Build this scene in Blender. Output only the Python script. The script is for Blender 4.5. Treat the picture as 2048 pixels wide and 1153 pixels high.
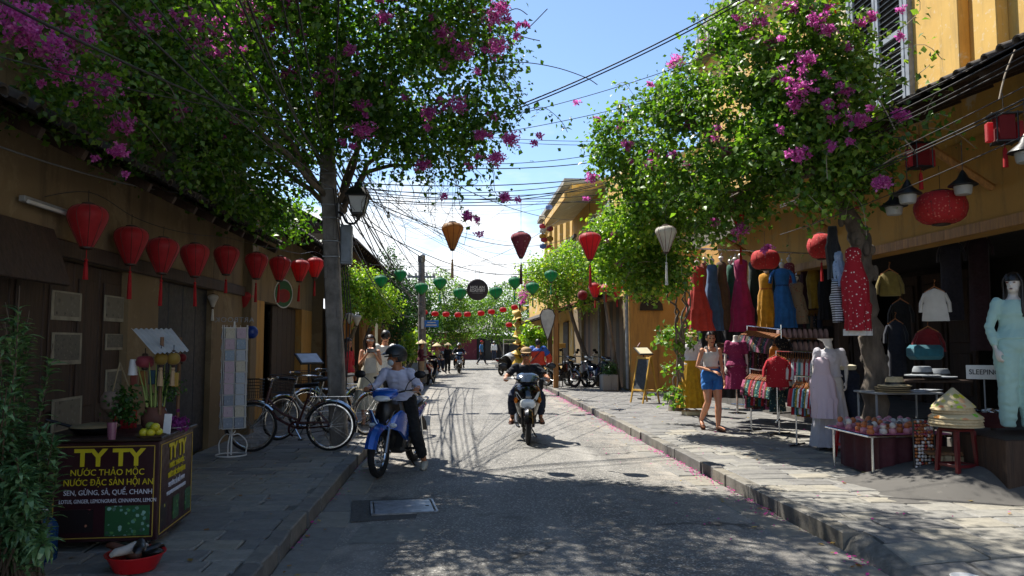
import bpy, bmesh, math, random
import numpy as np
from mathutils import Vector, Matrix, Euler, noise as mnoise
R = math.radians
PI = math.pi
random.seed(7)
RNG = np.random.default_rng(7)
SC = bpy.context.scene
for o in list(bpy.data.objects):
    bpy.data.objects.remove(o)
COL = SC.collection

# ------------------------------------------------------------------ camera
FPX, PW, PH = 1500.0, 2048.0, 1153.0
YAW, PITCH, CAMZ = R(4.0), R(4.175), 1.6
cam_d = bpy.data.cameras.new('camera')
cam_d.sensor_width = 36.0
cam_d.lens = 36.0 * FPX / PW
cam_d.clip_start = 0.05
cam_d.clip_end = 3000
cam = bpy.data.objects.new('camera', cam_d)
cam.location = (0, 0, CAMZ)
cam.rotation_euler = (R(90) + PITCH, 0, -YAW)
COL.objects.link(cam)
SC.camera = cam
# ------------------------------------------------------------------ sky and sun
SUN_VEC = Vector((-0.42, 0.45, 1.0)).normalized()
SUN_EL = math.asin(SUN_VEC.z)
SUN_AZ = math.atan2(SUN_VEC.x, SUN_VEC.y)
world = bpy.data.worlds.new('World')
SC.world = world
world.use_nodes = True
_nt = world.node_tree
_nt.nodes.clear()
_out = _nt.nodes.new('ShaderNodeOutputWorld')
_bg = _nt.nodes.new('ShaderNodeBackground')
_bg.inputs['Strength'].default_value = 0.105
_sky = _nt.nodes.new('ShaderNodeTexSky')
_sky.sky_type = 'NISHITA'
_sky.sun_disc = False
_sky.sun_elevation = SUN_EL
_sky.sun_rotation = SUN_AZ
_sky.air_density = 1.0
_sky.dust_density = 0.4
_sky.ozone_density = 4.0
# broken cloud, denser towards the horizon as clouds seen side-on always are
_tc = _nt.nodes.new('ShaderNodeTexCoord')
_sep = _nt.nodes.new('ShaderNodeSeparateXYZ')
_nt.links.new(_tc.outputs['Generated'], _sep.inputs[0])
def _wm(op, a, b=None):
    n = _nt.nodes.new('ShaderNodeMath'); n.operation = op
    for i, q in enumerate((a, b)):
        if q is None: continue
        if isinstance(q, (int, float)): n.inputs[i].default_value = q
        else: _nt.links.new(q, n.inputs[i])
    return n.outputs[0]
_den = _wm('ADD', _wm('MAXIMUM', _sep.outputs['Z'], 0.0), 0.22)
_cv = _nt.nodes.new('ShaderNodeCombineXYZ')
_nt.links.new(_wm('DIVIDE', _sep.outputs['X'], _den), _cv.inputs[0])
_nt.links.new(_wm('DIVIDE', _sep.outputs['Y'], _den), _cv.inputs[1])
_nz = _nt.nodes.new('ShaderNodeTexNoise')
_nz.inputs['Scale'].default_value = 1.5
_nz.inputs['Detail'].default_value = 9
_nz.inputs['Roughness'].default_value = 0.55
_nt.links.new(_cv.outputs[0], _nz.inputs['Vector'])
_low = _nt.nodes.new('ShaderNodeMapRange')
_low.inputs['From Min'].default_value = 0.04
_low.inputs['From Max'].default_value = 0.34
_low.inputs['To Min'].default_value = 0.34
_low.inputs['To Max'].default_value = -0.20
_nt.links.new(_sep.outputs['Z'], _low.inputs['Value'])
_cf = _nt.nodes.new('ShaderNodeMapRange')
_cf.interpolation_type = 'SMOOTHSTEP'
_cf.inputs['From Min'].default_value = 0.50
_cf.inputs['From Max'].default_value = 0.72
_nt.links.new(_wm('ADD', _nz.outputs['Fac'], _low.outputs[0]), _cf.inputs['Value'])
_mx = _nt.nodes.new('ShaderNodeMix'); _mx.data_type = 'RGBA'
_nt.links.new(_cf.outputs[0], _mx.inputs[0])
_nt.links.new(_sky.outputs[0], _mx.inputs[6])
_mx.inputs[7].default_value = (6.2, 6.4, 6.6, 1)
_nt.links.new(_mx.outputs[2], _bg.inputs['Color'])
_nt.links.new(_bg.outputs[0], _out.inputs[0])

sun_d = bpy.data.lights.new('sun', 'SUN')
sun_d.energy = 5.0
sun_d.angle = R(0.53)
sun_d.color = (1.0, 0.955, 0.88)
sun = bpy.data.objects.new('sun', sun_d)
sun.rotation_euler = SUN_VEC.to_track_quat('Z', 'Y').to_euler()
sun.location = (-10, 12, 25)
COL.objects.link(sun)
SC.view_settings.view_transform = 'Standard'
SC.view_settings.look = 'None'
SC.view_settings.gamma = 1.0
SC.view_settings.use_curve_mapping = False
SC.view_settings.exposure = 1.05
SC.render.engine = 'CYCLES'
SC.cycles.max_bounces = 7
SC.cycles.diffuse_bounces = 4
SC.cycles.glossy_bounces = 2
SC.cycles.transmission_bounces = 4
SC.cycles.transparent_max_bounces = 8
SC.cycles.use_denoising = True
SC.cycles.caustics_reflective = False
SC.cycles.caustics_refractive = False
SC.cycles.sample_clamp_indirect = 6

# ------------------------------------------------------------------ pixel helpers
_cm = Euler((R(90) + PITCH, 0, -YAW)).to_matrix()
CR, CU, CF = _cm.col[0].copy(), _cm.col[1].copy(), -_cm.col[2].copy()
CO = Vector((0, 0, CAMZ))
def ray(px, py):
    return CF + CR * ((px - PW / 2) / FPX) - CU * ((py - PH / 2) / FPX)
def W(px, py, d):
    """point seen at photo pixel (px,py), d metres in front of the camera"""
    return CO + ray(px, py) * d
def G(px, py, z=0.0):
    """point of the horizontal plane z that is seen at the photo pixel"""
    r = ray(px, py)
    return CO + r * ((z - CAMZ) / r.z)
def U(px, u, py):
    """point of the street-parallel plane x=u seen at the pixel"""
    r = ray(px, py)
    return CO + r * (u / r.x)
def depth(p):
    return (Vector(p) - CO).dot(CF)

# ------------------------------------------------------------------ materials
def hexc(h):
    h = h.lstrip('#')
    c = [int(h[i:i + 2], 16) / 255 for i in (0, 2, 4)]
    return tuple(x / 12.92 if x <= .04045 else ((x + .055) / 1.055) ** 2.4 for x in c)
_M = {}
class NT:
    def __init__(s, m):
        m.use_nodes = True
        s.t = m.node_tree; s.n = s.t.nodes; s.n.clear()
        s.out = s.n.new('ShaderNodeOutputMaterial')
        s.b = s.n.new('ShaderNodeBsdfPrincipled')
        s.t.links.new(s.b.outputs[0], s.out.inputs[0])
    def new(s, typ, **kw):
        n = s.n.new('ShaderNode' + typ)
        for k, v in kw.items():
            if k in n.inputs.keys(): s.put(n.inputs[k], v)
            else: setattr(n, k, v)
        return n
    def put(s, sock, v):
        if hasattr(v, 'is_output'): s.t.links.new(v, sock)
        else: sock.default_value = v
    def obj(s):
        return s.new('TexCoord').outputs['Object']
    def mapv(s, vec, scale):
        n = s.new('Mapping'); s.put(n.inputs['Vector'], vec); n.inputs['Scale'].default_value = scale
        return n.outputs[0]
    def noise(s, scale, detail=4, vec=None, rough=.6, out='Fac', dist=0):
        n = s.new('TexNoise'); n.inputs['Scale'].default_value = scale; n.inputs['Detail'].default_value = detail
        n.inputs['Roughness'].default_value = rough; n.inputs['Distortion'].default_value = dist
        if vec is not None: s.put(n.inputs['Vector'], vec)
        return n.outputs[out]
    def ramp(s, fac, stops):
        n = s.new('ValToRGB'); s.put(n.inputs[0], fac); e = n.color_ramp.elements
        while len(e) < len(stops): e.new(.5)
        for q, (p, c) in zip(e, stops):
            q.position = p; q.color = (*c, 1) if len(c) == 3 else c
        return n.outputs[0]
    def mix(s, fac, a, b, mode='MIX'):
        n = s.new('Mix', data_type='RGBA', blend_type=mode)
        s.put(n.inputs[0], fac)
        for i, q in ((6, a), (7, b)):
            s.put(n.inputs[i], (*q, 1) if isinstance(q, tuple) and len(q) == 3 else q)
        return n.outputs[2]
    def math(s, op, a, b=0.0):
        n = s.new('Math', operation=op); s.put(n.inputs[0], a); s.put(n.inputs[1], b)
        return n.outputs[0]
    def maprange(s, v, a, b, c, d):
        n = s.new('MapRange'); s.put(n.inputs[0], v)
        for i, q in enumerate((a, b, c, d)): n.inputs[i + 1].default_value = q
        return n.outputs[0]
    def bump(s, h, strength=.4, dist=.01):
        n = s.new('Bump'); n.inputs['Strength'].default_value = strength; n.inputs['Distance'].default_value = dist
        s.put(n.inputs['Height'], h); s.put(s.b.inputs['Normal'], n.outputs[0])
    def setp(s, **kw):
        for k, v in kw.items():
            s.put(s.b.inputs[k.replace('_', ' ')], v)
def clampc(c, k): return tuple(max(0, min(1, x * k)) for x in c)
def mat(name, col='#888888', rough=.6, metal=0.0, var=.18, scale=6.0, bump=0.0, bscale=60, col2=None, rnd=0.0,
        trans=0.0, spec=.5, coat=0.0, sheen=0.0, stretch=None):
    if name in _M: return _M[name]
    m = bpy.data.materials.new(name); t = NT(m); _M[name] = m
    c = hexc(col) if isinstance(col, str) else col
    c2 = (hexc(col2) if isinstance(col2, str) else col2) if col2 else clampc(c, 1 - 1.6 * var)
    v = t.obj()
    if stretch: v = t.mapv(v, stretch)
    n1 = t.noise(scale, 5, v)
    base = t.mix(t.maprange(n1, .3, .7, 0, 1), clampc(c, 1 + var * .6), c2)
    if rnd:
        oi = t.new('ObjectInfo')
        base = t.mix(1.0, base, t.ramp(oi.outputs['Random'], [(0, (1 - rnd,) * 3), (1, (1 + rnd * .3, 1 + rnd * .25, 1 + rnd * .2))]), 'MULTIPLY')
    t.setp(Base_Color=base, Metallic=metal)
    t.put(t.b.inputs['Roughness'], t.maprange(t.noise(scale * 3, 3, v), .3, .7, max(.03, rough - .1), min(1, rough + .1)))
    t.b.inputs['Specular IOR Level'].default_value = spec
    if coat: t.b.inputs['Coat Weight'].default_value = coat; t.b.inputs['Coat Roughness'].default_value = .12
    if sheen: t.b.inputs['Sheen Weight'].default_value = sheen
    if bump: t.bump(t.noise(bscale, 4, v), bump, .01)
    if trans:
        tr = t.new('BsdfTranslucent'); t.put(tr.inputs[0], base)
        mx = t.new('MixShader'); mx.inputs[0].default_value = trans
        t.t.links.new(t.b.outputs[0], mx.inputs[1]); t.t.links.new(tr.outputs[0], mx.inputs[2])
        t.t.links.new(mx.outputs[0], t.out.inputs[0])
    return m
def leafmat(name, cols, trans=.42, rough=.42):
    if name in _M: return _M[name]
    m = bpy.data.materials.new(name); t = NT(m); _M[name] = m
    g = t.new('NewGeometry')
    k = len(cols)
    base = t.ramp(g.outputs['Random Per Island'], [(i / max(1, k - 1), hexc(c)) for i, c in enumerate(cols)])
    big = t.noise(1.3, 3, t.obj())
    base = t.mix(1.0, base, t.ramp(big, [(.3, (.72, .78, .75)), (.7, (1.18, 1.12, .95))]), 'MULTIPLY')
    t.setp(Base_Color=base, Roughness=rough)
    tr = t.new('BsdfTranslucent')
    t.put(tr.inputs[0], t.mix(1.0, base, (1.55, 1.75, .55), 'MULTIPLY'))
    mx = t.new('MixShader'); mx.inputs[0].default_value = trans
    t.t.links.new(t.b.outputs[0], mx.inputs[1]); t.t.links.new(tr.outputs[0], mx.inputs[2])
    t.t.links.new(mx.outputs[0], t.out.inputs[0])
    return m
def petalmat(name, cols, trans=.45):
    if name in _M: return _M[name]
    m = bpy.data.materials.new(name); t = NT(m); _M[name] = m
    g = t.new('NewGeometry')
    base = t.ramp(g.outputs['Random Per Island'], [(i / max(1, len(cols) - 1), hexc(c)) for i, c in enumerate(cols)])
    t.setp(Base_Color=base, Roughness=.6)
    tr = t.new('BsdfTranslucent'); t.put(tr.inputs[0], base)
    mx = t.new('MixShader'); mx.inputs[0].default_value = trans
    t.t.links.new(t.b.outputs[0], mx.inputs[1]); t.t.links.new(tr.outputs[0], mx.inputs[2])
    t.t.links.new(mx.outputs[0], t.out.inputs[0])
    return m
def printmat(name, ground, blobs, scale=14, thr=.34, rough=.85, trans=.12):
    """cloth with a printed pattern of flower-like spots"""
    if name in _M: return _M[name]
    m = bpy.data.materials.new(name); t = NT(m); _M[name] = m
    v = t.obj()
    w = t.new('TexVoronoi'); w.inputs['Scale'].default_value = scale; t.put(w.inputs['Vector'], v); w.inputs['Randomness'].default_value = .9
    pal = t.ramp(t.new('SeparateColor', Color=w.outputs['Color']).outputs[0], [(i / max(1, len(blobs) - 1), hexc(c)) for i, c in enumerate(blobs)])
    f = t.math('ADD', w.outputs['Distance'], t.math('MULTIPLY', t.noise(scale * 3, 2, v), .35))
    base = t.mix(t.maprange(f, thr, thr + .06, 1, 0), hexc(ground), pal)
    t.setp(Base_Color=base, Roughness=rough)
    return m
def stripemat(name, cols, scale=30, axis=0, rough=.85, ang=0):
    if name in _M: return _M[name]
    m = bpy.data.materials.new(name); t = NT(m); _M[name] = m
    s = t.new('SeparateXYZ', Vector=t.obj())
    x = t.math('FRACT', t.math('MULTIPLY', s.outputs[axis], scale))
    n = t.new('ValToRGB'); n.color_ramp.interpolation = 'CONSTANT'; t.put(n.inputs[0], x)
    e = n.color_ramp.elements
    while len(e) < len(cols): e.new(.5)
    for i, (q, c) in enumerate(zip(e, cols)): q.position = i / len(cols); q.color = (*hexc(c), 1)
    t.setp(Base_Color=n.outputs[0], Roughness=rough)
    return m

# ------------------------------------------------------------------ mesh builder
class MB:
    def __init__(s):
        s.v = []; s.f = []; s.mi = []; s.cur = 0
    def add(s, verts, faces, M=None):
        k = len(s.v)
        s.v += [tuple(M @ Vector(p)) if M is not None else tuple(p) for p in verts]
        s.f += [tuple(i + k for i in f) for f in faces]
        s.mi += [s.cur] * len(faces)
        return s
    def box(s, c, d, M=None, ch=0.0):
        cx, cy, cz = c; hx, hy, hz = d[0] / 2, d[1] / 2, d[2] / 2
        ch = min(ch, .45 * min(d))
        if ch <= 0:
            vs = [(cx + sx * hx, cy + sy * hy, cz + sz * hz) for sz in (-1, 1) for sy in (-1, 1) for sx in (-1, 1)]
            fs = [(0, 2, 3, 1), (4, 5, 7, 6), (0, 1, 5, 4), (2, 6, 7, 3), (0, 4, 6, 2), (1, 3, 7, 5)]
            return s.add(vs, fs, M)
        vs = []; idx = {}
        for sx in (-1, 1):
            for sy in (-1, 1):
                for sz in (-1, 1):
                    for a in range(3):
                        p = [sx * hx, sy * hy, sz * hz]
                        for b, sg in enumerate((sx, sy, sz)):
                            if b != a: p[b] -= sg * ch
                        idx[(sx, sy, sz, a)] = len(vs); vs.append((cx + p[0], cy + p[1], cz + p[2]))
        fs = []
        def key(a, sa, b, sb, c_, sc_, which):
            k = [0, 0, 0]; k[a] = sa; k[b] = sb; k[c_] = sc_
            return idx[(k[0], k[1], k[2], which)]
        for a in range(3):
            b, c_ = (a + 1) % 3, (a + 2) % 3
            for sa in (-1, 1):
                q = [key(a, sa, b, sb, c_, sc_, a) for sb, sc_ in ((-1, -1), (1, -1), (1, 1), (-1, 1))]
                fs.append(tuple(q if sa > 0 else q[::-1]))
        for a in range(3):
            b, c_ = (a + 1) % 3, (a + 2) % 3
            for sb in (-1, 1):
                for sc_ in (-1, 1):
                    q = [key(a, -1, b, sb, c_, sc_, b), key(a, 1, b, sb, c_, sc_, b), key(a, 1, b, sb, c_, sc_, c_), key(a, -1, b, sb, c_, sc_, c_)]
                    fs.append(tuple(q if sb * sc_ > 0 else q[::-1]))
        for sx in (-1, 1):
            for sy in (-1, 1):
                for sz in (-1, 1):
                    q = [idx[(sx, sy, sz, a)] for a in range(3)]
                    fs.append(tuple(q if sx * sy * sz > 0 else q[::-1]))
        return s.add(vs, fs, M)
    def loft(s, rings, cap=(True, True), closed=True, M=None):
        n = len(rings[0]); vs = [p for r in rings for p in r]; fs = []
        for i in range(len(rings) - 1):
            for j in range(n if closed else n - 1):
                j2 = (j + 1) % n
                fs.append((i * n + j, i * n + j2, (i + 1) * n + j2, (i + 1) * n + j))
        if closed and cap[0]: fs.append(tuple(range(n))[::-1])
        if closed and cap[1]: fs.append(tuple(range((len(rings) - 1) * n, len(rings) * n)))
        return s.add(vs, fs, M)
    def tube(s, pts, r, n=7, cap=(True, True), M=None, flat=1.0):
        pts = [Vector(p) for p in pts]
        rs = list(r) if isinstance(r, (list, tuple)) else [r] * len(pts)
        rings = []; up = None
        for i, p in enumerate(pts):
            a = pts[max(0, i - 1)]; b = pts[min(len(pts) - 1, i + 1)]
            t = (b - a)
            if t.length < 1e-9: t = Vector((0, 0, 1))
            t.normalize()
            if up is None:
                up = Vector((0, 0, 1)) if abs(t.z) < .9 else Vector((1, 0, 0))
            x = up.cross(t)
            if x.length < 1e-6: x = Vector((1, 0, 0)).cross(t)
            x.normalize(); y = t.cross(x); up = y
            rings.append([tuple(p + x * (math.cos(2 * PI * k / n) * rs[i]) + y * (math.sin(2 * PI * k / n) * rs[i] * flat)) for k in range(n)])
        return s.loft(rings, cap, True, M)
    def lathe(s, prof, n=16, c=(0, 0, 0), M=None, rib=0.0, cap=(True, True)):
        rings = []
        for r, z in prof:
            rings.append([(c[0] + r * (1 + (rib if k % 2 else 0)) * math.cos(2 * PI * k / n), c[1] + r * (1 + (rib if k % 2 else 0)) * math.sin(2 * PI * k / n), c[2] + z) for k in range(n)])
        return s.loft(rings, cap, True, M)
    def ell(s, c, r, nu=12, nv=8, M=None):
        if isinstance(r, (int, float)): r = (r, r, r)
        prof = []
        rings = []
        for i in range(1, nv):
            a = -PI / 2 + PI * i / nv
            rings.append([(c[0] + r[0] * math.cos(a) * math.cos(2 * PI * k / nu), c[1] + r[1] * math.cos(a) * math.sin(2 * PI * k / nu), c[2] + r[2] * math.sin(a)) for k in range(nu)])
        return s.loft(rings, (True, True), True, M)
    def grid(s, fn, nu, nv, M=None):
        vs = [fn(i / nu, j / nv) for j in range(nv + 1) for i in range(nu + 1)]
        fs = [(j * (nu + 1) + i, j * (nu + 1) + i + 1, (j + 1) * (nu + 1) + i + 1, (j + 1) * (nu + 1) + i) for j in range(nv) for i in range(nu)]
        return s.add(vs, fs, M)
    def torus(s, c, Rr, r, axis='x', n=28, k=8, M=None, sq=1.0):
        rings = []
        for i in range(n):
            a = 2 * PI * i / n
            ring = []
            for j in range(k):
                b = 2 * PI * j / k
                rad = Rr + r * math.cos(b); h = r * sq * math.sin(b)
                p = {'x': (h, rad * math.cos(a), rad * math.sin(a)), 'y': (rad * math.cos(a), h, rad * math.sin(a)), 'z': (rad * math.cos(a), rad * math.sin(a), h)}[axis]
                ring.append((c[0] + p[0], c[1] + p[1], c[2] + p[2]))
            rings.append(ring)
        rings.append(rings[0])
        return s.loft(rings, (False, False), True, M)
    def mesh(s, name, sharp=38):
        me = bpy.data.meshes.new(name)
        me.from_pydata(s.v, [], s.f)
        if any(s.mi): me.polygons.foreach_set('material_index', s.mi)
        if sharp is not None:
            me.polygons.foreach_set('use_smooth', [True] * len(me.polygons))
            me.set_sharp_from_angle(angle=R(sharp))
        me.update()
        return me
    def build(s, name, mats, parent=None, sharp=38, loc=None, rot=None):
        me = s.mesh(name, sharp)
        for m in (mats if isinstance(mats, (list, tuple)) else [mats]): me.materials.append(m)
        return link(name, me, parent, loc, rot)
def link(name, data, parent=None, loc=None, rot=None):
    o = bpy.data.objects.new(name, data)
    COL.objects.link(o)
    if parent is not None: o.parent = parent
    if loc is not None: o.location = loc
    if rot is not None: o.rotation_euler = rot
    return o
def tag(o, label=None, cat=None, group=None, kind=None):
    if label: o['label'] = label
    if cat: o['category'] = cat
    if group: o['group'] = group
    if kind: o['kind'] = kind
    return o
def thing(name, label, cat, loc=(0, 0, 0), rz=0.0, group=None, rot=None, sc=None):
    o = link(name, None, None, loc, rot if rot else (0, 0, rz))
    o.empty_display_size = .1
    if sc: o.scale = (sc, sc, sc)
    return tag(o, label, cat, group)
def dup(root, loc=None, rot=None, label=None, group=None, parent=None, sc=None):
    c = root.copy(); COL.objects.link(c)
    if parent is not None: c.parent = parent
    if loc is not None: c.location = loc
    if rot is not None: c.rotation_euler = rot
    if sc is not None: c.scale = (sc, sc, sc)
    if label: c['label'] = label
    if group: c['group'] = group
    for ch in list(root.children): dup(ch, parent=c)
    return c
def fast_mesh(name, V, F, mats, parent=None, smooth=False):
    """numpy mesh: V (n,3), F (m,k)"""
    me = bpy.data.meshes.new(name)
    V = np.asarray(V, dtype=np.float32); F = np.asarray(F, dtype=np.int32)
    me.vertices.add(len(V)); me.vertices.foreach_set('co', V.ravel())
    k = F.shape[1]
    me.loops.add(F.size); me.loops.foreach_set('vertex_index', F.ravel())
    me.polygons.add(len(F))
    me.polygons.foreach_set('loop_start', np.arange(0, F.size, k, dtype=np.int32))
    me.update(calc_edges=True)
    if smooth: me.polygons.foreach_set('use_smooth', [True] * len(me.polygons))
    for m in (mats if isinstance(mats, (list, tuple)) else [mats]): me.materials.append(m)
    return link(name, me, parent)
SCRATCH = bpy.data.scenes.new('scratch')      # modifiers and text are evaluated here, away from the big scene
def evaluated_mesh(o):
    SCRATCH.collection.objects.link(o)
    vl = SCRATCH.view_layers[0]; vl.update()
    return bpy.data.meshes.new_from_object(o.evaluated_get(vl.depsgraph))
def text_mesh(s, size, name='lettering', ext=0.002, align='CENTER', bold=0.0, sx=1.0, space=1.0):
    cu = bpy.data.curves.new('tmp_font', 'FONT')
    cu.body = s; cu.size = size; cu.align_x = align; cu.align_y = 'CENTER'; cu.extrude = ext; cu.offset = bold
    cu.space_character = space; cu.resolution_u = 3
    o = bpy.data.objects.new('tmp_font', cu)
    me = evaluated_mesh(o)
    bpy.data.objects.remove(o); bpy.data.curves.remove(cu)
    if sx != 1.0:
        for v in me.vertices: v.co.x *= sx
    me.name = name
    return me
def text(s, size, m, parent, loc, rot, name='lettering', **kw):
    me = text_mesh(s, size, name, **kw)
    me.materials.clear(); me.materials.append(m)
    return link(name, me, parent, loc, rot)
def catmull(pts, n=6):
    pts = [Vector(p) for p in pts]; out = []
    for i in range(len(pts) - 1):
        p0 = pts[max(0, i - 1)]; p1 = pts[i]; p2 = pts[i + 1]; p3 = pts[min(len(pts) - 1, i + 2)]
        for k in range(n):
            t = k / n
            out.append(.5 * ((2 * p1) + (p2 - p0) * t + (2 * p0 - 5 * p1 + 4 * p2 - p3) * t * t + (3 * p1 - p0 - 3 * p2 + p3) * t ** 3))
    out.append(pts[-1])
    return out
def rnd(a, b): return random.uniform(a, b)
# ================================================================== SETTING: ground, road, kerbs, pavements
KL, KR = -1.30, 2.97          # kerb faces (street runs along +Y)
def mat_asphalt():
    m = bpy.data.materials.new('asphalt'); t = NT(m)
    v = t.obj()
    big = t.noise(.55, 5, v); mid = t.noise(5, 5, v); fine = t.noise(95, 3, v); spk = t.new('TexVoronoi'); spk.inputs['Scale'].default_value = 75
    t.put(spk.inputs['Vector'], v)
    base = t.mix(t.maprange(big, .3, .7, 0, 1), hexc('#5f5d58'), hexc('#8b8881'))
    base = t.mix(t.maprange(mid, .35, .75, 0, .5), base, hexc('#5a5853'))
    base = t.mix(t.maprange(fine, .42, .66, 0, .8), base, hexc('#3d3c3a'))
    base = t.mix(t.maprange(t.new('SeparateColor', Color=spk.outputs['Color']).outputs[0], .82, .9, 0, .75), base, hexc('#a8a49c'))
    # worn wheel tracks and dusty edges follow the road, not the light
    sx = t.new('SeparateXYZ', Vector=v)
    edge = t.math('ABSOLUTE', t.math('SUBTRACT', sx.outputs[0], .83))
    dust = t.math('MULTIPLY', t.maprange(edge, 1.1, 1.75, 0, 1), t.maprange(t.noise(3, 5, v), .4, .65, 0, .75))
    base = t.mix(dust, base, hexc('#9a9184'))
    base = t.mix(t.maprange(t.noise(1.1, 3, t.mapv(v, (1, .12, 1))), .58, .7, 0, .35), base, hexc('#4b4a47'))
    ck = t.new('TexVoronoi', feature='DISTANCE_TO_EDGE'); ck.inputs['Scale'].default_value = .55
    wv = t.new('VectorMath', operation='ADD'); t.put(wv.inputs[0], v); sc_ = t.new('VectorMath', operation='SCALE'); t.put(sc_.inputs[0], t.noise(2.2, 4, v, out='Color')); sc_.inputs['Scale'].default_value = .5; t.put(wv.inputs[1], sc_.outputs[0]); t.put(ck.inputs['Vector'], wv.outputs[0])
    crack = t.math('MULTIPLY', t.maprange(ck.outputs['Distance'], .003, .02, 1, 0), t.maprange(t.noise(.5, 2, v), .48, .56, 0, .9))
    base = t.mix(crack, base, hexc('#2b2a28'))
    base = t.mix(t.maprange(t.noise(1.7, 2, v, dist=.6), .62, .72, 0, .55), base, hexc('#403e3b'))
    base = t.mix(t.maprange(t.noise(.8, 2, t.mapv(v, (1.6, .16, 1))), .5, .68, 0, .4), base, hexc('#a09c94'))
    t.setp(Base_Color=base, Roughness=.78)
    t.b.inputs['Specular IOR Level'].default_value = .35
    t.bump(t.math('ADD', t.math('MULTIPLY', spk.outputs['Distance'], .8), fine), .55, .006)
    return m
def mat_slab(name, a, b, rndv=.35):
    m = bpy.data.materials.new(name); t = NT(m)
    v = t.obj(); oi = t.new('ObjectInfo')
    n1 = t.noise(7, 6, v, .65); n2 = t.noise(40, 4, v)
    base = t.mix(t.maprange(n1, .3, .7, 0, 1), hexc(a), hexc(b))
    base = t.mix(t.maprange(n2, .5, .72, 0, .55), base, hexc('#5d5b55'))
    base = t.mix(1.0, base, t.ramp(oi.outputs['Random'], [(0, (1 - rndv, 1 - rndv, 1 - rndv * .9)), (.5, (1, 1, 1)), (1, (1.18, 1.12, 1.0))]), 'MULTIPLY')
    g = t.new('NewGeometry')
    base = t.mix(1.0, base, t.ramp(g.outputs['Random Per Island'], [(0, (.78, .78, .8)), (1, (1.12, 1.1, 1.06))]), 'MULTIPLY')
    t.setp(Base_Color=base, Roughness=.72)
    t.bump(t.math('ADD', n1, t.math('MULTIPLY', n2, .5)), .5, .012)
    return m
M_ASPH = mat_asphalt()
M_SLAB = mat_slab('grey_slate_slab', '#8d8b84', '#6d6c68')
M_KERB = mat_slab('kerb_stone', '#7d7a73', '#56544f')
M_GUT = mat_slab('gutter_slab', '#807e78', '#686661', .2)
M_MORTAR = mat('mortar', '#6b6860', .9, var=.3, scale=12, bump=.5)
M_DIRT = mat('ground_dirt', '#6a665d', .95, var=.3, scale=.8)
# ground
g = MB(); g.grid(lambda a, b: (-700 + 1400 * a, -60 + 1500 * b, -.03), 4, 4)
tag(g.build('ground', M_DIRT), kind='structure')
# road with a slight crown
def roadfn(a, b):
    x = -.98 + 3.62 * a; y = -6 + 84 * b
    return (x, y, .03 * (1 - (2 * a - 1) ** 2) + .012 * mnoise.noise(Vector((x * .9, y * .35, 0))))
g = MB(); g.grid(roadfn, 14, 160)
ROAD = tag(g.build('road', M_ASPH, sharp=180), kind='structure')
def road_z(x): 
    a = (x + .98) / 3.62
    return .03 * (1 - (2 * a - 1) ** 2)
g = MB(); g.grid(lambda a, b: (-16 + 40 * a, 62 + 30 * b, .004), 6, 6)
tag(g.build('road_crossing', M_ASPH), kind='structure')
# ---- slab meshes shared by all pieces
def slab_mesh(name, w, l, h, m, seed):
    r = random.Random(seed); s = MB()
    top = []; n = 3
    pts = []
    for k, (sx, sy) in enumerate(((-1, -1), (0, -1), (1, -1), (1, 0), (1, 1), (0, 1), (-1, 1), (-1, 0))):
        j = .013
        pts.append((sx * w / 2 + r.uniform(-j, j), sy * l / 2 + r.uniform(-j, j)))
    z = [r.uniform(-.004, .003) for _ in pts]
    ch = .010
    out = [(x, y, -h) for x, y in pts]
    mid = [(x, y, -ch + q) for (x, y), q in zip(pts, z)]
    inn = [(x * (1 - 2.2 * ch / w), y * (1 - 2.2 * ch / l), q) for (x, y), q in zip(pts, z)]
    s.loft([out, mid, inn], (False, False))
    k = len(s.v); s.v.append((0, 0, r.uniform(-.003, .003)))
    for j in range(8):
        s.f.append((16 + j, 16 + (j + 1) % 8, k)); s.mi.append(0)
    me = s.mesh(name, 30); me.materials.append(m)
    return me
SLABS = {}
def slab_for(w, l, kind):
    key = (kind, round(w * 20), round(l * 25))
    if key not in SLABS:
        m = {'slab': M_SLAB, 'kerb': M_KERB, 'gutter': M_GUT}[kind]
        SLABS[key] = [slab_mesh(kind, round(w * 20) / 20 - .012, round(l * 25) / 25 - .012, .05 if kind != 'kerb' else .2, m, (key[1] * 31 + key[2] * 7 + len(kind)) % 999 + q) for q in range(3)]
    return random.choice(SLABS[key])
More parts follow.
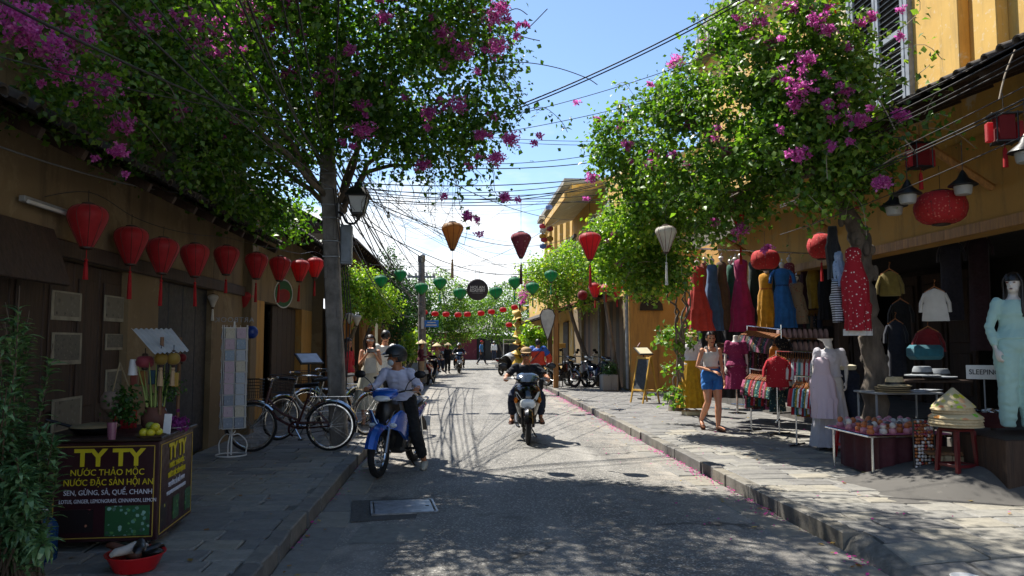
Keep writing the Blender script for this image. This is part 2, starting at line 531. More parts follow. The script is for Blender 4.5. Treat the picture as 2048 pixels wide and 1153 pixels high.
def pave(name, u0, u1, y0, y1, zfn, inside, limit, label_y):
    """a pavement: mortar bed + slabs; the nearest are objects, those beyond are one mass"""
    bed = MB(); bed.grid(lambda a, b: (u0 + (u1 - u0) * a, y0 + (y1 - y0) * b, zfn(u0 + (u1 - u0) * a, y0 + (y1 - y0) * b) - .022), 16, 60)
    root = tag(bed.build(name, M_MORTAR, sharp=180), kind='structure')
    y = y0; n = 0; far = MB()
    while y < y1 - .05:
        l = random.choice((.24, .28, .32, .36)); l = min(l, y1 - y)
        x = u0 - rnd(0, .25)
        while x < u1:
            w = random.choice((.3, .4, .45, .5, .6)); a, b = max(x, u0), min(x + w, u1)
            if b - a > .09 and inside((a + b) / 2, y + l / 2):
                c = Vector(((a + b) / 2, y + l / 2, 0)); c.z = zfn(c.x, c.y) + rnd(-.004, .004)
                tx = math.atan2(zfn(c.x, c.y + .1) - zfn(c.x, c.y - .1), .2); ty = -math.atan2(zfn(c.x + .1, c.y) - zfn(c.x - .1, c.y), .2)
                rot = (tx + rnd(-.006, .006), ty + rnd(-.006, .006), 0)
                if n < limit and y < label_y:
                    o = link('stone_slab', slab_for(b - a, l, 'slab'), root, c, rot); n += 1
                else:
                    me = slab_for(b - a, l, 'slab'); Mx = Matrix.Translation(c) @ Euler(rot).to_matrix().to_4x4()
                    far.add([v.co for v in me.vertices], [tuple(p.vertices) for p in me.polygons], Mx)
            x += w
        y += l
    if far.v: tag(far.build('stone_slabs_beyond', M_SLAB, root, 30), kind='stuff')
    return root
RAMP_Y = 5.75                     # right kerb ends here, the apron beyond slopes to road level
def zr(x, y):
    k = max(0., min(1., (y - (RAMP_Y - .9 - .35 * max(0, x - 3))) / .9))
    return .035 + .095 * k * k * (3 - 2 * k) + .012 * max(0, x - 3) * (1 - k)
PAVE_R = pave('pavement_right', KR + .15, 6.95, 2.6, 40, zr, lambda x, y: True, 290, 14)
LRAMP = 4.75
def zl(x, y):
    k = max(0., min(1., (y - (LRAMP - .5)) / .5))
    return .03 + .10 * k * k * (3 - 2 * k)
PAVE_L = pave('pavement_left', -3.5, KL - .15, 2.2, 40, zl, lambda x, y: True, 260, 17)
s = MB(); s.grid(lambda a, b: (KR + .001 + .16 * b, 2.6 + (RAMP_Y - 2.58) * a, -.02 + (zr(KR + .16, 2.6 + (RAMP_Y - 2.58) * a) - .004 + .02) * b ** .35), 20, 5)
tag(s.build('apron_edge', M_MORTAR, None, 180), kind='structure')
s = MB(); s.grid(lambda a, b: (KL - .001 - .16 * b, 2.2 + (LRAMP - 2.15) * a, -.02 + (zl(KL - .16, 2.2 + (LRAMP - 2.15) * a) - .004 + .02) * b ** .35), 20, 5)
tag(s.build('apron_edge', M_MORTAR, None, 180), kind='structure')
def kerb(name, u, sgn, y0, y1, ymax):
    r = thing(name, None, None, (u, y0, 0)); r['kind'] = 'structure'
    y = y0; far = MB()
    while y < y1:
        l = random.choice((.44, .56, .64, .72)); l = min(l, y1 - y)
        me = slab_for(.15, l, 'kerb')
        c = Vector((u + sgn * .075 + rnd(-.006, .006), y + l / 2, .138 + rnd(-.007, .006)))
        rot = (rnd(-.01, .01), rnd(-.02, .02), rnd(-.006, .006))
        if y < ymax: link('kerb_stone', me, r, c - Vector((u, y0, 0)), rot)
        else: far.add([v.co for v in me.vertices], [tuple(p.vertices) for p in me.polygons], Matrix.Translation(c - Vector((u, y0, 0))) @ Euler(rot).to_matrix().to_4x4())
        y += l
    if far.v: tag(far.build('kerb_stones_beyond', M_KERB, r, 30), kind='stuff')
    return r
kerb('kerb_right', KR, 1, RAMP_Y, 58, 32)
kerb('kerb_left', KL, -1, LRAMP + .05, 58, 32)
def gutter(name, u0, u1, y0, y1, ymax):
    bed = MB(); bed.grid(lambda a, b: (u0 + (u1 - u0) * a, y0 + (y1 - y0) * b, -.012), 1, 40)
    r = tag(bed.build(name, M_MORTAR), kind='structure')
    y = y0; far = MB()
    while y < y1:
        l = random.choice((.6, .72, .8)); me = slab_for(u1 - u0, l, 'gutter')
        c = Vector(((u0 + u1) / 2, y + l / 2, .006 + rnd(-.003, .003))); rot = (rnd(-.005, .005), rnd(-.012, .012), rnd(-.008, .008))
        if y < ymax: link('gutter_slab', me, r, c, rot)
        else: far.add([v.co for v in me.vertices], [tuple(p.vertices) for p in me.polygons], Matrix.Translation(c) @ Euler(rot).to_matrix().to_4x4())
        y += l
    tag(far.build('gutter_slabs_beyond', M_GUT, r, 30), kind='stuff')
gutter('gutter_left', KL, -.97, 2.5, 58, 26)
gutter('gutter_right', 2.62, KR, 2.5, 58, 26)
# steel inspection cover and concrete collar, asphalt patch
M_STEEL = mat('worn_steel', '#8b8d8e', .42, .75, var=.3, scale=9, bump=.3, bscale=30)
a, b, c_, d_ = G(735, 1036), G(866, 1030), G(870, 1003), G(752, 1010)
cen = (a + b + c_ + d_) / 4
t = thing('inspection_cover', 'rectangular steel inspection cover set in the shaded asphalt', 'manhole cover', (cen.x, cen.y, .016), math.atan2(b.y - a.y, b.x - a.x))
w_, l_ = (b - a).length, (d_ - a).length
s = MB(); s.box((0, 0, .004), (w_ - .05, l_ - .04, .02), ch=.003)
pl = s.build('plate', M_STEEL, t)
s = MB()
for x, y, dx, dy in ((0, -l_ / 2, w_ + .02, .025), (0, l_ / 2, w_ + .02, .025), (-w_ / 2, 0, .025, l_ - .03), (w_ / 2, 0, .025, l_ - .03)):
    s.box((x, y, .004), (dx, dy, .026), ch=.003)
s.build('rim', M_STEEL, t)
s = MB(); s.lathe([(.02, -.004), (.02, .0)], 12, (w_ * .38, -.02, .0155))
s.build('key_hole', mat('black_hole', '#0c0c0c', .9), t)
s = MB(); s.box((.06, -.02, -.006), (w_ + .5, l_ + .34, .02)); tag(s.build('road_patch', mat('dark_patch_asphalt', '#4c4b48', .85, var=.3, scale=40, bump=.6, bscale=120), None, loc=(cen.x, cen.y, .0125), rot=(0, 0, t.rotation_euler.z)), kind='structure')
p0, p1 = G(690, 1092), G(850, 1050)
s = MB(); s.grid(lambda a, b: (p0.x + (p1.x - p0.x) * a + .05 * b, p0.y + (p1.y - p0.y) * b + .03 * math.sin(9 * a), .004 + road_z(p0.x + (p1.x - p0.x) * a)), 8, 6)
tag(s.build('road_patch', mat('patch_concrete', '#77766f', .8, var=.2, scale=14, bump=.3)), kind='structure')
# fallen bougainvillea petals and dry leaves in the gutters
def litter(name, cols, pts, size, label):
    V = []; F = []
    for (x, y, z) in pts:
        a = rnd(0, 6.28); s_ = size * rnd(.6, 1.25); k = len(V)
        ca, sa = math.cos(a) * s_, math.sin(a) * s_
        V += [(x - ca, y - sa, z + rnd(0, .008)), (x + sa * .6, y - ca * .6, z + rnd(0, .012)), (x + ca, y + sa, z + rnd(0, .008)), (x - sa * .6, y + ca * .6, z + rnd(0, .012))]
        F.append((k, k + 1, k + 2, k + 3))
    o = fast_mesh(name, V, F, petalmat(name + '_mat', cols))
    return tag(o, label, 'litter', kind='stuff')
def gz(x, y):
    if x > KR: return zr(x, y) + .006
    if x < KL: return zl(x, y) + .006
    return max(.012, road_z(x) + .006)
pts = []
for _ in range(1150):
    y = rnd(9, 26) if random.random() < .85 else rnd(5, 9)
    if mnoise.noise(Vector((y * .9, 3, 0))) < -.12 and random.random() < .8: continue
    pts.append((KR - abs(random.gauss(0, .10)) - .01, y, .016))
for _ in range(90): pts.append((KR - rnd(.0, .9), rnd(6, 22), .024))
for _ in range(60): pts.append((KR + rnd(.15, 3), rnd(6, 20), .142))
for _ in range(45): pts.append((KL + abs(random.gauss(0, .08)), rnd(6, 12), .018))
litter('fallen_petals', ['#d8359f', '#c02a86', '#e56db8'], pts, .017, 'pink bougainvillea petals fallen along the gutters')
pts = []
for _ in range(240):
    x = random.choice((KR - abs(random.gauss(0, .2)), KL + abs(random.gauss(0, .12)), rnd(3.2, 6.3), rnd(-3, -1.5)))
    y = rnd(4.5, 20); pts.append((x, y, gz(x, y) + .003))
litter('dry_leaves', ['#b98a2c', '#8a5a22', '#c9b05a', '#6e4a22'], pts, .028, 'dry yellow and brown leaves scattered over paving and gutters')
# ================================================================== BUILDINGS
def mat_plaster(name, col, dark, top=.3, stain=.6, pale='#cfc7b0'):
    m = bpy.data.materials.new(name); t = NT(m); v = t.obj()
    n = t.noise(1.2, 7, v, .65); n2 = t.noise(9, 5, v)
    st = t.noise(2.2, 6, t.mapv(v, (1.6, 1.6, .22)), .7)
    base = t.mix(t.maprange(n, .3, .7, 0, 1), hexc(col), clampc(hexc(col), .80))
    base = t.mix(t.maprange(st, .52, .74, 0, stain), base, hexc(dark))
    base = t.mix(t.maprange(n2, .60, .72, 0, .55), base, hexc(pale))
    base = t.mix(t.maprange(t.noise(.9, 8, v, .75, dist=.4), .56, .60, 0, .75), base, clampc(hexc(pale), .92))
    base = t.mix(t.maprange(t.noise(3.4, 7, t.mapv(v, (2.2, 2.2, .13)), .75), .60, .74, 0, .8), base, clampc(hexc(dark), .45))
    t.setp(Base_Color=base, Roughness=.88)
    t.bump(t.math('ADD', n, t.math('MULTIPLY', n2, .4)), .35, .01)
    return m
M_YEL = mat_plaster('ochre_plaster', '#d2a857', '#7d6a48')
M_YEL2 = mat_plaster('deep_ochre_plaster', '#b98b45', '#5f4d33', stain=.7, pale='#a58a55')
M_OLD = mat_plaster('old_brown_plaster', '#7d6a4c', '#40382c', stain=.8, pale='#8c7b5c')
M_PALE = mat_plaster('pale_cream_plaster', '#d8cda8', '#8d8468', pale='#e8e4d6')
M_CONC = mat_plaster('old_concrete', '#8f8c84', '#4c4a45', pale='#b0ada2')
M_WOOD = mat('dark_wood', '#3b2a1e', .7, var=.35, scale=3, stretch=(8, 8, .6), bump=.25, bscale=12)
M_WOOD2 = mat('brown_wood', '#6e4d2e', .65, var=.3, scale=3, stretch=(8, 8, .6), bump=.25, bscale=12)
M_WOODY = mat('honey_wood', '#a8763a', .6, var=.3, scale=3, stretch=(8, 8, .6), bump=.2, bscale=12)
M_SHUT = mat('grey_blue_shutter_paint', '#8d939a', .65, var=.2, scale=6, col2='#6d7072')
M_TILE = mat('dark_roof_tile', '#4d453d', .85, var=.4, scale=5, col2='#2d2a27', bump=.5, bscale=25, rnd=.3)
M_RUST = mat('rusty_tile', '#9a5a3a', .85, var=.35, scale=5, bump=.4, bscale=25)
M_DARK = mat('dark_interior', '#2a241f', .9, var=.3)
M_FLOORT = mat('shop_floor', '#6d6862', .6, var=.25)
M_GREY = mat('grey_paint', '#8a8c8c', .55, var=.15)
M_BLACK = mat('black_paint', '#161616', .45, var=.2)
M_WHITE = mat('white_paint', '#d6d4cd', .55, var=.08)
M_PIPE = mat('drain_pipe', '#8f9496', .5, var=.2)
def wbox(mb, u0, u1, y0, y1, z0, z1, ch=0): mb.box(((u0 + u1) / 2, (y0 + y1) / 2, (z0 + z1) / 2), (u1 - u0, y1 - y0, z1 - z0), ch=ch)
def wpart(root, mb, name, m, sharp=38, parent=None):
    """mesh given in world coordinates, hung under an unrotated root"""
    p = parent or root
    o = mb.build(name, m, p, sharp)
    o.location = -Vector(root.location)
    if parent is not None and parent is not root: o.location = (0, 0, 0)
    return o
def eave_roof(root, y0, y1, ue, ze, uw, zw, m=M_TILE, step=.21, tiles=True, thick=.07, name='roof'):
    """tiled lean-to roof: pan-and-roll tiles, eave at ue (street side), rising to uw"""
    n = int((y1 - y0) / step); L = math.hypot(uw - ue, zw - ze); rows = max(2, int(L / .3))
    s = MB()
    def fn(a, b):
        y = y0 + (y1 - y0) * a; q = b
        ph = (y - y0) / step * 2 * PI
        row = b * rows; saw = (row - math.floor(row)) if b < 1 else 1
        return (ue + (uw - ue) * q, y, ze + (zw - ze) * q + .035 * max(-.35, math.cos(ph)) + .02 * (1 - saw) + thick * .5)
    s.grid(fn, n * 6, rows * 2)
    r = wpart(root, s, name, m, 50)
    s = MB()
    s.grid(lambda a, b: (ue + (uw - ue) * b, y0 + (y1 - y0) * a, ze + (zw - ze) * b - thick * .3), 2, 1)
    wpart(root, s, 'soffit_boards', M_WOOD)
    s = MB()
    k = int((y1 - y0) / .62)
    for i in range(k + 1):
        y = y0 + .06 + (y1 - y0 - .12) * i / k
        d = Vector((uw - ue, 0, zw - ze)).normalized()
        Mx = Matrix.Translation(((ue + uw) / 2, y, (ze + zw) / 2 - thick * .3 - .05)) @ Matrix.Rotation(-math.atan2(zw - ze, uw - ue), 4, 'Y')
        s2 = MB(); s2.box((0, 0, 0), (L - .1, .06, .08)); s2_ = s2
        o = wpart(root, MB().add([tuple(Mx @ Vector(p)) for p in s2.v], s2.f), 'rafter', M_WOOD)
    if tiles:
        cap = MB()
        sg = 1 if uw > ue else -1
        rings = []
        for x in (-.03, .17):
            rings.append([(sg * x, .062 * math.cos(PI * j / 6), .062 * math.sin(PI * j / 6)) for j in range(7)] + [(sg * x, .045 * math.cos(PI * j / 6), .045 * math.sin(PI * j / 6)) for j in range(6, -1, -1)])
        cap.loft(rings)
        me = cap.mesh('eave_tile'); me.materials.append(m)
        for i in range(n + 1):
            y = y0 + step * i
            o = link('eave_tile', me, root, Vector((ue - sg * .02, y + rnd(-.012, .012), ze + .045 + rnd(-.008, .012))) - root.location, (rnd(-.05, .05), -sg * math.atan2(zw - ze, abs(uw - ue)) + rnd(-.04, .04), rnd(-.05, .05)))
    return r
def shutter_pair(root, u, yc, zc, w, h, sg, m=M_SHUT, slats=26, ajar=0.0, name='shutter'):
    """a pair of louvred leaves on a wall face at x=u facing sg (-1: towards -X)"""
    f = MB()
    for yy, dy, zz, dz in ((yc, w + .24, zc + h / 2 + .06, .1), (yc, w + .24, zc - h / 2 - .06, .1)): f.box((u + sg * .03, yy, zz), (.1, dy, dz), ch=.008)
    for sd in (-1, 1): f.box((u + sg * .03, yc + sd * (w / 2 + .07), zc), (.1, .1, h + .02), ch=.008)
    fr = wpart(root, f, 'window_frame', m)
    slat = MB(); lw = w / 2 - .16
    slat.box((0, 0, 0), (.05, lw, .012), Matrix.Rotation(sg * R(38), 4, 'Y'))
    sme = slat.mesh('slat'); sme.materials.append(m)
    for sd in (-1, 1):
        y0 = yc + sd * w / 4
        f = MB()
        for q in (-1, 1): f.box((u + sg * .05, y0 + q * (w / 4 - .045), zc), (.045, .075, h - .01), ch=.005)
        for q in (-1, 0, 1): f.box((u + sg * .05, y0, zc + q * (h / 2 - .05)), (.04, w / 2 - .17, .09), ch=.005)
        lf = wpart(root, f, name, m)
        for i in range(slats):
            z = zc - h / 2 + .12 + (h - .24) * i / (slats - 1)
            if abs(z - zc) < .06: continue
            o = link('slat', sme, lf, (u + sg * .05, y0, z))
    back = MB(); back.box((u + sg * .012, yc, zc), (.02, w - .02, h - .02)); wpart(root, back, 'dark_backing', M_DARK)
# ---------------------------------------------------------------- right: two-storey ochre shophouse with the clothes shop
RA = 6.75
root = thing('shophouse', 'yellow ochre two-storey shophouse with grey louvred shutters above the clothes shop', 'building', (RA, 12, 0))
s = MB(); wbox(s, RA, RA + .3, 2.5, 20.4, 4.3, 9.3); wpart(root, s, 'upper_wall', M_YEL)
s = MB(); wbox(s, RA - .02, RA + .3, 2.5, 20.4, 3.02, 4.298); wpart(root, s, 'lintel_wall', M_YEL2)
s = MB(); wbox(s, RA - .05, RA - .015, 2.5, 20.4, 3.02, 3.16); wpart(root, s, 'lintel_beam', M_WOODY)
s = MB(); wbox(s, RA + .3, 10.2, 20.1, 20.4, 0, 9.3); wpart(root, s, 'end_wall', M_YEL2)
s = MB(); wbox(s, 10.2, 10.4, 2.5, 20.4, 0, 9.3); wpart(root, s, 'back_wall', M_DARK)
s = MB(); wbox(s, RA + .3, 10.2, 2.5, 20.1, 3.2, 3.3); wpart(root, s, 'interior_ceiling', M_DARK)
s = MB(); wbox(s, 6.45, 10.2, 9.4, 20.1, 0, .36, .02); wpart(root, s, 'shop_platform', mat('platform_cement', '#5f5b55', .8, var=.25, bump=.3))
for y0, y1 in ((2.5, 3.4), (19.6, 20.38)):
    s = MB(); wbox(s, RA - .03, RA + .31, y0, y1, 0, 3.018); wpart(root, s, 'pier', M_YEL2)
for y0 in (13.0, 16.4):
    s = MB(); wbox(s, RA + .02, RA + .2, y0, y0 + .16, .36, 3.018, .01); wpart(root, s, 'wooden_post', M_WOOD)
for y0 in (8.55, 9.25):
    s = MB(); wbox(s, RA - .16, RA, y0, y0 + .42, 4.9, 9.3, .01); wbox(s, RA - .22, RA, y0 - .05, y0 + .47, 8.7, 8.95, .01); wpart(root, s, 'pilaster', M_YEL)
s = MB(); wbox(s, RA - .35, RA + .3, 2.5, 20.6, 9.3, 9.46, .015); wpart(root, s, 'cornice', M_CONC)
s = MB(); wbox(s, RA + .02, RA + .25, 2.5, 20.4, 9.46, 10.5); wpart(root, s, 'parapet', M_CONC)
s = MB()
for i in range(60):
    y = 2.7 + i * .3; wbox(s, RA - .02, RA + .015, y, y + .2, 9.6, 10.3, .01)
wpart(root, s, 'parapet_relief', mat('pale_grey_plaster', '#a9a7a0', .85, var=.3))
shutter_pair(root, RA, 11.35, 6.35, 1.5, 2.6, -1)
shutter_pair(root, RA, 15.6, 6.35, 1.4, 2.5, -1)
shutter_pair(root, RA, 6.9, 6.35, 1.5, 2.6, -1)
eave_roof(root, 2.6, 19.4, 5.15, 4.32, RA, 4.95)
s = MB(); wbox(s, RA - .06, RA, 2.6, 19.4, 4.98, 5.12); wpart(root, s, 'roof_flashing', M_CONC)
for y in (5.2, 8.9, 12.9, 16.6):
    s = MB(); s.tube([(RA - .05, y, 3.55), (5.5, y, 4.3)], .05, 6); wpart(root, s, 'bracket', M_WOODY)
# folding door panels and dark timber behind the goods
for i, y in enumerate((9.3, 10.1, 13.4, 14.2, 15.1, 17.0, 17.8, 18.6)):
    s = MB(); wbox(s, 9.6, 9.66, y, y + .74, .37, 3.0); wbox(s, 9.55, 9.6, y + .1, y + .64, .6, 1.4, .01); wbox(s, 9.55, 9.6, y + .1, y + .64, 1.6, 2.8, .01)
    wpart(root, s, 'door_panel', M_WOOD)
# ---------------------------------------------------------------- right: the deep ochre house that stands forward, its end wall facing the camera
RB = 5.2
root = thing('corner_house', 'deep ochre house with blank end wall behind the chalkboard and dark plank doors', 'building', (RB, 23, 0))
s = MB(); wbox(s, RB, 9.5, 22.6, 22.9, 0, 4.7); wpart(root, s, 'end_wall', M_YEL2)
s = MB(); wbox(s, RB, RB + .25, 22.9, 34, 3.1, 7.3); wpart(root, s, 'street_wall', M_YEL)
for y0, y1 in ((22.9, 23.6), (27.3, 29.2), (31.8, 34)):
    s = MB(); wbox(s, RB, RB + .25, y0, y1, 0, 3.098); wpart(root, s, 'pier', M_OLD)
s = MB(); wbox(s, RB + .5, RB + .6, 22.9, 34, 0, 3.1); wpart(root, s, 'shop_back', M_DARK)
for i in range(7):
    s = MB(); y = 23.64 + i * .52; wbox(s, RB + .1, RB + .16, y, y + .5, .13, 3.05, .01); wpart(root, s, 'plank_door', M_WOOD2 if i % 2 else M_WOOD)
for i in range(5):
    s = MB(); y = 29.24 + i * .51; wbox(s, RB + .1, RB + .16, y, y + .49, .13, 3.05, .01); wpart(root, s, 'plank_door', M_WOOD2 if i % 2 else M_WOOD)
s = MB(); wbox(s, RB + .25, 9.5, 22.65, 34, 4.7, 4.9); wpart(root, s, 'first_floor', M_CONC)
s = MB(); wbox(s, RB + .25, 9.5, 23.0, 23.25, 4.9, 7.3); wpart(root, s, 'upper_end_wall', M_YEL)
s = MB(); wbox(s, RB + .25, 9.5, 33.7, 34, 0, 7.3); wpart(root, s, 'far_end_wall', M_YEL)
s = MB(); s.add([(3.75, 26.2, 6.75), (3.75, 34.2, 6.75), (9, 34.2, 8.6), (9, 26.2, 8.6), (3.75, 26.2, 6.9), (3.75, 34.2, 6.9), (9, 34.2, 8.75), (9, 26.2, 8.75)], [(0, 1, 2, 3), (4, 7, 6, 5), (0, 4, 5, 1), (1, 5, 6, 2), (2, 6, 7, 3), (3, 7, 4, 0)])
wpart(root, s, 'roof', M_PALE)
s = MB(); s.box((3.72, 30.2, 6.83), (.05, 8.1, .24)); s.box((6.38, 26.17, 7.78), (5.5, .05, .24), Matrix.Translation((6.38, 26.17, 7.75)) @ Matrix.Rotation(-math.atan2(1.85, 5.25), 4, 'Y') @ Matrix.Translation((-6.38, -26.17, -7.75)))
wpart(root, s, 'fascia', M_YEL)
shutter_pair(root, RB, 25.9, 5.55, 1.1, 1.7, -1)
shutter_pair(root, RB, 29.0, 5.55, 1.1, 1.7, -1)
s = MB(); wbox(s, 4.1, RB, 26.6, 33, 4.45, 4.62); wpart(root, s, 'balcony', M_CONC)
for i in range(16):
    s = MB(); y = 26.7 + i * .4; s.box((4.15, y, 5.02), (.05, .05, .8)); wpart(root, s, 'baluster', M_WOOD)
s = MB(); wbox(s, 4.1, 4.2, 26.6, 33, 5.42, 5.52); wpart(root, s, 'balcony_rail', M_WOOD)
s = MB(); wbox(s, 4.3, RB, 26.58, 26.64, 4.62, 5.5); wpart(root, s, 'balcony_panel', mat('maroon_paint', '#7a2b2a', .7))
s = MB(); s.tube([(RB - .07, 22.75, .2), (RB - .07, 22.75, 6.6)], .055, 8); wpart(root, s, 'drain_pipe', M_PIPE)
s = MB(); s.tube([(RB - .05, 27.5, .2), (RB - .05, 27.5, 4.3)], .04, 8); wpart(root, s, 'drain_pipe', M_PIPE)
eave_roof(root, 24.5, 33, 4.05, 2.95, RB, 3.3, M_RUST, tiles=False)
# house farther along with an arcade of arches on its terrace
root = thing('arched_house', 'distant yellow house with open arches under its flat roof and lanterns hung in columns', 'building', (5.2, 40, 0))
s = MB(); wbox(s, 5.2, 5.5, 34.2, 56, 0, 6.2); wpart(root, s, 'wall', M_YEL)
s = MB(); wbox(s, 5.5, 10, 34.2, 34.5, 0, 6.2); wpart(root, s, 'end_wall', M_YEL2)
s = MB(); wbox(s, 4.9, 10, 34.1, 56, 6.2, 6.35); wpart(root, s, 'terrace', M_CONC)
def arch_wall(mb, x0, x1, z0, z1, y0, y1, ro, n=10):
    """wall panel in the XZ plane between y0,y1 with one arched opening"""
    xc = (x0 + x1) / 2; zs = z1 - .5 - ro
    pts = [(xc - ro, z0)] + [(xc - ro * math.cos(PI * i / n), zs + ro * math.sin(PI * i / n)) for i in range(n + 1)] + [(xc + ro, z0)]
    for i in range(len(pts) - 1):
        (xa, za), (xb, zb) = pts[i], pts[i + 1]
        if abs(xa - xb) < 1e-6: continue
        mb.add([(xa, y0, za), (xb, y0, zb), (xb, y0, z1), (xa, y0, z1), (xa, y1, za), (xb, y1, zb), (xb, y1, z1), (xa, y1, z1)],
               [(0, 1, 2, 3), (7, 6, 5, 4), (0, 4, 5, 1), (2, 6, 7, 3)])
    for a, b in ((x0, xc - ro), (xc + ro, x1)): mb.box(((a + b) / 2, (y0 + y1) / 2, (z0 + z1) / 2), (b - a, y1 - y0, z1 - z0))
for i, x in enumerate((5.2, 6.9)):
    s = MB(); arch_wall(s, x, x + 1.65, 6.35, 9.0, 34.3, 34.55, .6); wpart(root, s, 'arch', M_YEL)
for i in range(5):
    s = MB(); arch_wall(s, 0, 2.2, 6.35, 9.0, 0, .25, .7)
    y = 34.6 + i * 2.25
    s.v = [(5.2 + q, y + p, r_) for p, q, r_ in s.v]; wpart(root, s, 'arch', M_YEL)
s = MB(); wbox(s, 4.8, 10, 34.0, 46.2, 9.0, 9.2); wpart(root, s, 'flat_roof', M_CONC)
for i, y in enumerate((35.5, 39, 43)):
    s = MB(); wbox(s, 5.14, 5.198, y, y + 1.6, 0.1, 2.6); wpart(root, s, 'shop_door', M_WOOD)
eave_roof(root, 34.3, 55, 4.2, 2.9, 5.2, 3.4, M_TILE, tiles=False)
# ---------------------------------------------------------------- left: shaded house with posters on its timber doors
LA = -3.5
root = thing('timber_front_house', 'shaded ochre house with dark timber doors behind the drinks cart', 'building', (LA, 7, 0))
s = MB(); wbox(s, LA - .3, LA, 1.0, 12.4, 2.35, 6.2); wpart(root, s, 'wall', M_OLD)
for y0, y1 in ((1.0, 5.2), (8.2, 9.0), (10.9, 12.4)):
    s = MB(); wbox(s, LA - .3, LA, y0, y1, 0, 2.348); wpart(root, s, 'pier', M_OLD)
s = MB(); wbox(s, LA - .32, LA + .14, 12.4, 12.75, 0, 4.1, .01); wpart(root, s, 'corner_pillar', M_OLD)
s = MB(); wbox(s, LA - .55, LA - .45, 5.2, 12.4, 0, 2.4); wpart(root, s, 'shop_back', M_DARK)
for i in range(6):
    y = 5.22 + i * .497; s = MB(); wbox(s, LA - .13, LA - .07, y, y + .485, .12, 2.34, .008)
    wbox(s, LA - .07, LA - .055, y + .07, y + .415, .25, .85, .005); wbox(s, LA - .07, LA - .055, y + .07, y + .415, 1.0, 2.2, .005)
    wpart(root, s, 'door_panel', M_WOOD)
for i in range(4):
    y = 9.02 + i * .47; s = MB(); wbox(s, LA - .13, LA - .07, y, y + .455, .12, 2.34, .008); wpart(root, s, 'door_panel', mat('blue_black_paint', '#20242c', .6))
s = MB(); wbox(s, LA, LA + .05, 4.9, 12.4, 2.35, 2.5, .01); wpart(root, s, 'door_lintel', M_WOOD)
eave_roof(root, 1.0, 12.3, LA + .6, 3.12, LA - .1, 3.45)
s = MB(); s.add([(LA + .35, 1, 6.2), (LA + .35, 12.6, 6.2), (LA - 4, 12.6, 8.2), (LA - 4, 1, 8.2), (LA + .35, 1, 6.3), (LA + .35, 12.6, 6.3), (LA - 4, 12.6, 8.3), (LA - 4, 1, 8.3)], [(0, 1, 2, 3), (4, 7, 6, 5), (0, 4, 5, 1), (1, 5, 6, 2), (2, 6, 7, 3), (3, 7, 4, 0)])
wpart(root, s, 'upper_roof', M_TILE)
s = MB(); wbox(s, LA - 5, LA - .3, 12.42, 12.7, 0, 6.1); wpart(root, s, 'end_wall', M_OLD)
s = MB(); wbox(s, LA - .2, LA + .06, 8.8, 10.4, 4.3, 5.6); wpart(root, s, 'upper_window', M_WOOD)
# ---------------------------------------------------------------- left: open-fronted shop set back behind the bicycles
LB = -4.25
root = thing('setback_shop', 'dark open-fronted shop under a low tiled roof behind the bicycles', 'building', (LB, 17, 0))
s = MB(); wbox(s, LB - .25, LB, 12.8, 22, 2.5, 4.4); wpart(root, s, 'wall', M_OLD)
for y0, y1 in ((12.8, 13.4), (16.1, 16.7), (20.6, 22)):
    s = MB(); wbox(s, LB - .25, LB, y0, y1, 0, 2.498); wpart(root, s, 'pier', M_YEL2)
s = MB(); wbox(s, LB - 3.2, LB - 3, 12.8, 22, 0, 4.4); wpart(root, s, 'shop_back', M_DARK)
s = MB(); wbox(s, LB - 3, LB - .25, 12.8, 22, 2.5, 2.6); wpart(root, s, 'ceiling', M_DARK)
for i in range(4):
    s = MB(); y = 13.42 + i * .5; wbox(s, LB - .2, LB - .14, y, y + .48, .12, 2.48, .01); wpart(root, s, 'door_panel', M_WOOD)
for i in range(5):
    s = MB(); y = 18.0 + i * .5; wbox(s, LB - .2, LB - .14, y, y + .48, .12, 2.48, .01); wpart(root, s, 'door_panel', M_WOOD)
eave_roof(root, 12.9, 21.8, -3.15, 3.75, -7.2, 5.6)
# ---------------------------------------------------------------- left: honey timber house under a dark tiled roof
LC = -3.75
root = thing('timber_house', 'honey timber shopfront under a dark tiled roof beyond the concrete pole', 'building', (LC, 30, 0))
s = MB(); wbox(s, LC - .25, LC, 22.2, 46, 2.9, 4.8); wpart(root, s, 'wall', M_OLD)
for i in range(22):
    y = 22.2 + i * 1.08
    if i in (5, 6, 11, 12, 17): continue
    s = MB(); wbox(s, LC - .14, LC - .05, y, y + 1.05, .1, 2.9, .01); wbox(s, LC - .05, LC - .02, y + .12, y + .93, 1.1, 2.7, .01); wpart(root, s, 'timber_panel', M_WOODY if i % 3 else M_WOOD2)
for i in range(0, 22, 3):
    s = MB(); y = 22.2 + i * 1.08; wbox(s, LC - .02, LC + .12, y - .08, y + .08, 0.1, 3.0, .01); wpart(root, s, 'post', M_WOODY)
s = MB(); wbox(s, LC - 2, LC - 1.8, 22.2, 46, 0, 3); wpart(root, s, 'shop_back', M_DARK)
s = MB(); wbox(s, LC - 5, LC - .25, 22.2, 22.4, 0, 4.8); wpart(root, s, 'end_wall', M_OLD)
eave_roof(root, 22.1, 46, -3.0, 4.55, -7.5, 6.9, tiles=False)
eave_roof(root, 23.2, 34, -2.7, 2.9, LC, 3.35, M_TILE, tiles=False, name='canopy_roof')
root = thing('yellow_wall_house', 'pale yellow house at the far bend of the street', 'building', (-3.6, 54, 0))
s = MB(); wbox(s, -3.9, -3.6, 46.2, 63, 0, 4.2); wpart(root, s, 'wall', mat_plaster('light_yellow_plaster', '#dcc06a', '#8a7a4a'))
s = MB(); wbox(s, -8, -3.9, 62.7, 63, 0, 4.2); wpart(root, s, 'end_wall', M_PALE)
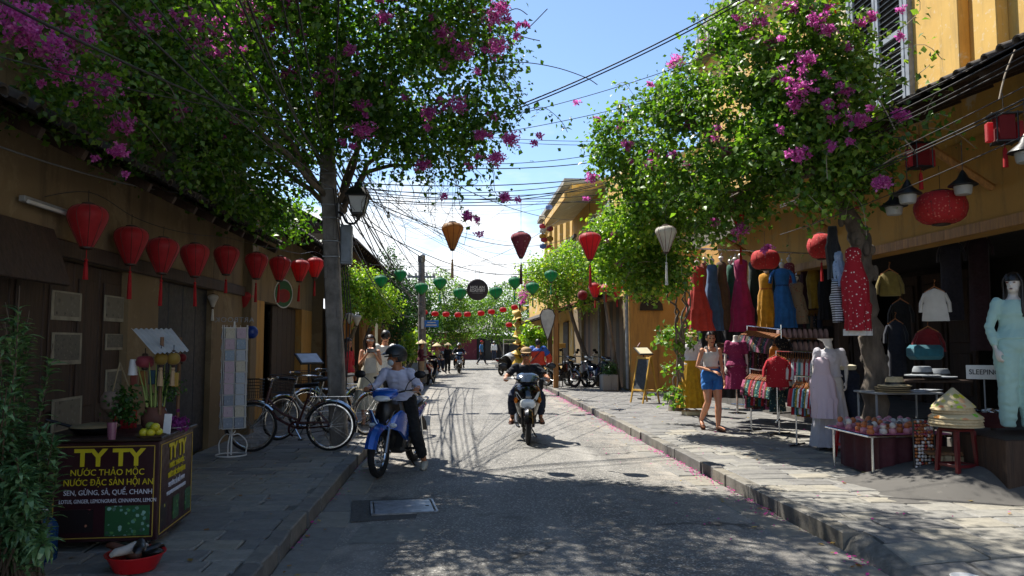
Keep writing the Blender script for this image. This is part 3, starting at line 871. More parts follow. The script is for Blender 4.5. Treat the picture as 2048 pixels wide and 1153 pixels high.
eave_roof(root, 46.2, 63, -3.0, 3.9, -7, 5.8, tiles=False)
for y in (48, 52, 57):
    s = MB(); wbox(s, -3.61, -3.55, y, y + 1.5, 0, 2.4); wpart(root, s, 'door', M_WOOD)
# ---------------------------------------------------------------- far end of the street
ye = 70
root = thing('maroon_house', 'low maroon-walled house with a tiled roof closing the end of the street', 'building', (0, ye, 0))
s = MB(); wbox(s, -6, 1.6, ye, ye + .3, 0, 2.55); wpart(root, s, 'wall', mat_plaster('maroon_plaster', '#6b2b33', '#3a1c20', pale='#7d4a4c'))
s = MB(); wbox(s, 1.6, 9, ye + .1, ye + .4, 0, 2.3); wpart(root, s, 'annex_wall', M_DARK)
for x in (-1.0, 2.4, 4.6):
    s = MB(); wbox(s, x, x + 1.1, ye - .04, ye + .15, 0, 2.0, .01); wpart(root, s, 'doorway', M_BLACK)
s = MB()
n = 40
def fn(a, b):
    x = -6.5 + 16 * a
    return (x, ye - .7 + 3.7 * b, 2.55 + 1.5 * b + .05 * math.cos(x / .28 * 2 * PI))
s.grid(fn, 340, 3); wpart(root, s, 'roof', mat('weathered_grey_tile', '#77706a', .85, var=.35, scale=4), 60)
root = thing('pale_gatehouse', 'pale yellow narrow house beside the maroon one at street end', 'building', (-5, 66, 0))
s = MB(); wbox(s, -6.5, -4.0, 66, 66.3, 0, 3.3); wpart(root, s, 'wall', M_PALE)
s = MB(); wbox(s, -5.6, -4.8, 65.95, 66.0, 0, 2.1); wpart(root, s, 'door', M_YEL)
s = MB(); wbox(s, -6.8, -3.8, 65.6, 68, 3.3, 3.5); wpart(root, s, 'roof', M_TILE)
# ================================================================== TREES AND PLANTS
def leaf_cloud(name, pts, nrm, size, m, parent, aspect=.72, fold=.25, jit=.75, droop=.35, kind='stuff', shrink=False):
    """one folded, pointed leaf (two quads) at every point"""
    n = len(pts); pts = np.asarray(pts); nrm = np.asarray(nrm)
    N = nrm + RNG.normal(0, jit, (n, 3)); N /= np.linalg.norm(N, axis=1, keepdims=True) + 1e-9
    T = RNG.normal(0, 1, (n, 3)); T[:, 2] -= droop * 2
    T -= N * np.sum(T * N, axis=1, keepdims=True); T /= np.linalg.norm(T, axis=1, keepdims=True) + 1e-9
    B = np.cross(N, T)
    s = (size * np.clip(np.linalg.norm(pts - np.array(CO), axis=1) / 9.5, .45, 1.0) * RNG.uniform(.45, 1.35, n))[:, None] if shrink else (size * RNG.uniform(.45, 1.35, n))[:, None]
    w = s * aspect * .5
    base = pts; tip = pts + T * s - N * s * .12
    midc = pts + T * s * .45
    L = midc + B * w + N * s * fold * .5; Rr = midc - B * w + N * s * fold * .5
    V = np.stack([base, Rr, tip, L, midc - N * 0.0], axis=1).reshape(-1, 3)
    k = np.arange(n)[:, None] * 5
    F = np.concatenate([k + np.array([[0, 1, 4]]), k + np.array([[1, 2, 4]]), k + np.array([[2, 3, 4]]), k + np.array([[3, 0, 4]])])
    F = F.reshape(-1, 3)
    o = fast_mesh(name, V, F, m, parent)
    if kind: o['kind'] = kind
    return o
def blob_points(blobs, per_m3=None, total=None, shell=.55, clump=.16, nclump=9, gap=None):
    """leaf positions in leafy sprays scattered through ellipsoids; blobs: (center, radius or (rx,ry,rz), weight)"""
    P = []; Nn = []
    vol = [(np.prod(b[1]) if hasattr(b[1], '__len__') else b[1] ** 2.3) * b[2] for b in blobs]
    tot = sum(vol)
    for b, v in zip(blobs, vol):
        n = max(12, int(total * v / tot)); c = np.array(b[0]); r = np.array(b[1] if hasattr(b[1], '__len__') else [b[1]] * 3)
        nc = max(3, n // nclump)
        d = RNG.normal(0, 1, (nc, 3)); d /= np.linalg.norm(d, axis=1, keepdims=True)
        rad = np.where(RNG.random(nc) < shell, RNG.uniform(.78, 1.08, nc), RNG.random(nc) ** (1 / 2.4))
        cc = c + d * rad[:, None] * r
        idx = RNG.integers(0, nc, n)
        P.append(cc[idx] + RNG.normal(0, clump, (n, 3))); Nn.append(d[idx] * .6 + np.array([0, 0, .75]))
    P = np.concatenate(P); Nn = np.concatenate(Nn)
    if gap is not None:
        m = np.array([mnoise.noise(Vector(q) * 1.25) + .6 * mnoise.noise(Vector(q) * 3.1) for q in P]) > gap
        P = P[m]; Nn = Nn[m]
    return P, Nn
def strand_points(strands, step=.028, spread=.05):
    P = []; Nn = []
    for s_, dens in strands:
        c = catmull(s_, 10)
        for i in range(len(c) - 1):
            L = (c[i + 1] - c[i]).length; k = max(1, int(L / step * dens))
            for q in range(k):
                p = c[i].lerp(c[i + 1], random.random())
                P.append((p.x + random.gauss(0, spread), p.y + random.gauss(0, spread), p.z + random.gauss(0, spread))); Nn.append((0, -.5, .5))
    return np.array(P), np.array(Nn)
M_BARK = mat('grey_bark', '#6d6256', .9, var=.35, scale=9, bump=.9, bscale=30, stretch=(1, 1, .3))
M_TWIG = mat('twig', '#5a4b3a', .85, var=.25)
M_LEAF = leafmat('bougainvillea_leaf', ['#36521f', '#4c7026', '#628632', '#8aa548', '#3f6024'])
M_LEAFY = leafmat('bright_leaf', ['#4d742a', '#6d9434', '#98b044', '#7c9e3a', '#b4b850'])
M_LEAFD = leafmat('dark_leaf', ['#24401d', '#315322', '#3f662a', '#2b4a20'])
M_MAG = petalmat('magenta_bract', ['#cc4cae', '#de74c4', '#c03c9e', '#eb9ad6', '#d658b4'], .6)
def limb(root, name, pts, r0, r1, m=M_BARK, n=9, wob=.0):
    c = catmull(pts, 7); k = len(c); s = MB()
    if wob:
        c = [p + Vector((random.gauss(0, wob), random.gauss(0, wob), 0)) if 0 < i < k - 1 else p for i, p in enumerate(c)]
    s.tube(c, [r0 + (r1 - r0) * i / (k - 1) for i in range(k)], n)
    return wpart(root, s, name, m, 60)
def flower_cluster(root, p, r, n=None, m=M_MAG, name='flower_cluster', bs=1.0):
    """a spray of papery three-bract flowers"""
    n = n or int(60 + 2600 * r * r)
    V = []; F = []
    for _ in range(n):
        d = Vector((random.gauss(0, 1), random.gauss(0, .8), random.gauss(0, .75))) * (r * .52)
        c = p + d; ax = Vector((random.gauss(0, 1), random.gauss(-.5, 1), random.gauss(.2, 1))).normalized()
        x = ax.orthogonal().normalized(); y = ax.cross(x); s_ = rnd(.022, .036) * bs
        a0 = rnd(0, 6)
        for q in range(3):
            a = a0 + q * 2.094
            u = x * math.cos(a) + y * math.sin(a); w = x * -math.sin(a) + y * math.cos(a)
            k = len(V)
            V += [c, c + u * s_ * .6 + w * s_ * .45 + ax * s_ * .45, c + u * s_ * 1.15 + ax * s_ * .75, c + u * s_ * .6 - w * s_ * .45 + ax * s_ * .45]
            F.append((k, k + 1, k + 2, k + 3))
    o = fast_mesh(name, [tuple(v) for v in V], F, m, root)
    o.location = -Vector(root.location)
    o['kind'] = 'stuff'
    return o
def pb(px, py, d, r, w=1.0): return (tuple(W(px, py, d)), r, w)
def pl(px, py, d, r, w=1.0, lim=2.85):
    k = (1024 - px) / 1500 - .07      # keep the crown on the street side of the left house
    if k > 0 and lim / k < d: r = r * max(.6, lim / k / d); d = lim / k
    return pb(px, py, d, r, w * (.55 if py < -60 else 1))
def shoots(blobs, n, l0, l1, up=.5, dens=1.3):
    out = []
    for _ in range(n):
        c, r, w = random.choice(blobs); r = r if not hasattr(r, '__len__') else max(r)
        d = Vector((random.gauss(0, 1), random.gauss(-.5, .8), random.gauss(up, .8))).normalized(); p = Vector(c) + d * r * .85
        L = rnd(l0, l1); q = p + d * L * .6 + Vector((0, 0, .1 * L)); e = p + d * L + Vector((rnd(-.1, .1), rnd(-.1, .1), -.25 * L))
        out.append(([p, q, e], dens))
    return out
# ---------------------------------------------------------------- big bougainvillea over the left pavement
base = W(673, 890, 11.3); base.z = .12
root = thing('bougainvillea', 'huge dark bougainvillea spreading over the street around the concrete pole', 'tree', base)
limb(root, 'trunk', [base, base + Vector((-.04, .05, 1.2)), base + Vector((-.04, 0, 2.4)), base + Vector((-.05, -.1, 3.4))], .075, .06, wob=.015)
fork = base + Vector((-.05, -.1, 3.4))
for px, py, d in ((900, 200, 10), (760, 60, 10), (500, 100, 10), (320, 60, 8.6), (140, 90, 7.6), (480, 330, 10.8), (840, 330, 10.2), (620, -200, 9), (900, -180, 9)):
    k = (1024 - px) / 1500 - .07; e = W(px, py, min(d, 2.85 / k) if k > 0 else d); limb(root, 'limb', [fork, fork.lerp(e, .45) + Vector((rnd(-.15, .15), rnd(-.15, .15), .35)), e], .05, .015, n=7, wob=.03)
blobs = [pl(*q) for q in ((955, 90, 10, .62), (945, 215, 9.9, .58), (965, 285, 9.8, .33), (880, 60, 10, .9), (870, 190, 10, .85), (880, 285, 10, .5), (790, 120, 10, 1.0), (780, 250, 10.3, .62), (680, 60, 10, 1.2), (690, 210, 10.2, .75),
    (560, 80, 10, 1.25), (560, 240, 10.5, .8), (590, 300, 11, .45), (430, 90, 9.6, 1.25), (430, 250, 10.4, .85), (470, 350, 11, .62), (410, 330, 10.6, .5), (290, 60, 8.6, 1.25), (290, 215, 9, .85), (330, 300, 9.6, .5),
    (130, 60, 7.6, 1.15), (110, 185, 8, .75), (170, 250, 8.6, .5), (-20, 60, 7, 1.1), (-20, 190, 7.4, .6), (1010, -160, 9.2, .8), (900, -150, 9.5, 1.1), (700, -180, 9.2, 1.35), (500, -190, 9, 1.4), (290, -190, 8, 1.4), (80, -220, 7, 1.3),
    (980, -330, 8.4, 1.0), (800, -380, 8.2, 1.3), (560, -420, 8, 1.4), (300, -430, 7, 1.3), (1080, -420, 7.6, .8), (900, -560, 7.2, 1.1), (1200, -330, 8, .75, 2.5), (1350, -340, 7.6, .75, 2.5), (1490, -330, 7.6, .7, 3), (1620, -340, 7.4, .65, 3), (1720, -380, 7.2, .5, 3), (150, 215, 7, .45), (300, 300, 8.6, .4), (520, 400, 11.2, .4), (440, 410, 10.5, .4), (250, 150, 7, .8), (380, 180, 8, .8), (620, 150, 9.6, .9), (20, 140, 6, .7))] + [((-2.78 + .12 * math.sin(3 * q), 3.6 + .62 * q, 3.55 + .12 * math.sin(5 * q)), (.42, .45, .38), 1.3) for q in range(15)]
P, Nn = blob_points(blobs, total=162000, shell=.45, clump=.14, gap=-.13)
keep = (P[:, 2] > 3.12) | (P[:, 0] > -1.6); P = P[keep]; Nn = Nn[keep]
strands = []
for a in ([(905, 300, 9.8), (915, 380, 9.75), (925, 430, 9.7), (940, 437, 9.7)], [(960, 290, 9.8), (985, 340, 9.75), (990, 385, 9.75), (1010, 400, 9.7)],
          [(990, 250, 9.8), (1040, 225, 9.7), (1085, 215, 9.7), (1120, 240, 9.65), (1135, 265, 9.6)], [(760, 330, 10.2), (740, 350, 10.2), (725, 365, 10.2)], [(820, 330, 10), (800, 345, 10), (775, 350, 10)],
          [(1000, 60, 10), (1015, 110, 10), (1005, 180, 10)], [(940, 330, 9.9), (955, 365, 9.9), (935, 370, 9.9)], [(870, 310, 10), (858, 345, 10), (850, 360, 10)], [(1000, 200, 9.9), (1020, 245, 9.9), (1015, 300, 9.9)],
          [(480, 380, 11), (500, 430, 11), (510, 460, 11)], [(700, 300, 10.2), (720, 330, 10.2), (735, 345, 10.2)], [(600, 330, 11), (620, 360, 11), (640, 365, 11)], [(900, 330, 9.9), (895, 370, 9.9)],):
    strands.append(([W(*q) for q in a], 1.6))
sh = shoots(blobs[:24], 90, .25, .6, .1); strands += sh
P2, N2 = strand_points(strands, spread=.05)
o = leaf_cloud('leaves', np.concatenate([P, P2]), np.concatenate([Nn, N2]), .078, leafmat('shade_darkened_leaf', ['#2a451a', '#3d621f', '#4f7626', '#749238', '#33541d']), root, shrink=True); o.location = -Vector(base)  # darker palette puts the crown's own shade into the leaf colour
for (px, py, d, r) in ((988, 35, 9.5, .13), (1000, 15, 9.5, .11), (925, 100, 9.4, .16), (995, 95, 9.5, .13), (885, 65, 9.3, .1), (770, 38, 9.2, .09), (915, 210, 9.3, .12), (860, 228, 9.4, .09), (1022, 278, 9.5, .1), (938, 433, 9.6, .06),
    (990, 317, 9.5, .1), (728, 262, 9.4, .13), (662, 155, 9.2, .1), (575, 145, 9.3, .1), (725, 212, 9.4, .08), (530, 90, 9.2, .16), (555, 40, 9.2, .15), (500, 30, 9, .16), (590, 60, 9.2, .09), (430, 60, 8.6, .16), (400, 95, 8.6, .14), (450, 120, 8.8, .1),
    (380, 40, 8.3, .13), (290, 48, 7.6, .13), (155, 78, 6.7, .13), (125, 135, 7, .12), (95, 95, 6.6, .12), (60, 75, 6.4, .15), (20, 30, 6.2, .17), (50, 45, 6.3, .13), (185, 165, 7.6, .1), (210, 185, 7.7, .1), (240, 245, 8.1, .13), (225, 165, 7.6, .09),
    (360, 222, 9, .11), (470, 240, 9.6, .08), (238, 305, 8.4, .08), (575, 5, 9, .13), (490, 8, 8.8, .1), (160, 30, 6.8, .09), (960, 270, 9.5, .07), (1010, 395, 9.6, .05), (845, 330, 9.7, .07), (700, 100, 9.2, .07)):
    k = (1024 - px) / 1500 - .07
    dd = min(d, 2.45 / k) if k > 0 else d; flower_cluster(root, W(px, py, dd), r * dd / d, int(60 + 2600 * r * r), bs=dd / d)
    for _ in range(2): flower_cluster(root, W(px + rnd(-60, 60), py + rnd(-50, 50), dd), .04 * dd / 9, 16, bs=dd / d)
tw = MB()
for a in ([(960, 130, 10), (1040, 125, 9.9), (1110, 135, 9.8), (1170, 155, 9.7), (1195, 170, 9.7)], [(985, 90, 9.9), (1040, 70, 9.8), (1095, 18, 9.7)], [(1000, 150, 9.9), (1030, 190, 9.8), (1060, 215, 9.7)], [(990, 40, 9.9), (1030, 18, 9.8), (1055, 30, 9.8)], [(1010, 60, 9.9), (1050, 75, 9.8), (1080, 82, 9.8)]):
    tw.tube(catmull([W(*q) for q in a], 6), .006, 5)
for q, _ in strands: tw.tube(catmull(q, 3), .004, 4)
for i in range(26):          # dry tendrils hanging below the crown
    x = rnd(690, 900); y = rnd(300, 340); q = [W(x, y, rnd(9.8, 10.6))]
    for j in range(4): q.append(q[-1] + Vector((rnd(-.16, .16), rnd(-.05, .05), -rnd(.1, .32))))
    tw.tube(catmull(q, 4), .0028, 4)
wpart(root, tw, 'bare_twigs', M_TWIG)['kind'] = 'stuff'
# ---------------------------------------------------------------- bougainvillea on the right pavement
base = W(1742, 905, 9.7); base.z = .12
root = thing('bougainvillea', 'sunlit green bougainvillea with pink blooms over the clothes shop front', 'tree', base)
tp = [base, W(1752, 760, 9.7), W(1735, 620, 9.65), W(1722, 500, 9.6), W(1690, 420, 9.6), W(1620, 330, 9.7)]
limb(root, 'trunk', tp, .16, .085, n=12, wob=.025)
for k in range(26):
    i = rnd(0, .75); c = catmull(tp, 7); p = c[int(i * (len(c) - 1))]; s = MB()
    a = rnd(0, 6.28); s.ell(p + Vector((math.cos(a) * .12, math.sin(a) * .12, 0)), (rnd(.03, .07), rnd(.03, .07), rnd(.06, .14)), 8, 6); wpart(root, s, 'trunk_knot', M_BARK, 60)
fk = W(1640, 345, 9.7)
for e in ((1780, 150, 9), (1600, 100, 9.5), (1450, 150, 10.5), (1350, 300, 11.5), (1260, 480, 13), (1500, 300, 10), (1800, 280, 8.6), (1430, 420, 11.5)):
    q = W(*e); limb(root, 'limb', [fk, fk.lerp(q, .5) + Vector((0, 0, .2)), q], .05, .015, n=7, wob=.03)
blobs = [pb(*q) for q in ((1680, 130, 9.0, .38), (1620, 120, 9.3, .62), (1540, 110, 9.6, .6), (1700, 230, 9.0, .6), (1600, 240, 9.3, .78), (1500, 230, 9.8, .75), (1420, 200, 10.3, .55), (1350, 210, 10.8, .45),
    (1300, 230, 11.2, .38), (1660, 330, 9.2, .52), (1560, 350, 9.6, .66), (1460, 340, 10.2, .72), (1360, 320, 10.9, .7), (1280, 310, 11.5, .6), (1230, 290, 11.8, .42), (1290, 400, 12, .55), (1380, 420, 11.4, .45), (1440, 430, 10.8, .3), (1735, 330, 8.9, .3),
    (1280, 470, 12.5, .5), (1330, 470, 12.2, .4), (1250, 520, 13, .42), (1300, 540, 12.6, .36), (1350, 520, 12.2, .3), (1440, 90, 10.0, .32), (1620, 40, 9.2, .35), (1480, 60, 9.8, .3), (1835, 250, 8.4, .15))]
P, Nn = blob_points(blobs, total=56000, shell=.6, clump=.13, gap=-.10)
strands = [([W(*q) for q in a], 1.5) for a in ([(1400, 60, 9.8), (1425, 10, 9.7), (1440, -40, 9.7)], [(1700, 90, 8.9), (1750, 120, 8.7), (1800, 100, 8.5), (1850, 90, 8.4), (1885, 120, 8.3)], [(1740, 150, 8.8), (1800, 170, 8.5), (1860, 130, 8.4)], [(1230, 300, 12), (1200, 260, 12), (1190, 240, 12)],
    [(1350, 190, 10.8), (1300, 195, 11), (1250, 200, 11.2)], [(1290, 230, 11), (1230, 250, 11.4), (1195, 275, 11.8)], [(1640, 30, 9), (1600, 0, 9), (1560, -30, 9)], [(1780, 220, 8.7), (1830, 240, 8.5), (1870, 245, 8.4)], [(1660, 400, 9.4), (1640, 440, 9.4), (1605, 460, 9.5)], [(1480, 420, 10.4), (1490, 450, 10.4), (1470, 475, 10.4)],
    [(1250, 360, 12), (1215, 400, 12.2), (1200, 440, 12.4)], [(1730, 360, 9), (1700, 400, 9), (1690, 440, 9)], [(1800, 60, 8.6), (1840, 20, 8.5), (1830, -20, 8.5)], [(1240, 560, 13), (1270, 580, 12.8), (1310, 560, 12.5)])]
sh2 = shoots(blobs, 130, .2, .6, .45); strands += sh2
P2, N2 = strand_points(strands, spread=.045)
bl2 = [pb(*q) for q in ((1250, 500, 12.7, .5), (1300, 440, 12, .42), (1230, 460, 12.9, .4), (1290, 560, 12.6, .3), (1240, 550, 13, .3))]
P3, N3 = blob_points(bl2, total=8500, shell=.7, clump=.1)
o = leaf_cloud('leaves', np.concatenate([P, P2]), np.concatenate([Nn, N2]), .080, M_LEAF, root); o.location = -Vector(base)
o = leaf_cloud('young_leaves', P3, N3, .075, M_LEAFY, root); o.location = -Vector(base)
for (px, py, d, r) in ((1600, 178, 8.5, .15), (1612, 118, 8.6, .11), (1635, 40, 8.7, .12), (1655, 60, 8.6, .09), (1520, 40, 9.2, .1), (1350, 125, 10.4, .13), (1600, 310, 8.6, .11), (1300, 330, 11.1, .13), (1720, 240, 8.4, .12), (1805, 230, 8.2, .08), (1590, 210, 8.6, .08), (1555, 160, 9, .07),
    (1255, 290, 11.3, .1), (1455, 300, 9.6, .09), (1420, 270, 9.9, .07), (1690, 180, 8.5, .1), (1540, 85, 9.2, .08), (1760, 365, 8.4, .08), (1480, 460, 10.2, .1), (1430, 445, 10.6, .07), (1185, 355, 11.9, .1), (1195, 240, 11.9, .05), (1740, 35, 8.5, .08), (1655, 210, 8.5, .06), (1580, 15, 9, .1), (1380, 250, 10.3, .06), (1230, 470, 12.4, .06)):
    flower_cluster(root, W(px, py, d), r * .85)
    for _ in range(2): flower_cluster(root, W(px + rnd(-70, 70), py + rnd(-60, 60), d), .045, 16)
tw = MB()
for a in ([(1740, 350, 8.7), (1780, 320, 8.5), (1825, 300, 8.3)], [(1690, 170, 8.6), (1750, 190, 8.5), (1790, 260, 8.4)], [(2030, 100, 7), (2010, 150, 7), (1998, 200, 7)], [(1810, 280, 8.3), (1830, 305, 8.3)]):
    tw.tube(catmull([W(*q) for q in a], 6), .008, 5)
for q, _ in strands: tw.tube(catmull(q, 3), .004, 4)
wpart(root, tw, 'bare_twigs', mat('pale_twig', '#9c8f7c', .8), None)['kind'] = 'stuff'
# climbing stems up the wall side below the crown (left edge of the clothes shop)
s0 = G(1365, 812, .12)
root = thing('wall_climber', 'leafy climbing vine with thin stems beside the yellow skirt mannequin', 'vine', s0)
for k in range(5):
    q = [s0 + Vector((rnd(-.2, .2), rnd(-.1, .1), 0)), W(1355 + rnd(-10, 20), 700, 13.6), W(1360 + rnd(-20, 20), 600, 13.2), W(1340 + rnd(-40, 40), 530, 12.6)]
    limb(root, 'stem', q, .025, .012, n=6, wob=.03)
P, Nn = blob_points([pb(1335, 680, 13.6, (.3, .2, .13)), pb(1365, 670, 13.5, .2), pb(1345, 745, 13.7, (.14, .14, .3)), pb(1345, 555, 12.8, .22), pb(1345, 790, 13.7, .14)], total=750, shell=.6, clump=.09)
o = leaf_cloud('leaves', P, Nn, .10, M_LEAF, root); o.location = -Vector(s0)
# ---------------------------------------------------------------- shrubs and trees farther along
def far_vine(name, label, cat, bl, total, m, size=.09, stem=None, flowers=(), group=None):
    b = [pb(*q) for q in bl]
    c = Vector(b[0][0]); bz = Vector((c.x, c.y, 0)) if stem is None else stem
    r = thing(name, label, cat, bz, 0, group)
    s = MB(); s.tube(catmull([bz, bz.lerp(c, .5) + Vector((rnd(-.15, .15), 0, 0)), c], 6), [.09 - .05 * i / 12 for i in range(13)], 7); wpart(r, s, 'trunk', M_BARK)
    for q in b[1:5]: limb(r, 'limb', [c, c.lerp(Vector(q[0]), .5) + Vector((0, 0, .1)), Vector(q[0])], .035, .012, n=6)
    P, Nn = blob_points(b, total=total, shell=.6, clump=.13)
    o = leaf_cloud('crown', P, Nn, size, m, r); o.location = -bz
    for q in flowers: flower_cluster(r, W(*q[:3]), q[3])
    return r
far_vine('roof_vine', 'bright green vine tumbling over the low roof just past the pole', 'vine', [(735, 590, 21.5, .62), (705, 570, 21, .5), (765, 610, 22, .5), (700, 610, 20.5, .35), (745, 620, 21.5, .4)], 6500, M_LEAFY, .09, stem=Vector((-3.6, 21.9, .1)))
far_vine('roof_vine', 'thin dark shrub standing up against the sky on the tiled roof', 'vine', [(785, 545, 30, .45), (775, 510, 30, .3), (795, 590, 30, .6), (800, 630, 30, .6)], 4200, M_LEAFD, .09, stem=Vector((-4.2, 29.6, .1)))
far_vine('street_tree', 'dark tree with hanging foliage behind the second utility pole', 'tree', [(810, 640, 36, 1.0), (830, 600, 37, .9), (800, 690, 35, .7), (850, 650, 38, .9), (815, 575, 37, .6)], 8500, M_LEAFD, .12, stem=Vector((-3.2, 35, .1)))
far_vine('street_tree', 'mid green tree behind the row of green lanterns', 'tree', [(890, 610, 46, 1.4), (915, 640, 46, 1.2), (880, 570, 47, 1.0), (925, 590, 48, .9), (905, 670, 46, .9), (945, 620, 50, 1.0)], 9000, M_LEAF, .14, stem=Vector((-3.0, 45, .1)))
far_vine('street_tree', 'leafy tree filling the end of the street under the round sign', 'tree', [(985, 630, 58, 1.7), (1010, 600, 60, 1.5), (960, 600, 60, 1.2), (1030, 650, 56, 1.4), (950, 655, 60, 1.0), (1000, 655, 58, 1.2)], 9500, M_LEAF, .16, stem=Vector((3.6, 58, .1)))
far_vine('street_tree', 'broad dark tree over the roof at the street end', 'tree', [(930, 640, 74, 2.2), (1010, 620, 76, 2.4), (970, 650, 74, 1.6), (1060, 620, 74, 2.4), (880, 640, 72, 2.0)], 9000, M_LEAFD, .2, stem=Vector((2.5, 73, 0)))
far_vine('corner_vine', 'rounded green vine with small pink blooms over the rusty roof', 'vine', [(1120, 540, 25, .75), (1085, 560, 25, .6), (1150, 560, 25, .7), (1110, 590, 24.6, .5), (1060, 585, 25.5, .4), (1145, 515, 25.5, .5), (1170, 600, 25, .4), (1065, 540, 25.5, .4)], 9500, M_LEAFY, .095, stem=Vector((4.75, 25.4, .1)), flowers=((1050, 590, 24.9, .2), (1056, 570, 24.9, .15), (1045, 605, 24.9, .1)))
far_vine('corner_vine', 'shaded leafy vine above the plank doors next to the drain pipe', 'vine', [(1200, 540, 23, .5), (1180, 515, 23.5, .45), (1215, 510, 22.5, .45), (1225, 560, 22, .3)], 4500, M_LEAF, .09, stem=Vector((5.0, 23.4, .1)))
far_vine('potted_palm', 'small bright palm behind the man in the red jacket', 'plant', [(1075, 680, 30, .35), (1060, 670, 30, .3), (1090, 670, 30, .25)], 700, M_LEAFY, .2, stem=Vector((3.9, 29.6, .1)))
far_vine('street_tree', 'thin tree with bright leaves beside the timber shopfront', 'tree', [(830, 680, 31, .4), (815, 700, 30.5, .4), (845, 695, 31, .3)], 900, M_LEAFY, .16, stem=Vector((-3.1, 30.5, .1)))
# ================================================================== POLES, CABLES, LANTERNS, SIGNS
M_PCONC = mat('pole_concrete', '#85817a', .85, var=.25, scale=5, bump=.4, bscale=30, col2='#5e5a54')
M_CABLE = mat('cable_rubber', '#1b1b1c', .55, var=.1)
M_CABLEG = mat('grey_cable', '#5f6264', .5, var=.1)
M_GLASS = mat('frosted_glass', '#d9dcd8', .25, var=.05, trans=.3)
M_GAL = mat('galvanised', '#9a9d9f', .4, .8, var=.2)
def cable(p0, p1, sag, r=.006, label='black power cable strung along the street', group='street cables', m=None, n=16, name='power_cable', mid=None):
    p0 = Vector(p0); p1 = Vector(p1)
    pts = []
    for i in range(n + 1):
        t_ = i / n; p = p0.lerp(p1, t_); p.z -= sag * 4 * t_ * (1 - t_)
        if mid: p += Vector(mid) * (4 * t_ * (1 - t_))
        pts.append(p - p0)
    s = MB(); s.tube(pts, r, 5)
    o = s.build(name, m or M_CABLE, None, 80, p0)
    return tag(o, label, 'cable', group)
# ---- near concrete pole
pb0 = W(679, 893, 10.8); pb0.z = .1
pt = W(650, 180, 10.75)
ax = (pt - pb0); top = pb0 + ax * (7.4 / ax.length)
root = thing('utility_pole', 'leaning grey concrete utility pole behind the parked bicycles', 'utility pole', pb0)
def polept(f): return pb0.lerp(top, f)
s = MB(); rings = []
for i in range(15):
    f = i / 14; c = polept(f); w = .245 - .085 * f; d = .20 - .06 * f
    rings.append([tuple(c + Vector((x * w / 2, y * d / 2, 0))) for x, y in ((-.85, -1), (.85, -1), (1, -.85), (1, .85), (.85, 1), (-.85, 1), (-1, .85), (-1, -.85))])
s.loft(rings); wpart(root, s, 'shaft', M_PCONC, 30)
for i in range(9):
    f = .13 + i * .075; c = polept(f); w = .245 - .085 * f; d = .20 - .06 * f; s = MB()
    for q in (-1, 1):
        s.box(tuple(c + Vector((q * w * .36, -d / 2 - .006, 0))), (.035, .016, .40), ch=.004)
    s.box(tuple(c + Vector((0, -d / 2 - .006, .22))), (w * .7, .016, .05), ch=.004)
    wpart(root, s, 'cast_rib', M_PCONC)
for f in (.37, .40, .445, .47, .50, .53):
    c = polept(f); w = .245 - .085 * f; d = .20 - .06 * f; s = MB()
    s.box(tuple(c), (w + .03, d + .03, .022), ch=.005); wpart(root, s, 'steel_band', M_GAL)
c = W(693, 490, 10.65); s = MB(); s.box(tuple(c), (.16, .14, .56), ch=.012); s.box(tuple(c + Vector((0, -.075, .0))), (.13, .012, .5), ch=.004); wpart(root, s, 'meter_box', mat('grey_box', '#7d868c', .5, .2, var=.2))
s = MB()
for k in range(3): s.tube(catmull([polept(.5) + Vector((.08 + .03 * k, -.12, 0)), W(690 + 5 * k, 600, 10.6), W(686 + 7 * k, 650, 10.6), W(692, 720 + 30 * k, 10.6)], 6), .008, 5)
wpart(root, s, 'hanging_wire_ends', M_CABLE)
# street lamp on the pole
lc = W(717, 405, 10.45)
root = thing('street_lamp', 'black four-sided lantern street lamp bracketed to the concrete pole', 'street lamp', lc)
s = MB()
hx = [(.075, -.15), (.125, .07)]
s.loft([[(sx * w, sy * w, z) for sx, sy in ((-1, -1), (1, -1), (1, 1), (-1, 1))] for w, z in hx]); s.build('glass', M_GLASS, root)
s = MB()
for sx, sy in ((-1, -1), (1, -1), (1, 1), (-1, 1)): s.tube([(sx * .078, sy * .078, -.155), (sx * .13, sy * .13, .075)], .011, 5)
s.loft([[(sx * w, sy * w, z) for sx, sy in ((-1, -1), (1, -1), (1, 1), (-1, 1))] for w, z in ((.165, .07), (.17, .085), (.10, .19), (.06, .215), (.05, .27), (.025, .29), (.02, .33))])
s.loft([[(sx * w, sy * w, z) for sx, sy in ((-1, -1), (1, -1), (1, 1), (-1, 1))] for w, z in ((.09, -.15), (.085, -.18), (.03, -.21), (.02, -.25))])
s.build('frame', M_BLACK, root)
s = MB(); s.tube(catmull([(0, 0, -.24), (-.06, 0, -.30), (-.16, .02, -.28), (-.23, .06, -.16), (-.31, .1, -.12)], 6), .018, 6); s.box((-.30, .1, -.1), (.03, .12, .2), ch=.005); s.build('bracket', M_BLACK, root)
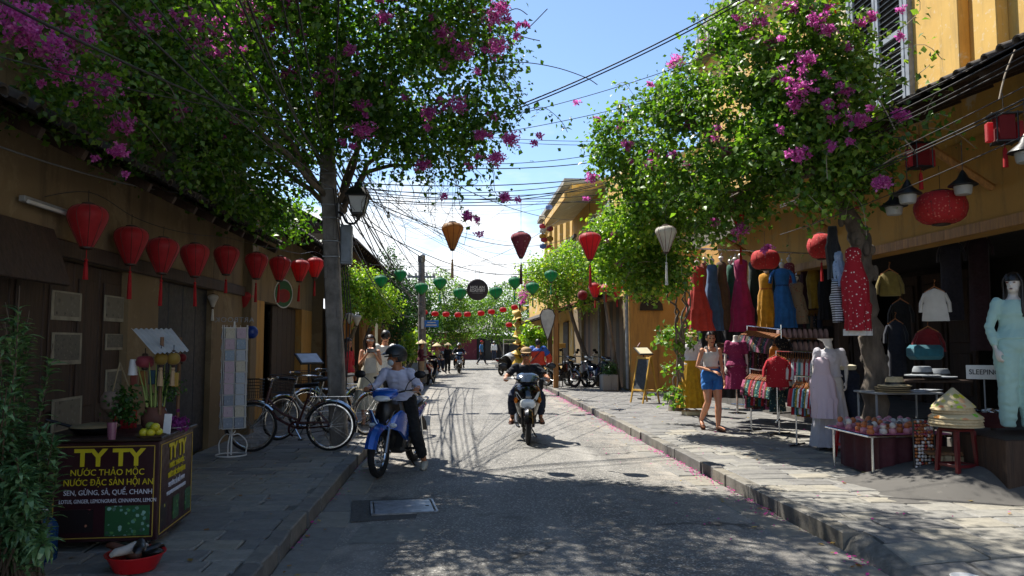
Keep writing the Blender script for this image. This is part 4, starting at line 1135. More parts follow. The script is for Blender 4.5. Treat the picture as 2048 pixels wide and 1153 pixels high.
# ---- far pole with street-name plate
pf = W(845, 768, 28); pf.z = .12
root = thing('utility_pole', 'distant dark utility pole with cross-arm and grey drum on top', 'utility pole', pf)
ptop = W(843, 525, 28)
s = MB(); s.tube([pf, ptop], [.17, .12], 8); wpart(root, s, 'shaft', M_PCONC)
s = MB(); s.box(tuple(ptop + Vector((0, 0, -.55))), (1.05, .07, .07)); wpart(root, s, 'cross_arm', M_GAL)
s = MB(); s.lathe([(.12, 0), (.14, .03), (.14, .26), (.1, .3)], 12, tuple(ptop)); wpart(root, s, 'drum', M_GAL)
for x in (-.45, -.2, .2, .45):
    s = MB(); s.lathe([(.03, 0), (.045, .04), (.03, .07), (.04, .1), (.015, .13)], 8, tuple(ptop + Vector((x, 0, -.51)))); wpart(root, s, 'insulator', M_WHITE)
ps = W(863, 648, 27.7)
root = thing('street_sign', 'small blue street-name plate on the distant pole', 'sign', ps)
s = MB(); s.box((0, 0, 0), (.52, .015, .25), ch=.004); s.build('plate', mat('sign_blue', '#2f78c8', .4, var=.05), root)
s = MB(); s.box((0, -.010, .05), (.3, .004, .035)); s.box((0, -.010, -.05), (.38, .004, .045)); s.build('white_lettering', M_WHITE, root)
s = MB(); s.box((-.33, 0, .02), (.1, .02, .42), ch=.004); s.build('pale_side_plate', M_WHITE, root)
# ---- cables
PN = polept(.53); PN2 = polept(.6)
for i, (px, py, d) in enumerate(((100, -120, 2.6), (170, -160, 2.8), (330, -170, 3.0), (400, -180, 3.0), (420, -200, 2.9), (520, -200, 3.2), (560, -220, 3.2), (690, -260, 3.6), (-80, -40, 2.6), (-200, 60, 2.8))):
    f = .5 + .016 * i
    cable(W(px, py, d), polept(f) + Vector((rnd(-.1, .1), -.12, 0)), .12 + .03 * (i % 3), rnd(.004, .0075), 'dark cable swooping overhead from above the camera down to the concrete pole', 'cables from camera side to the near pole')
FP = ptop + Vector((0, 0, -.6))
for i in range(13):
    a = polept(.44 + .02 * i) + Vector((.1, -.05, 0)); b = FP + Vector((rnd(-.5, .3), 0, rnd(-1.6, .2)))
    cable(a, b, rnd(.15, .75), rnd(.006, .014), 'dark cable sagging between the two utility poles', 'cables between the poles', mid=(rnd(-.1, .12), 0, 0))
def wire(a, b, sag=.05, r=.006, lab='thin cable crossing the street high between pole and houses', grp='cables crossing the street', m=None):
    return cable(W(*a), W(*b), sag, r, lab, grp, m)
for y0, y1 in ((306, 309), (318, 325), (365, 358), (372, 380), (376, 362), (380, 392), (392, 370), (400, 402), (385, 368)):
    wire((690, y0, 10.8), (1215, y1 - 4, 13.5), rnd(.06, .22), rnd(.005, .009))
for a, b, r in (((1000, 225, 10), (1500, -12, 9.2), .010), ((1000, 231, 10), (1500, -4, 9.2), .009), ((960, 245, 10.2), (1470, 92, 9.5), .005), ((940, 275, 10.4), (1480, 150, 10), .005), ((900, 268, 14), (1300, 280, 17), .006), ((900, 275, 14), (1300, 288, 17), .006)):
    wire(a, b, .08, r, 'long cable slanting up over the street against the blue sky', 'slanting sky cables')
for a, b, sg_ in (((780, 300, 12), (1150, 440, 24), .3), ((720, 390, 11), (1140, 475, 24), .5), ((700, 430, 11), (1120, 520, 26), .7), ((700, 410, 11), (1030, 560, 30), .6), ((1120, 440, 24), (850, 545, 28), .4), ((790, 520, 27), (1120, 545, 30), .25)):
    wire(a, b, sg_, .008, 'sagging wire against the bright clouds beyond the canopy', 'sagging far wires')
for y0, y1, r in ((88, 380, .006), (100, 400, .007), (118, 415, .005), (130, 420, .006), (180, 470, .005), (206, 482, .008), (214, 486, .007), (280, 540, .005)):
    cable(W(2075, y0 - 20, 6.0), W(1560, y1 - 70, 11.0), .05, r, 'cable running along the shophouse front under its eave', 'cables along the shophouse')
cable(W(-40, 280, 5), W(520, 385, 11.5), .18, .008, 'slack pale cable along the shaded left house', None, M_CABLEG)
for i in range(16):
    wire((690 + rnd(-8, 30), rnd(330, 440), 10.8), (rnd(830, 1130), rnd(400, 560), rnd(20, 30)), rnd(.1, .8), rnd(.003, .005), 'fine wire fanning out from the near pole across the sky', 'fine wires fanning from the pole')
# dangling bulb
bp = W(777, 432, 11)
root = thing('hanging_bulb', 'small bare bulb dangling on a long cord beside the street lamp', 'light bulb', bp)
s = MB(); s.tube([(0, 0, .03), (0, 0, .52)], .003, 4); s.build('cord', M_CABLE, root)
s = MB(); s.lathe([(.012, .06), (.016, .05), (.016, .02)], 10); s.build('socket', M_BLACK, root)
s = MB(); s.ell((0, 0, -.005), (.028, .028, .034), 10, 8); s.build('glass', M_GLASS, root)
# ---------------------------------------------------------------- lanterns
PROF = {
 'balloon': [(.15, -.56), (.19, -.5), (.30, -.27), (.41, -.02), (.475, .14), (.50, .27), (.48, .38), (.41, .47), (.29, .54), (.15, .57)],
 'diamond': [(.10, -.66), (.16, -.56), (.29, -.22), (.42, .08), (.485, .22), (.49, .32), (.43, .43), (.32, .50), (.16, .54)],
 'round': [(.14, -.46), (.30, -.40), (.42, -.27), (.49, -.08), (.49, .08), (.42, .27), (.30, .40), (.14, .46)],
 'flat': [(.16, -.34), (.33, -.31), (.45, -.21), (.5, -.05), (.5, .05), (.45, .21), (.33, .31), (.16, .34)],
 'onion': [(.10, -.47), (.2, -.36), (.38, -.17), (.49, .04), (.48, .17), (.40, .28), (.26, .35), (.14, .38)],
 'dome': [(.14, -.22), (.34, -.20), (.5, -.12), (.44, .02), (.28, .14), (.13, .24), (.1, .28)],
}
def silk(name, col, trans=.6): return mat(name, col, .55, var=.12, scale=10, trans=trans, sheen=.3)
SILK = {'red': silk('red_silk', '#d0343a'), 'deepred': silk('deep_red_silk', '#8f1219'), 'green': silk('green_silk', '#1a9a64'), 'tan': silk('tan_silk', '#b88a4c'),
        'floral': printmat('floral_silk', '#7a2c3c', ['#c9a8a0', '#5a1a2a', '#8a2a40', '#b88a88'], 26, .42), 'white': silk('white_silk', '#d5d0c2', .45), 'orange': silk('orange_red_silk', '#c23a1e'),
        'redprint': printmat('red_print_silk', '#a01a1c', ['#5a0f12', '#c96a5a', '#7a1216'], 30, .42), 'blue': silk('blue_white_silk', '#6d86b5'), 'pink': silk('pink_silk', '#c05a66'), 'yellow': silk('yellow_silk', '#b89a45')}
M_CAP = mat('lantern_cap', '#3a2618', .6)
M_GOLDT = mat('tassel_gold', '#b88c3e', .8)
TASSEL = {'red': mat('red_tassel', '#b01c20', .85, trans=.2), 'green': mat('green_tassel', '#128050', .85), 'tan': mat('tan_tassel', '#a58a66', .85), 'white': mat('white_tassel', '#cfcabc', .85), 'dark': mat('dark_tassel', '#4a2a2a', .85)}
_LC = {}
def lantern(pos, dia, shape, col, label, group=None, tassel='red', tl=.3, cord=.4, ribs=True, gap=.06, tilt=0, name='silk_lantern'):
    key = (shape, col, tassel, round(tl, 2), round(cord / dia, 1), ribs, round(gap, 2), round(dia * 6))
    if key in _LC:
        src, d0 = _LC[key]
        return dup(src, pos, (rnd(-.03, .03) + tilt, rnd(-.04, .04), rnd(0, 6)), label, group, sc=dia / d0)
    root = thing(name, label, 'lantern', pos, rnd(0, 6), group)
    P_ = [(r * dia, z * dia) for r, z in PROF[shape]]
    n = 20
    def prof_i():
        return [(v.x, v.y) for v in catmull([Vector((r, z, 0)) for r, z in P_], 3)]
    s = MB(); s.lathe(prof_i(), n, rib=.0 if not ribs else -.03); s.build('shade', SILK[col], root, 50)
    if ribs and dia > .26:
        s = MB()
        for k in range(0, n, 2):
            a = 2 * PI * k / n; s.tube([(r * 1.003 * math.cos(a), r * 1.003 * math.sin(a), z) for r, z in P_], .0035, 4)
        s.build('ribs', mat('bamboo_rib', '#6b2018' if col in ('red', 'deepred', 'redprint', 'orange') else '#5a4a2a', .7), root)['kind'] = 'stuff'
    r0, z0 = P_[-1]; r1, z1 = P_[0]
    s = MB(); s.lathe([(r0 * 1.05, z0 - .006), (r0 * 1.1, z0 + .012), (r0 * .7, z0 + .02)], 14); s.build('top_cap', M_CAP, root)
    s = MB(); s.lathe([(r1 * .7, z1 - .02), (r1 * 1.1, z1 - .012), (r1 * 1.05, z1 + .006)], 14); s.build('bottom_cap', M_CAP, root)
    if cord: s = MB(); s.tube([(0, 0, z0), (0, 0, z0 + cord)], .003, 4); s.build('cord', M_CABLE, root)
    if tassel:
        s = MB(); s.tube([(0, 0, z1 - .01), (0, 0, z1 - gap)], .004, 4)
        s.ell((0, 0, z1 - gap - .012), .016, 8, 6)
        rr = .017 if tl < .4 else .022
        rg = []
        for i, (q, rad) in enumerate(((0, .35), (.08, .75), (.5, .95), (1, 1.15))):
            rg.append([((rad * rr * (1 + .18 * (k % 2))) * math.cos(2 * PI * k / 12), (rad * rr * (1 + .18 * (k % 2))) * math.sin(2 * PI * k / 12), z1 - gap - .02 - q * tl) for k in range(12)])
        s.loft(rg); s.build('tassel', TASSEL[tassel], root)
    _LC[key] = (root, dia)
    return root
ORD = ['first', 'second', 'third', 'fourth', 'fifth', 'sixth', 'seventh', 'eighth', 'ninth', 'tenth']
row = [(175, 453, 76), (262, 492, 66), (325, 512, 62), (390, 521, 57), (453, 521, 50), (513, 532, 45), (560, 538, 42), (600, 542, 38), (630, 536, 35)]
rp = []
for i, (px, py, sz) in enumerate(row):
    d = .33 * 1500 / sz; p = W(px, py, d); rp.append(p + Vector((0, 0, .30)))
    lantern(p, .33, 'balloon', 'red', f'red balloon lantern, {ORD[i]} from the left in the shaded row', 'red lanterns along the left house', 'red', .16 if i in (0, 4) else .26, .13, gap=.07 if i else .1)
s = MB(); s.tube(catmull([W(60, 400, 6.3)] + rp + [W(660, 520, 14.6)], 6), .004, 5)
tag(s.build('lantern_string', M_CABLE), 'thin cord carrying the row of red balloon lanterns on the left', 'cord')
lantern(W(490, 602, 12.2), .26, 'balloon', 'red', 'small lone red lantern hanging lower by the corner pillar', None, None, 0, .5)
lantern(W(426, 601, 10.6), .15, 'diamond', 'white', 'tiny pale lantern hanging above the postcard rack', None, 'white', .14, .5, gap=.03)
# three or four lanterns across the street that throw the round shadows
lantern(W(905, 470, 10.5), .315, 'diamond', 'tan', 'tan silk lantern with a long tassel hung in mid street against the sky', None, 'tan', .24, .55, gap=.14)
lantern(W(1042, 488, 10.5), .29, 'diamond', 'floral', 'maroon and white floral lantern hung in mid street', None, 'dark', .26, .5, gap=.1)
lantern(W(1180, 490, 10.5), .32, 'diamond', 'red', 'bright red pleated lantern with long tassel in front of the balcony', None, 'red', .28, .5, gap=.08)
lantern(W(1332, 476, 10.5), .31, 'diamond', 'white', 'white floral cage lantern under the right bougainvillea', None, 'white', .3, .3, gap=.14)
for a, b in (((840, 395, 10.5), (1400, 405, 10.5)),):
    wire(a, b, .03, .004, 'thin cord across the street carrying four large lanterns', None)
green = [(762, 562), (800, 551), (843, 577), (880, 566), (920, 587), (992, 585), (1030, 565), (1065, 576), (1102, 552)]
for i, (px, py) in enumerate(green):
    lantern(W(px, py, 18.1), .34, 'onion', 'green', f'green silk lantern, {ORD[i]} from the left in the green row across the street', 'green lanterns across the street', 'green' if i in (3, 6, 8, 7) else None, .22, .42, ribs=True)
wire((740, 530, 18.1), (1130, 518, 18.1), .1, .005, 'thin cord across the street carrying the green lanterns', None)
for i, (px, py) in enumerate([(848, 625), (870, 628), (892, 629), (916, 630), (935, 629), (962, 627), (983, 624), (1006, 620), (1029, 615)]):
    lantern(W(px, py, 30), .29, 'flat', 'red', f'small round red lantern, {ORD[i]} from the left in the low far row', 'small red lanterns in the far row', None, 0, .16, ribs=False)
wire((840, 617, 30), (1040, 605, 30), .22, .006, 'thin cord carrying the low far row of small red lanterns', None)
lantern(W(1018, 650, 29), .26, 'flat', 'red', 'single small red lantern below the far row beside the gold hat column', None, None, 0, .5, ribs=False)
for px, py, dd, sh, lab in ((1190, 581, .34, 'balloon', 'red balloon lantern beside the plank doors, leftmost of its bunch'), (1212, 576, .46, 'dome', 'red umbrella-shaped lantern in the bunch by the plank doors'), (1234, 580, .32, 'balloon', 'red balloon lantern beside the drain pipe corner'), (1262, 566, .34, 'balloon', 'red lantern half hidden by leaves on the ochre end wall')):
    lantern(W(px, py, 19.5), dd, sh, 'red', lab, 'red lanterns by the plank doors', 'red', .2, .6, gap=.05)
lantern(W(1165, 591, 22.4), .3, 'round', 'deepred', 'dark red round lantern under the rusty roof', None, None, 0, .3)
cols = ['blue', 'white', 'pink', 'pink', 'white', 'pink', 'yellow', 'pink', 'yellow', 'blue', 'pink']
for i, (px, py) in enumerate([(1098, 415), (1084, 435), (1101, 437), (1085, 453), (1086, 462), (1100, 458), (1085, 473), (1088, 480), (1100, 478), (1086, 493), (1100, 495)]):
    lantern(W(px, py, 33), .30, 'flat', cols[i], f'tiny pastel lantern on the terrace of the arched house, number {i + 1} counted downwards', 'pastel lantern columns', None, 0, .3, ribs=False)
lantern(W(1650, 18, 11.5), .46, 'round', 'orange', 'round red lantern in front of the upper floor shutters', None, None, 0, .4)
lantern(W(1575, 97, 12), .22, 'round', 'orange', 'small red lantern glimpsed through the bougainvillea leaves', None, None, 0, .3)
lantern(W(1480, 440, 10.9), .26, 'diamond', 'orange', 'orange red lantern with long red tassel behind the blossoms', None, 'red', .22, .3, gap=.24)
lantern(W(1530, 520, 11.6), .44, 'flat', 'redprint', 'large flat round red lantern in front of the hanging dresses', None, None, 0, .3)
lantern(W(1642, 493, 11), .40, 'round', 'redprint', 'round red lantern with painted top next to the tree trunk', None, 'red', .25, .25)
lantern(W(1881, 416, 8.6), .55, 'flat', 'redprint', 'very wide flat red lantern with gold speckle under the shop eave', None, None, 0, .3)
for px, py, d, sz, lab in ((2008, 258, 7.2, .25, 'red box lantern with black frame near the top right corner'), (1840, 312, 8.6, .26, 'red box lantern with black frame above the white lamps'), (1712, 370, 9.3, .2, 'red box lantern half hidden by leaves near the trunk')):
    root = thing('box_lantern', lab, 'lantern', W(px, py, d), rnd(-.3, .3), 'red box lanterns')
    s = MB(); s.box((0, 0, 0), (sz * .6, sz * .6, sz), ch=.01); s.build('shade', SILK['deepred'], root)
    for q in (-1, 1):
        s = MB(); s.box((q * sz * .52, 0, -sz * .12), (sz * .22, sz * .3, sz * .75), ch=.008); s.build('side_panel', SILK['red'], root)
        for w in (-1, 1):
            s = MB(); s.tube([(q * sz * .36, w * sz * .33, -sz * .6), (q * sz * .36, w * sz * .33, sz * .6)], .008, 5); s.build('frame_post', M_BLACK, root)
    s = MB(); s.box((0, 0, sz * .53), (sz * 1.1, sz * .7, .02), ch=.004); s.box((0, 0, -sz * .53), (sz * .8, sz * .7, .02), ch=.004); s.build('frame_plate', M_BLACK, root)
    s = MB(); s.tube([(0, 0, -sz * .55), (0, 0, -sz * .75)], .005, 4); s.lathe([(.012, -sz * .75), (.02, -sz * .85), (.024, -sz * 1.5)], 10); s.build('tassel', TASSEL['red'], root)
    s = MB(); s.tube([(0, 0, sz * .55), (0, 0, sz * 1.4)], .004, 4); s.build('cord', M_CABLE, root)
for px, py, d, lab in ((1815, 388, 8.4, 'black cone pendant lamp with white glass, middle one of the shop lamps'), (1926, 370, 8.2, 'black cone pendant lamp with white glass above the wide red lantern'), (1788, 412, 8.8, 'black cone pendant lamp partly behind leaves near the tree trunk'), (2052, 302, 6.9, 'black cone pendant lamp cut by the right edge of the view')):
    root = thing('pendant_lamp', lab, 'lamp', W(px, py, d), 0, 'cone pendant lamps')
    s = MB(); s.lathe([(.15, -.01), (.145, .0), (.06, .07), (.03, .13), (.012, .16)], 18); s.build('shade', M_BLACK, root)
    s = MB(); s.lathe([(.03, -.115), (.075, -.11), (.085, -.09), (.095, -.015)], 16); s.build('glass', mat('greyed_glass', '#a3a49e', .4, var=.1), root)  # white glass given an even, greyer tone
    s = MB(); s.tube([(0, 0, .15), (0, 0, .5)], .005, 4); s.build('cord', M_CABLE, root)
# ---- round coffee sign hung among the green lanterns
sp = W(955, 580, 18.0)
root = thing('round_sign', 'round dark brown hanging sign with white lettering among the green lanterns', 'sign', sp, sc=.6)
s = MB(); s.lathe([(.40, -.03), (.43, -.02), (.43, .02), (.40, .03)], 40, M=Matrix.Rotation(R(90), 4, 'X')); s.build('disc', mat('sign_brown', '#2e2224', .5, var=.15), root)
s = MB(); s.torus((0, -.032, 0), .40, .006, 'y', 40, 5); s.build('ring', mat('sign_ring', '#5a4a46', .6), root)
mw = mat('sign_lettering', '#d8d2c6', .6, var=.03)
text('HOI AN', .155, mw, root, (0, -.036, .09), (R(90), 0, 0), bold=.004, sx=1.05)
text('ROASTERY', .155, mw, root, (0, -.036, -.035), (R(90), 0, 0), bold=.004, sx=.80)
s = MB(); s.box((0, -.035, -.135), (.42, .004, .022)); s.build('small_print_line', mat('dim_lettering', '#8a8480', .6), root)
s = MB()
for q in (-.08, .08): s.tube([(q, 0, .42), (q, 0, .9)], .006, 4)
s.build('hanger', M_CABLE, root)
# ================================================================== BICYCLES AND MOTORBIKES (front towards -Y, wheels on z=0)
M_TYRE = mat('tyre_rubber', '#131313', .85, var=.2, bump=.3, bscale=80)
M_CHROME = mat('chrome', '#c9cbcc', .18, 1.0, var=.1)
M_ALU = mat('brushed_alloy', '#8d8f90', .35, .9, var=.15)
M_BLKP = mat('black_plastic', '#111112', .42, var=.15)
M_BLKG = mat('black_gloss', '#0c0d10', .16, var=.1, coat=.7)
M_SEAT = mat('seat_vinyl', '#101012', .6, var=.15, spec=.25)
M_LENS = mat('headlight_lens', '#cfd6d8', .08, var=.05, coat=1.0)
M_AMBER = mat('amber_lens', '#d07a10', .2, trans=.3)
M_REDL = mat('red_lens', '#a01414', .2, trans=.3)
M_MIRR = mat('mirror', '#9fb4c4', .05, 1.0, var=.02)
M_ENG = mat('engine_metal', '#4a4a4a', .5, .6, var=.3)
M_PLATE = mat('number_plate', '#d9d8d2', .5, var=.05)
def wheel(root, name, c, r, tr, spokes=36, rimm=None, spokem=None, mag=False, rw=.016):
    w = link(name, None, root, c); w.empty_display_size = .05
    s = MB(); s.torus((0, 0, 0), r - tr, tr, 'x', 40, 8); s.build('tyre', M_TYRE, w)
    s = MB(); s.torus((0, 0, 0), r - 2 * tr - rw * .4, rw, 'x', 40, 6, sq=.9); s.build('rim', rimm or M_CHROME, w)
    s = MB(); s.lathe([(.022, -.045), (.03, -.035), (.018, -.02), (.018, .02), (.03, .035), (.022, .045)], 12, M=Matrix.Rotation(R(90), 4, 'Y')); s.build('hub', M_ALU, w)
    s = MB(); ri = r - 2 * tr - rw
    if mag:
        for k in range(mag):
            a = 2 * PI * k / mag
            s.tube([(0, .03 * math.cos(a - .3), .03 * math.sin(a - .3)), (0, ri * .5 * math.cos(a + .1), ri * .5 * math.sin(a + .1)), (0, ri * math.cos(a), ri * math.sin(a))], [.02, .014, .018], 6)
    else:
        for k in range(spokes):
            a = 2 * PI * k / spokes; b = a + (.45 if k % 2 else -.45); q = .03 if k % 4 < 2 else -.03
            s.tube([(q, .028 * math.cos(b), .028 * math.sin(b)), (0, ri * math.cos(a), ri * math.sin(a))], .0016 if r > .3 else .003, 3, (False, False))
    s.build('spokes', spokem or M_ALU, w)['kind'] = 'stuff'
    return w
def fender(mb, c, r, a0, a1, w, n=12, depth_=.02):
    rings = []
    for i in range(n + 1):
        a = a0 + (a1 - a0) * i / n; ring = []
        for q, h in ((-1, -depth_), (-.7, 0), (0, depth_ * .5), (.7, 0), (1, -depth_), (.66, -.006), (0, depth_ * .5 - .006), (-.66, -.006)):
            rr = r + h; ring.append((c[0] + q * w / 2, c[1] + rr * math.cos(a), c[2] + rr * math.sin(a)))
        rings.append(ring)
    mb.loft(rings)
def bicycle(name, label, loc, rz, frame_col, basket=True, lean=0.0, handle_turn=0.0, step=True):
    t = thing(name, label, 'bicycle', loc, rz, 'bicycles by the concrete pole', rot=(0, lean, rz))
    fm = mat('bike_' + frame_col, frame_col, .3, .2, var=.1, coat=.4)
    r = .335; fy, ry = -.53, .52
    wheel(t, 'front_wheel', (0, fy, r), r, .018); wheel(t, 'rear_wheel', (0, ry, r), r, .018)
    hd = (0, -.33, .78); bb = (0, .06, .30); st = (0, .22, .78)
    s = MB()
    s.tube(catmull([(0, -.345, .72), (0, -.15, .52), (0, .09, .42)] if step else [(0, -.345, .74), (0, .2, .72)], 5), .017, 7)
    s.tube([(0, -.36, .66), (0, -.2, .44), bb], .018, 7)
    s.tube([bb, st], .016, 7); s.tube([(0, -.31, .86), (0, -.37, .62)], .022, 8)
    for q in (-1, 1): s.tube([(q * .03, bb[1], bb[2]), (q * .055, ry, r)], .010, 6); s.tube([(q * .02, .2, .7), (q * .055, ry, r)], .009, 6)
    s.build('frame', fm, t)
    s = MB()
    for q in (-1, 1): s.tube(catmull([(q * .03, -.37, .64), (q * .045, -.40, .5), (q * .05, fy, r)], 4), .011, 6)
    s.build('fork', M_CHROME, t)
    s = MB(); s.tube([(0, -.31, .84), (0, -.285, .97)], .013, 7)
    s.tube(catmull([(-.27, -.10, .98), (-.25, -.22, 1.0), (-.12, -.33, .985), (0, -.30, .965), (.12, -.33, .985), (.25, -.22, 1.0), (.27, -.10, .98)], 5), .011, 7); s.build('handlebar', M_CHROME, t)
    for q in (-1, 1):
        s = MB(); s.tube([(q * .27, -.02, .975), (q * .265, -.14, .985)], .017, 8); s.build('grip', M_BLKP, t)
    s = MB(); s.tube([st, (0, .235, .86)], .013, 7); s.build('seat_post', M_CHROME, t)
    s = MB(); rg = []
    for y, w, z in ((.02, .02, .885), (.1, .035, .89), (.2, .075, .90), (.3, .105, .91), (.345, .09, .91)):
        rg.append([(w * math.cos(2 * PI * k / 10), y, z + (.035 if math.sin(2 * PI * k / 10) < 0 else .022) * math.sin(2 * PI * k / 10)) for k in range(10)])
    s.loft(rg); s.build('saddle', M_SEAT, t)
    s = MB(); fender(s, (0, fy, r), r + .025, R(40), R(195), .05); s.build('front_mudguard', M_CHROME, t)
    s = MB(); fender(s, (0, ry, r), r + .025, R(-15), R(165), .055); s.build('rear_mudguard', M_CHROME, t)
    s = MB()
    for q in (-.05, .05): s.tube([(q, .24, .735), (q, .78, .735)], .006, 5)
    for k in range(5): s.tube([(-.05, .3 + k * .11, .735), (.05, .3 + k * .11, .735)], .005, 5)
    for q in (-1, 1): s.tube([(q * .06, ry, r), (q * .05, .62, .735)], .005, 5)
    s.build('rear_rack', M_CHROME, t)
    s = MB(); s.torus((.03, .06, .30), .085, .008, 'x', 24, 5); s.tube([(.03, .06, .385), (.03, ry, .38)], .005, 4); s.tube([(.03, .06, .215), (.03, ry, .29)], .005, 4)
    s.build('chain', M_ENG, t)
    s = MB(); fender(s, (.045, .06, .30), .1, R(60), R(250), .03); s.box((.045, .28, .385), (.03, .42, .03), ch=.008); s.build('chain_guard', fm, t)
    for q, a in ((1, R(-60)), (-1, R(120))):
        s = MB(); e = Vector((q * .075, .06 + .16 * math.cos(a), .30 + .16 * math.sin(a))); s.tube([(q * .06, .06, .30), e], .009, 6); s.build('crank', M_CHROME, t)
        s = MB(); s.box(tuple(e + Vector((q * .05, 0, 0))), (.09, .06, .022), ch=.005); s.build('pedal', M_BLKP, t)
    s = MB(); s.tube([(-.03, ry - .1, .28), (-.16, ry + .02, .01)], .008, 5); s.build('kickstand', M_ALU, t)
    if basket:
        s = MB(); y0, y1, zb, zt = -.66, -.42, .72, .98
        def pt_(a, b): # around, height
            k = a * 4; i = int(k) % 4; f = k - int(k)
            w = .13 + .04 * b; ya, yb = y0 - .02 * b, y1
            cs = [(-w, ya), (w, ya), (w, yb), (-w, yb)]
            p, q = cs[i], cs[(i + 1) % 4]
            return (p[0] + (q[0] - p[0]) * f, p[1] + (q[1] - p[1]) * f, zb + (zt - zb) * b)
        for j in range(7): s.tube([pt_(i / 16 % 1, j / 6) for i in range(17)], .005 if j == 6 else .0025, 4, (False, False))
        for i in range(36): s.tube([pt_(i / 36, 0), pt_(i / 36, 1)], .0025, 4, (False, False))
        for i in range(8): x = -.12 + .24 * i / 7; s.tube([(x, y0, zb), (x, y1, zb)], .0025, 4)
        s.build('basket', mat('basket_wire', '#3a3c3e', .4, .7), t)['kind'] = 'stuff'
    return t
def sect(y, z, hw, hh, n=14, p=2.6, tilt=0.0):
    out = []
    for k in range(n):
        a = 2 * PI * k / n; ca, sa = math.cos(a), math.sin(a)
        x = math.copysign(abs(ca) ** (2 / p), ca) * hw; q = math.copysign(abs(sa) ** (2 / p), sa) * hh
        out.append((x, y - q * math.sin(tilt), z + q * math.cos(tilt)))
    return out
def hpanel(mb, outline, th, bulge, cy):
    """mirror-symmetric shield panel: outline of (halfwidth,z,y) rows from top to bottom"""
    rings = []
    for hw, z, y in outline:
        ring = []
        for k in range(9):
            q = -1 + 2 * k / 8; ring.append((q * hw, y - bulge * (1 - q * q) + abs(q) ** 3 * .05, z))
        ring += [(x, yy + th, zz) for x, yy, zz in ring[::-1]]
        rings.append(ring)
    mb.loft(rings)
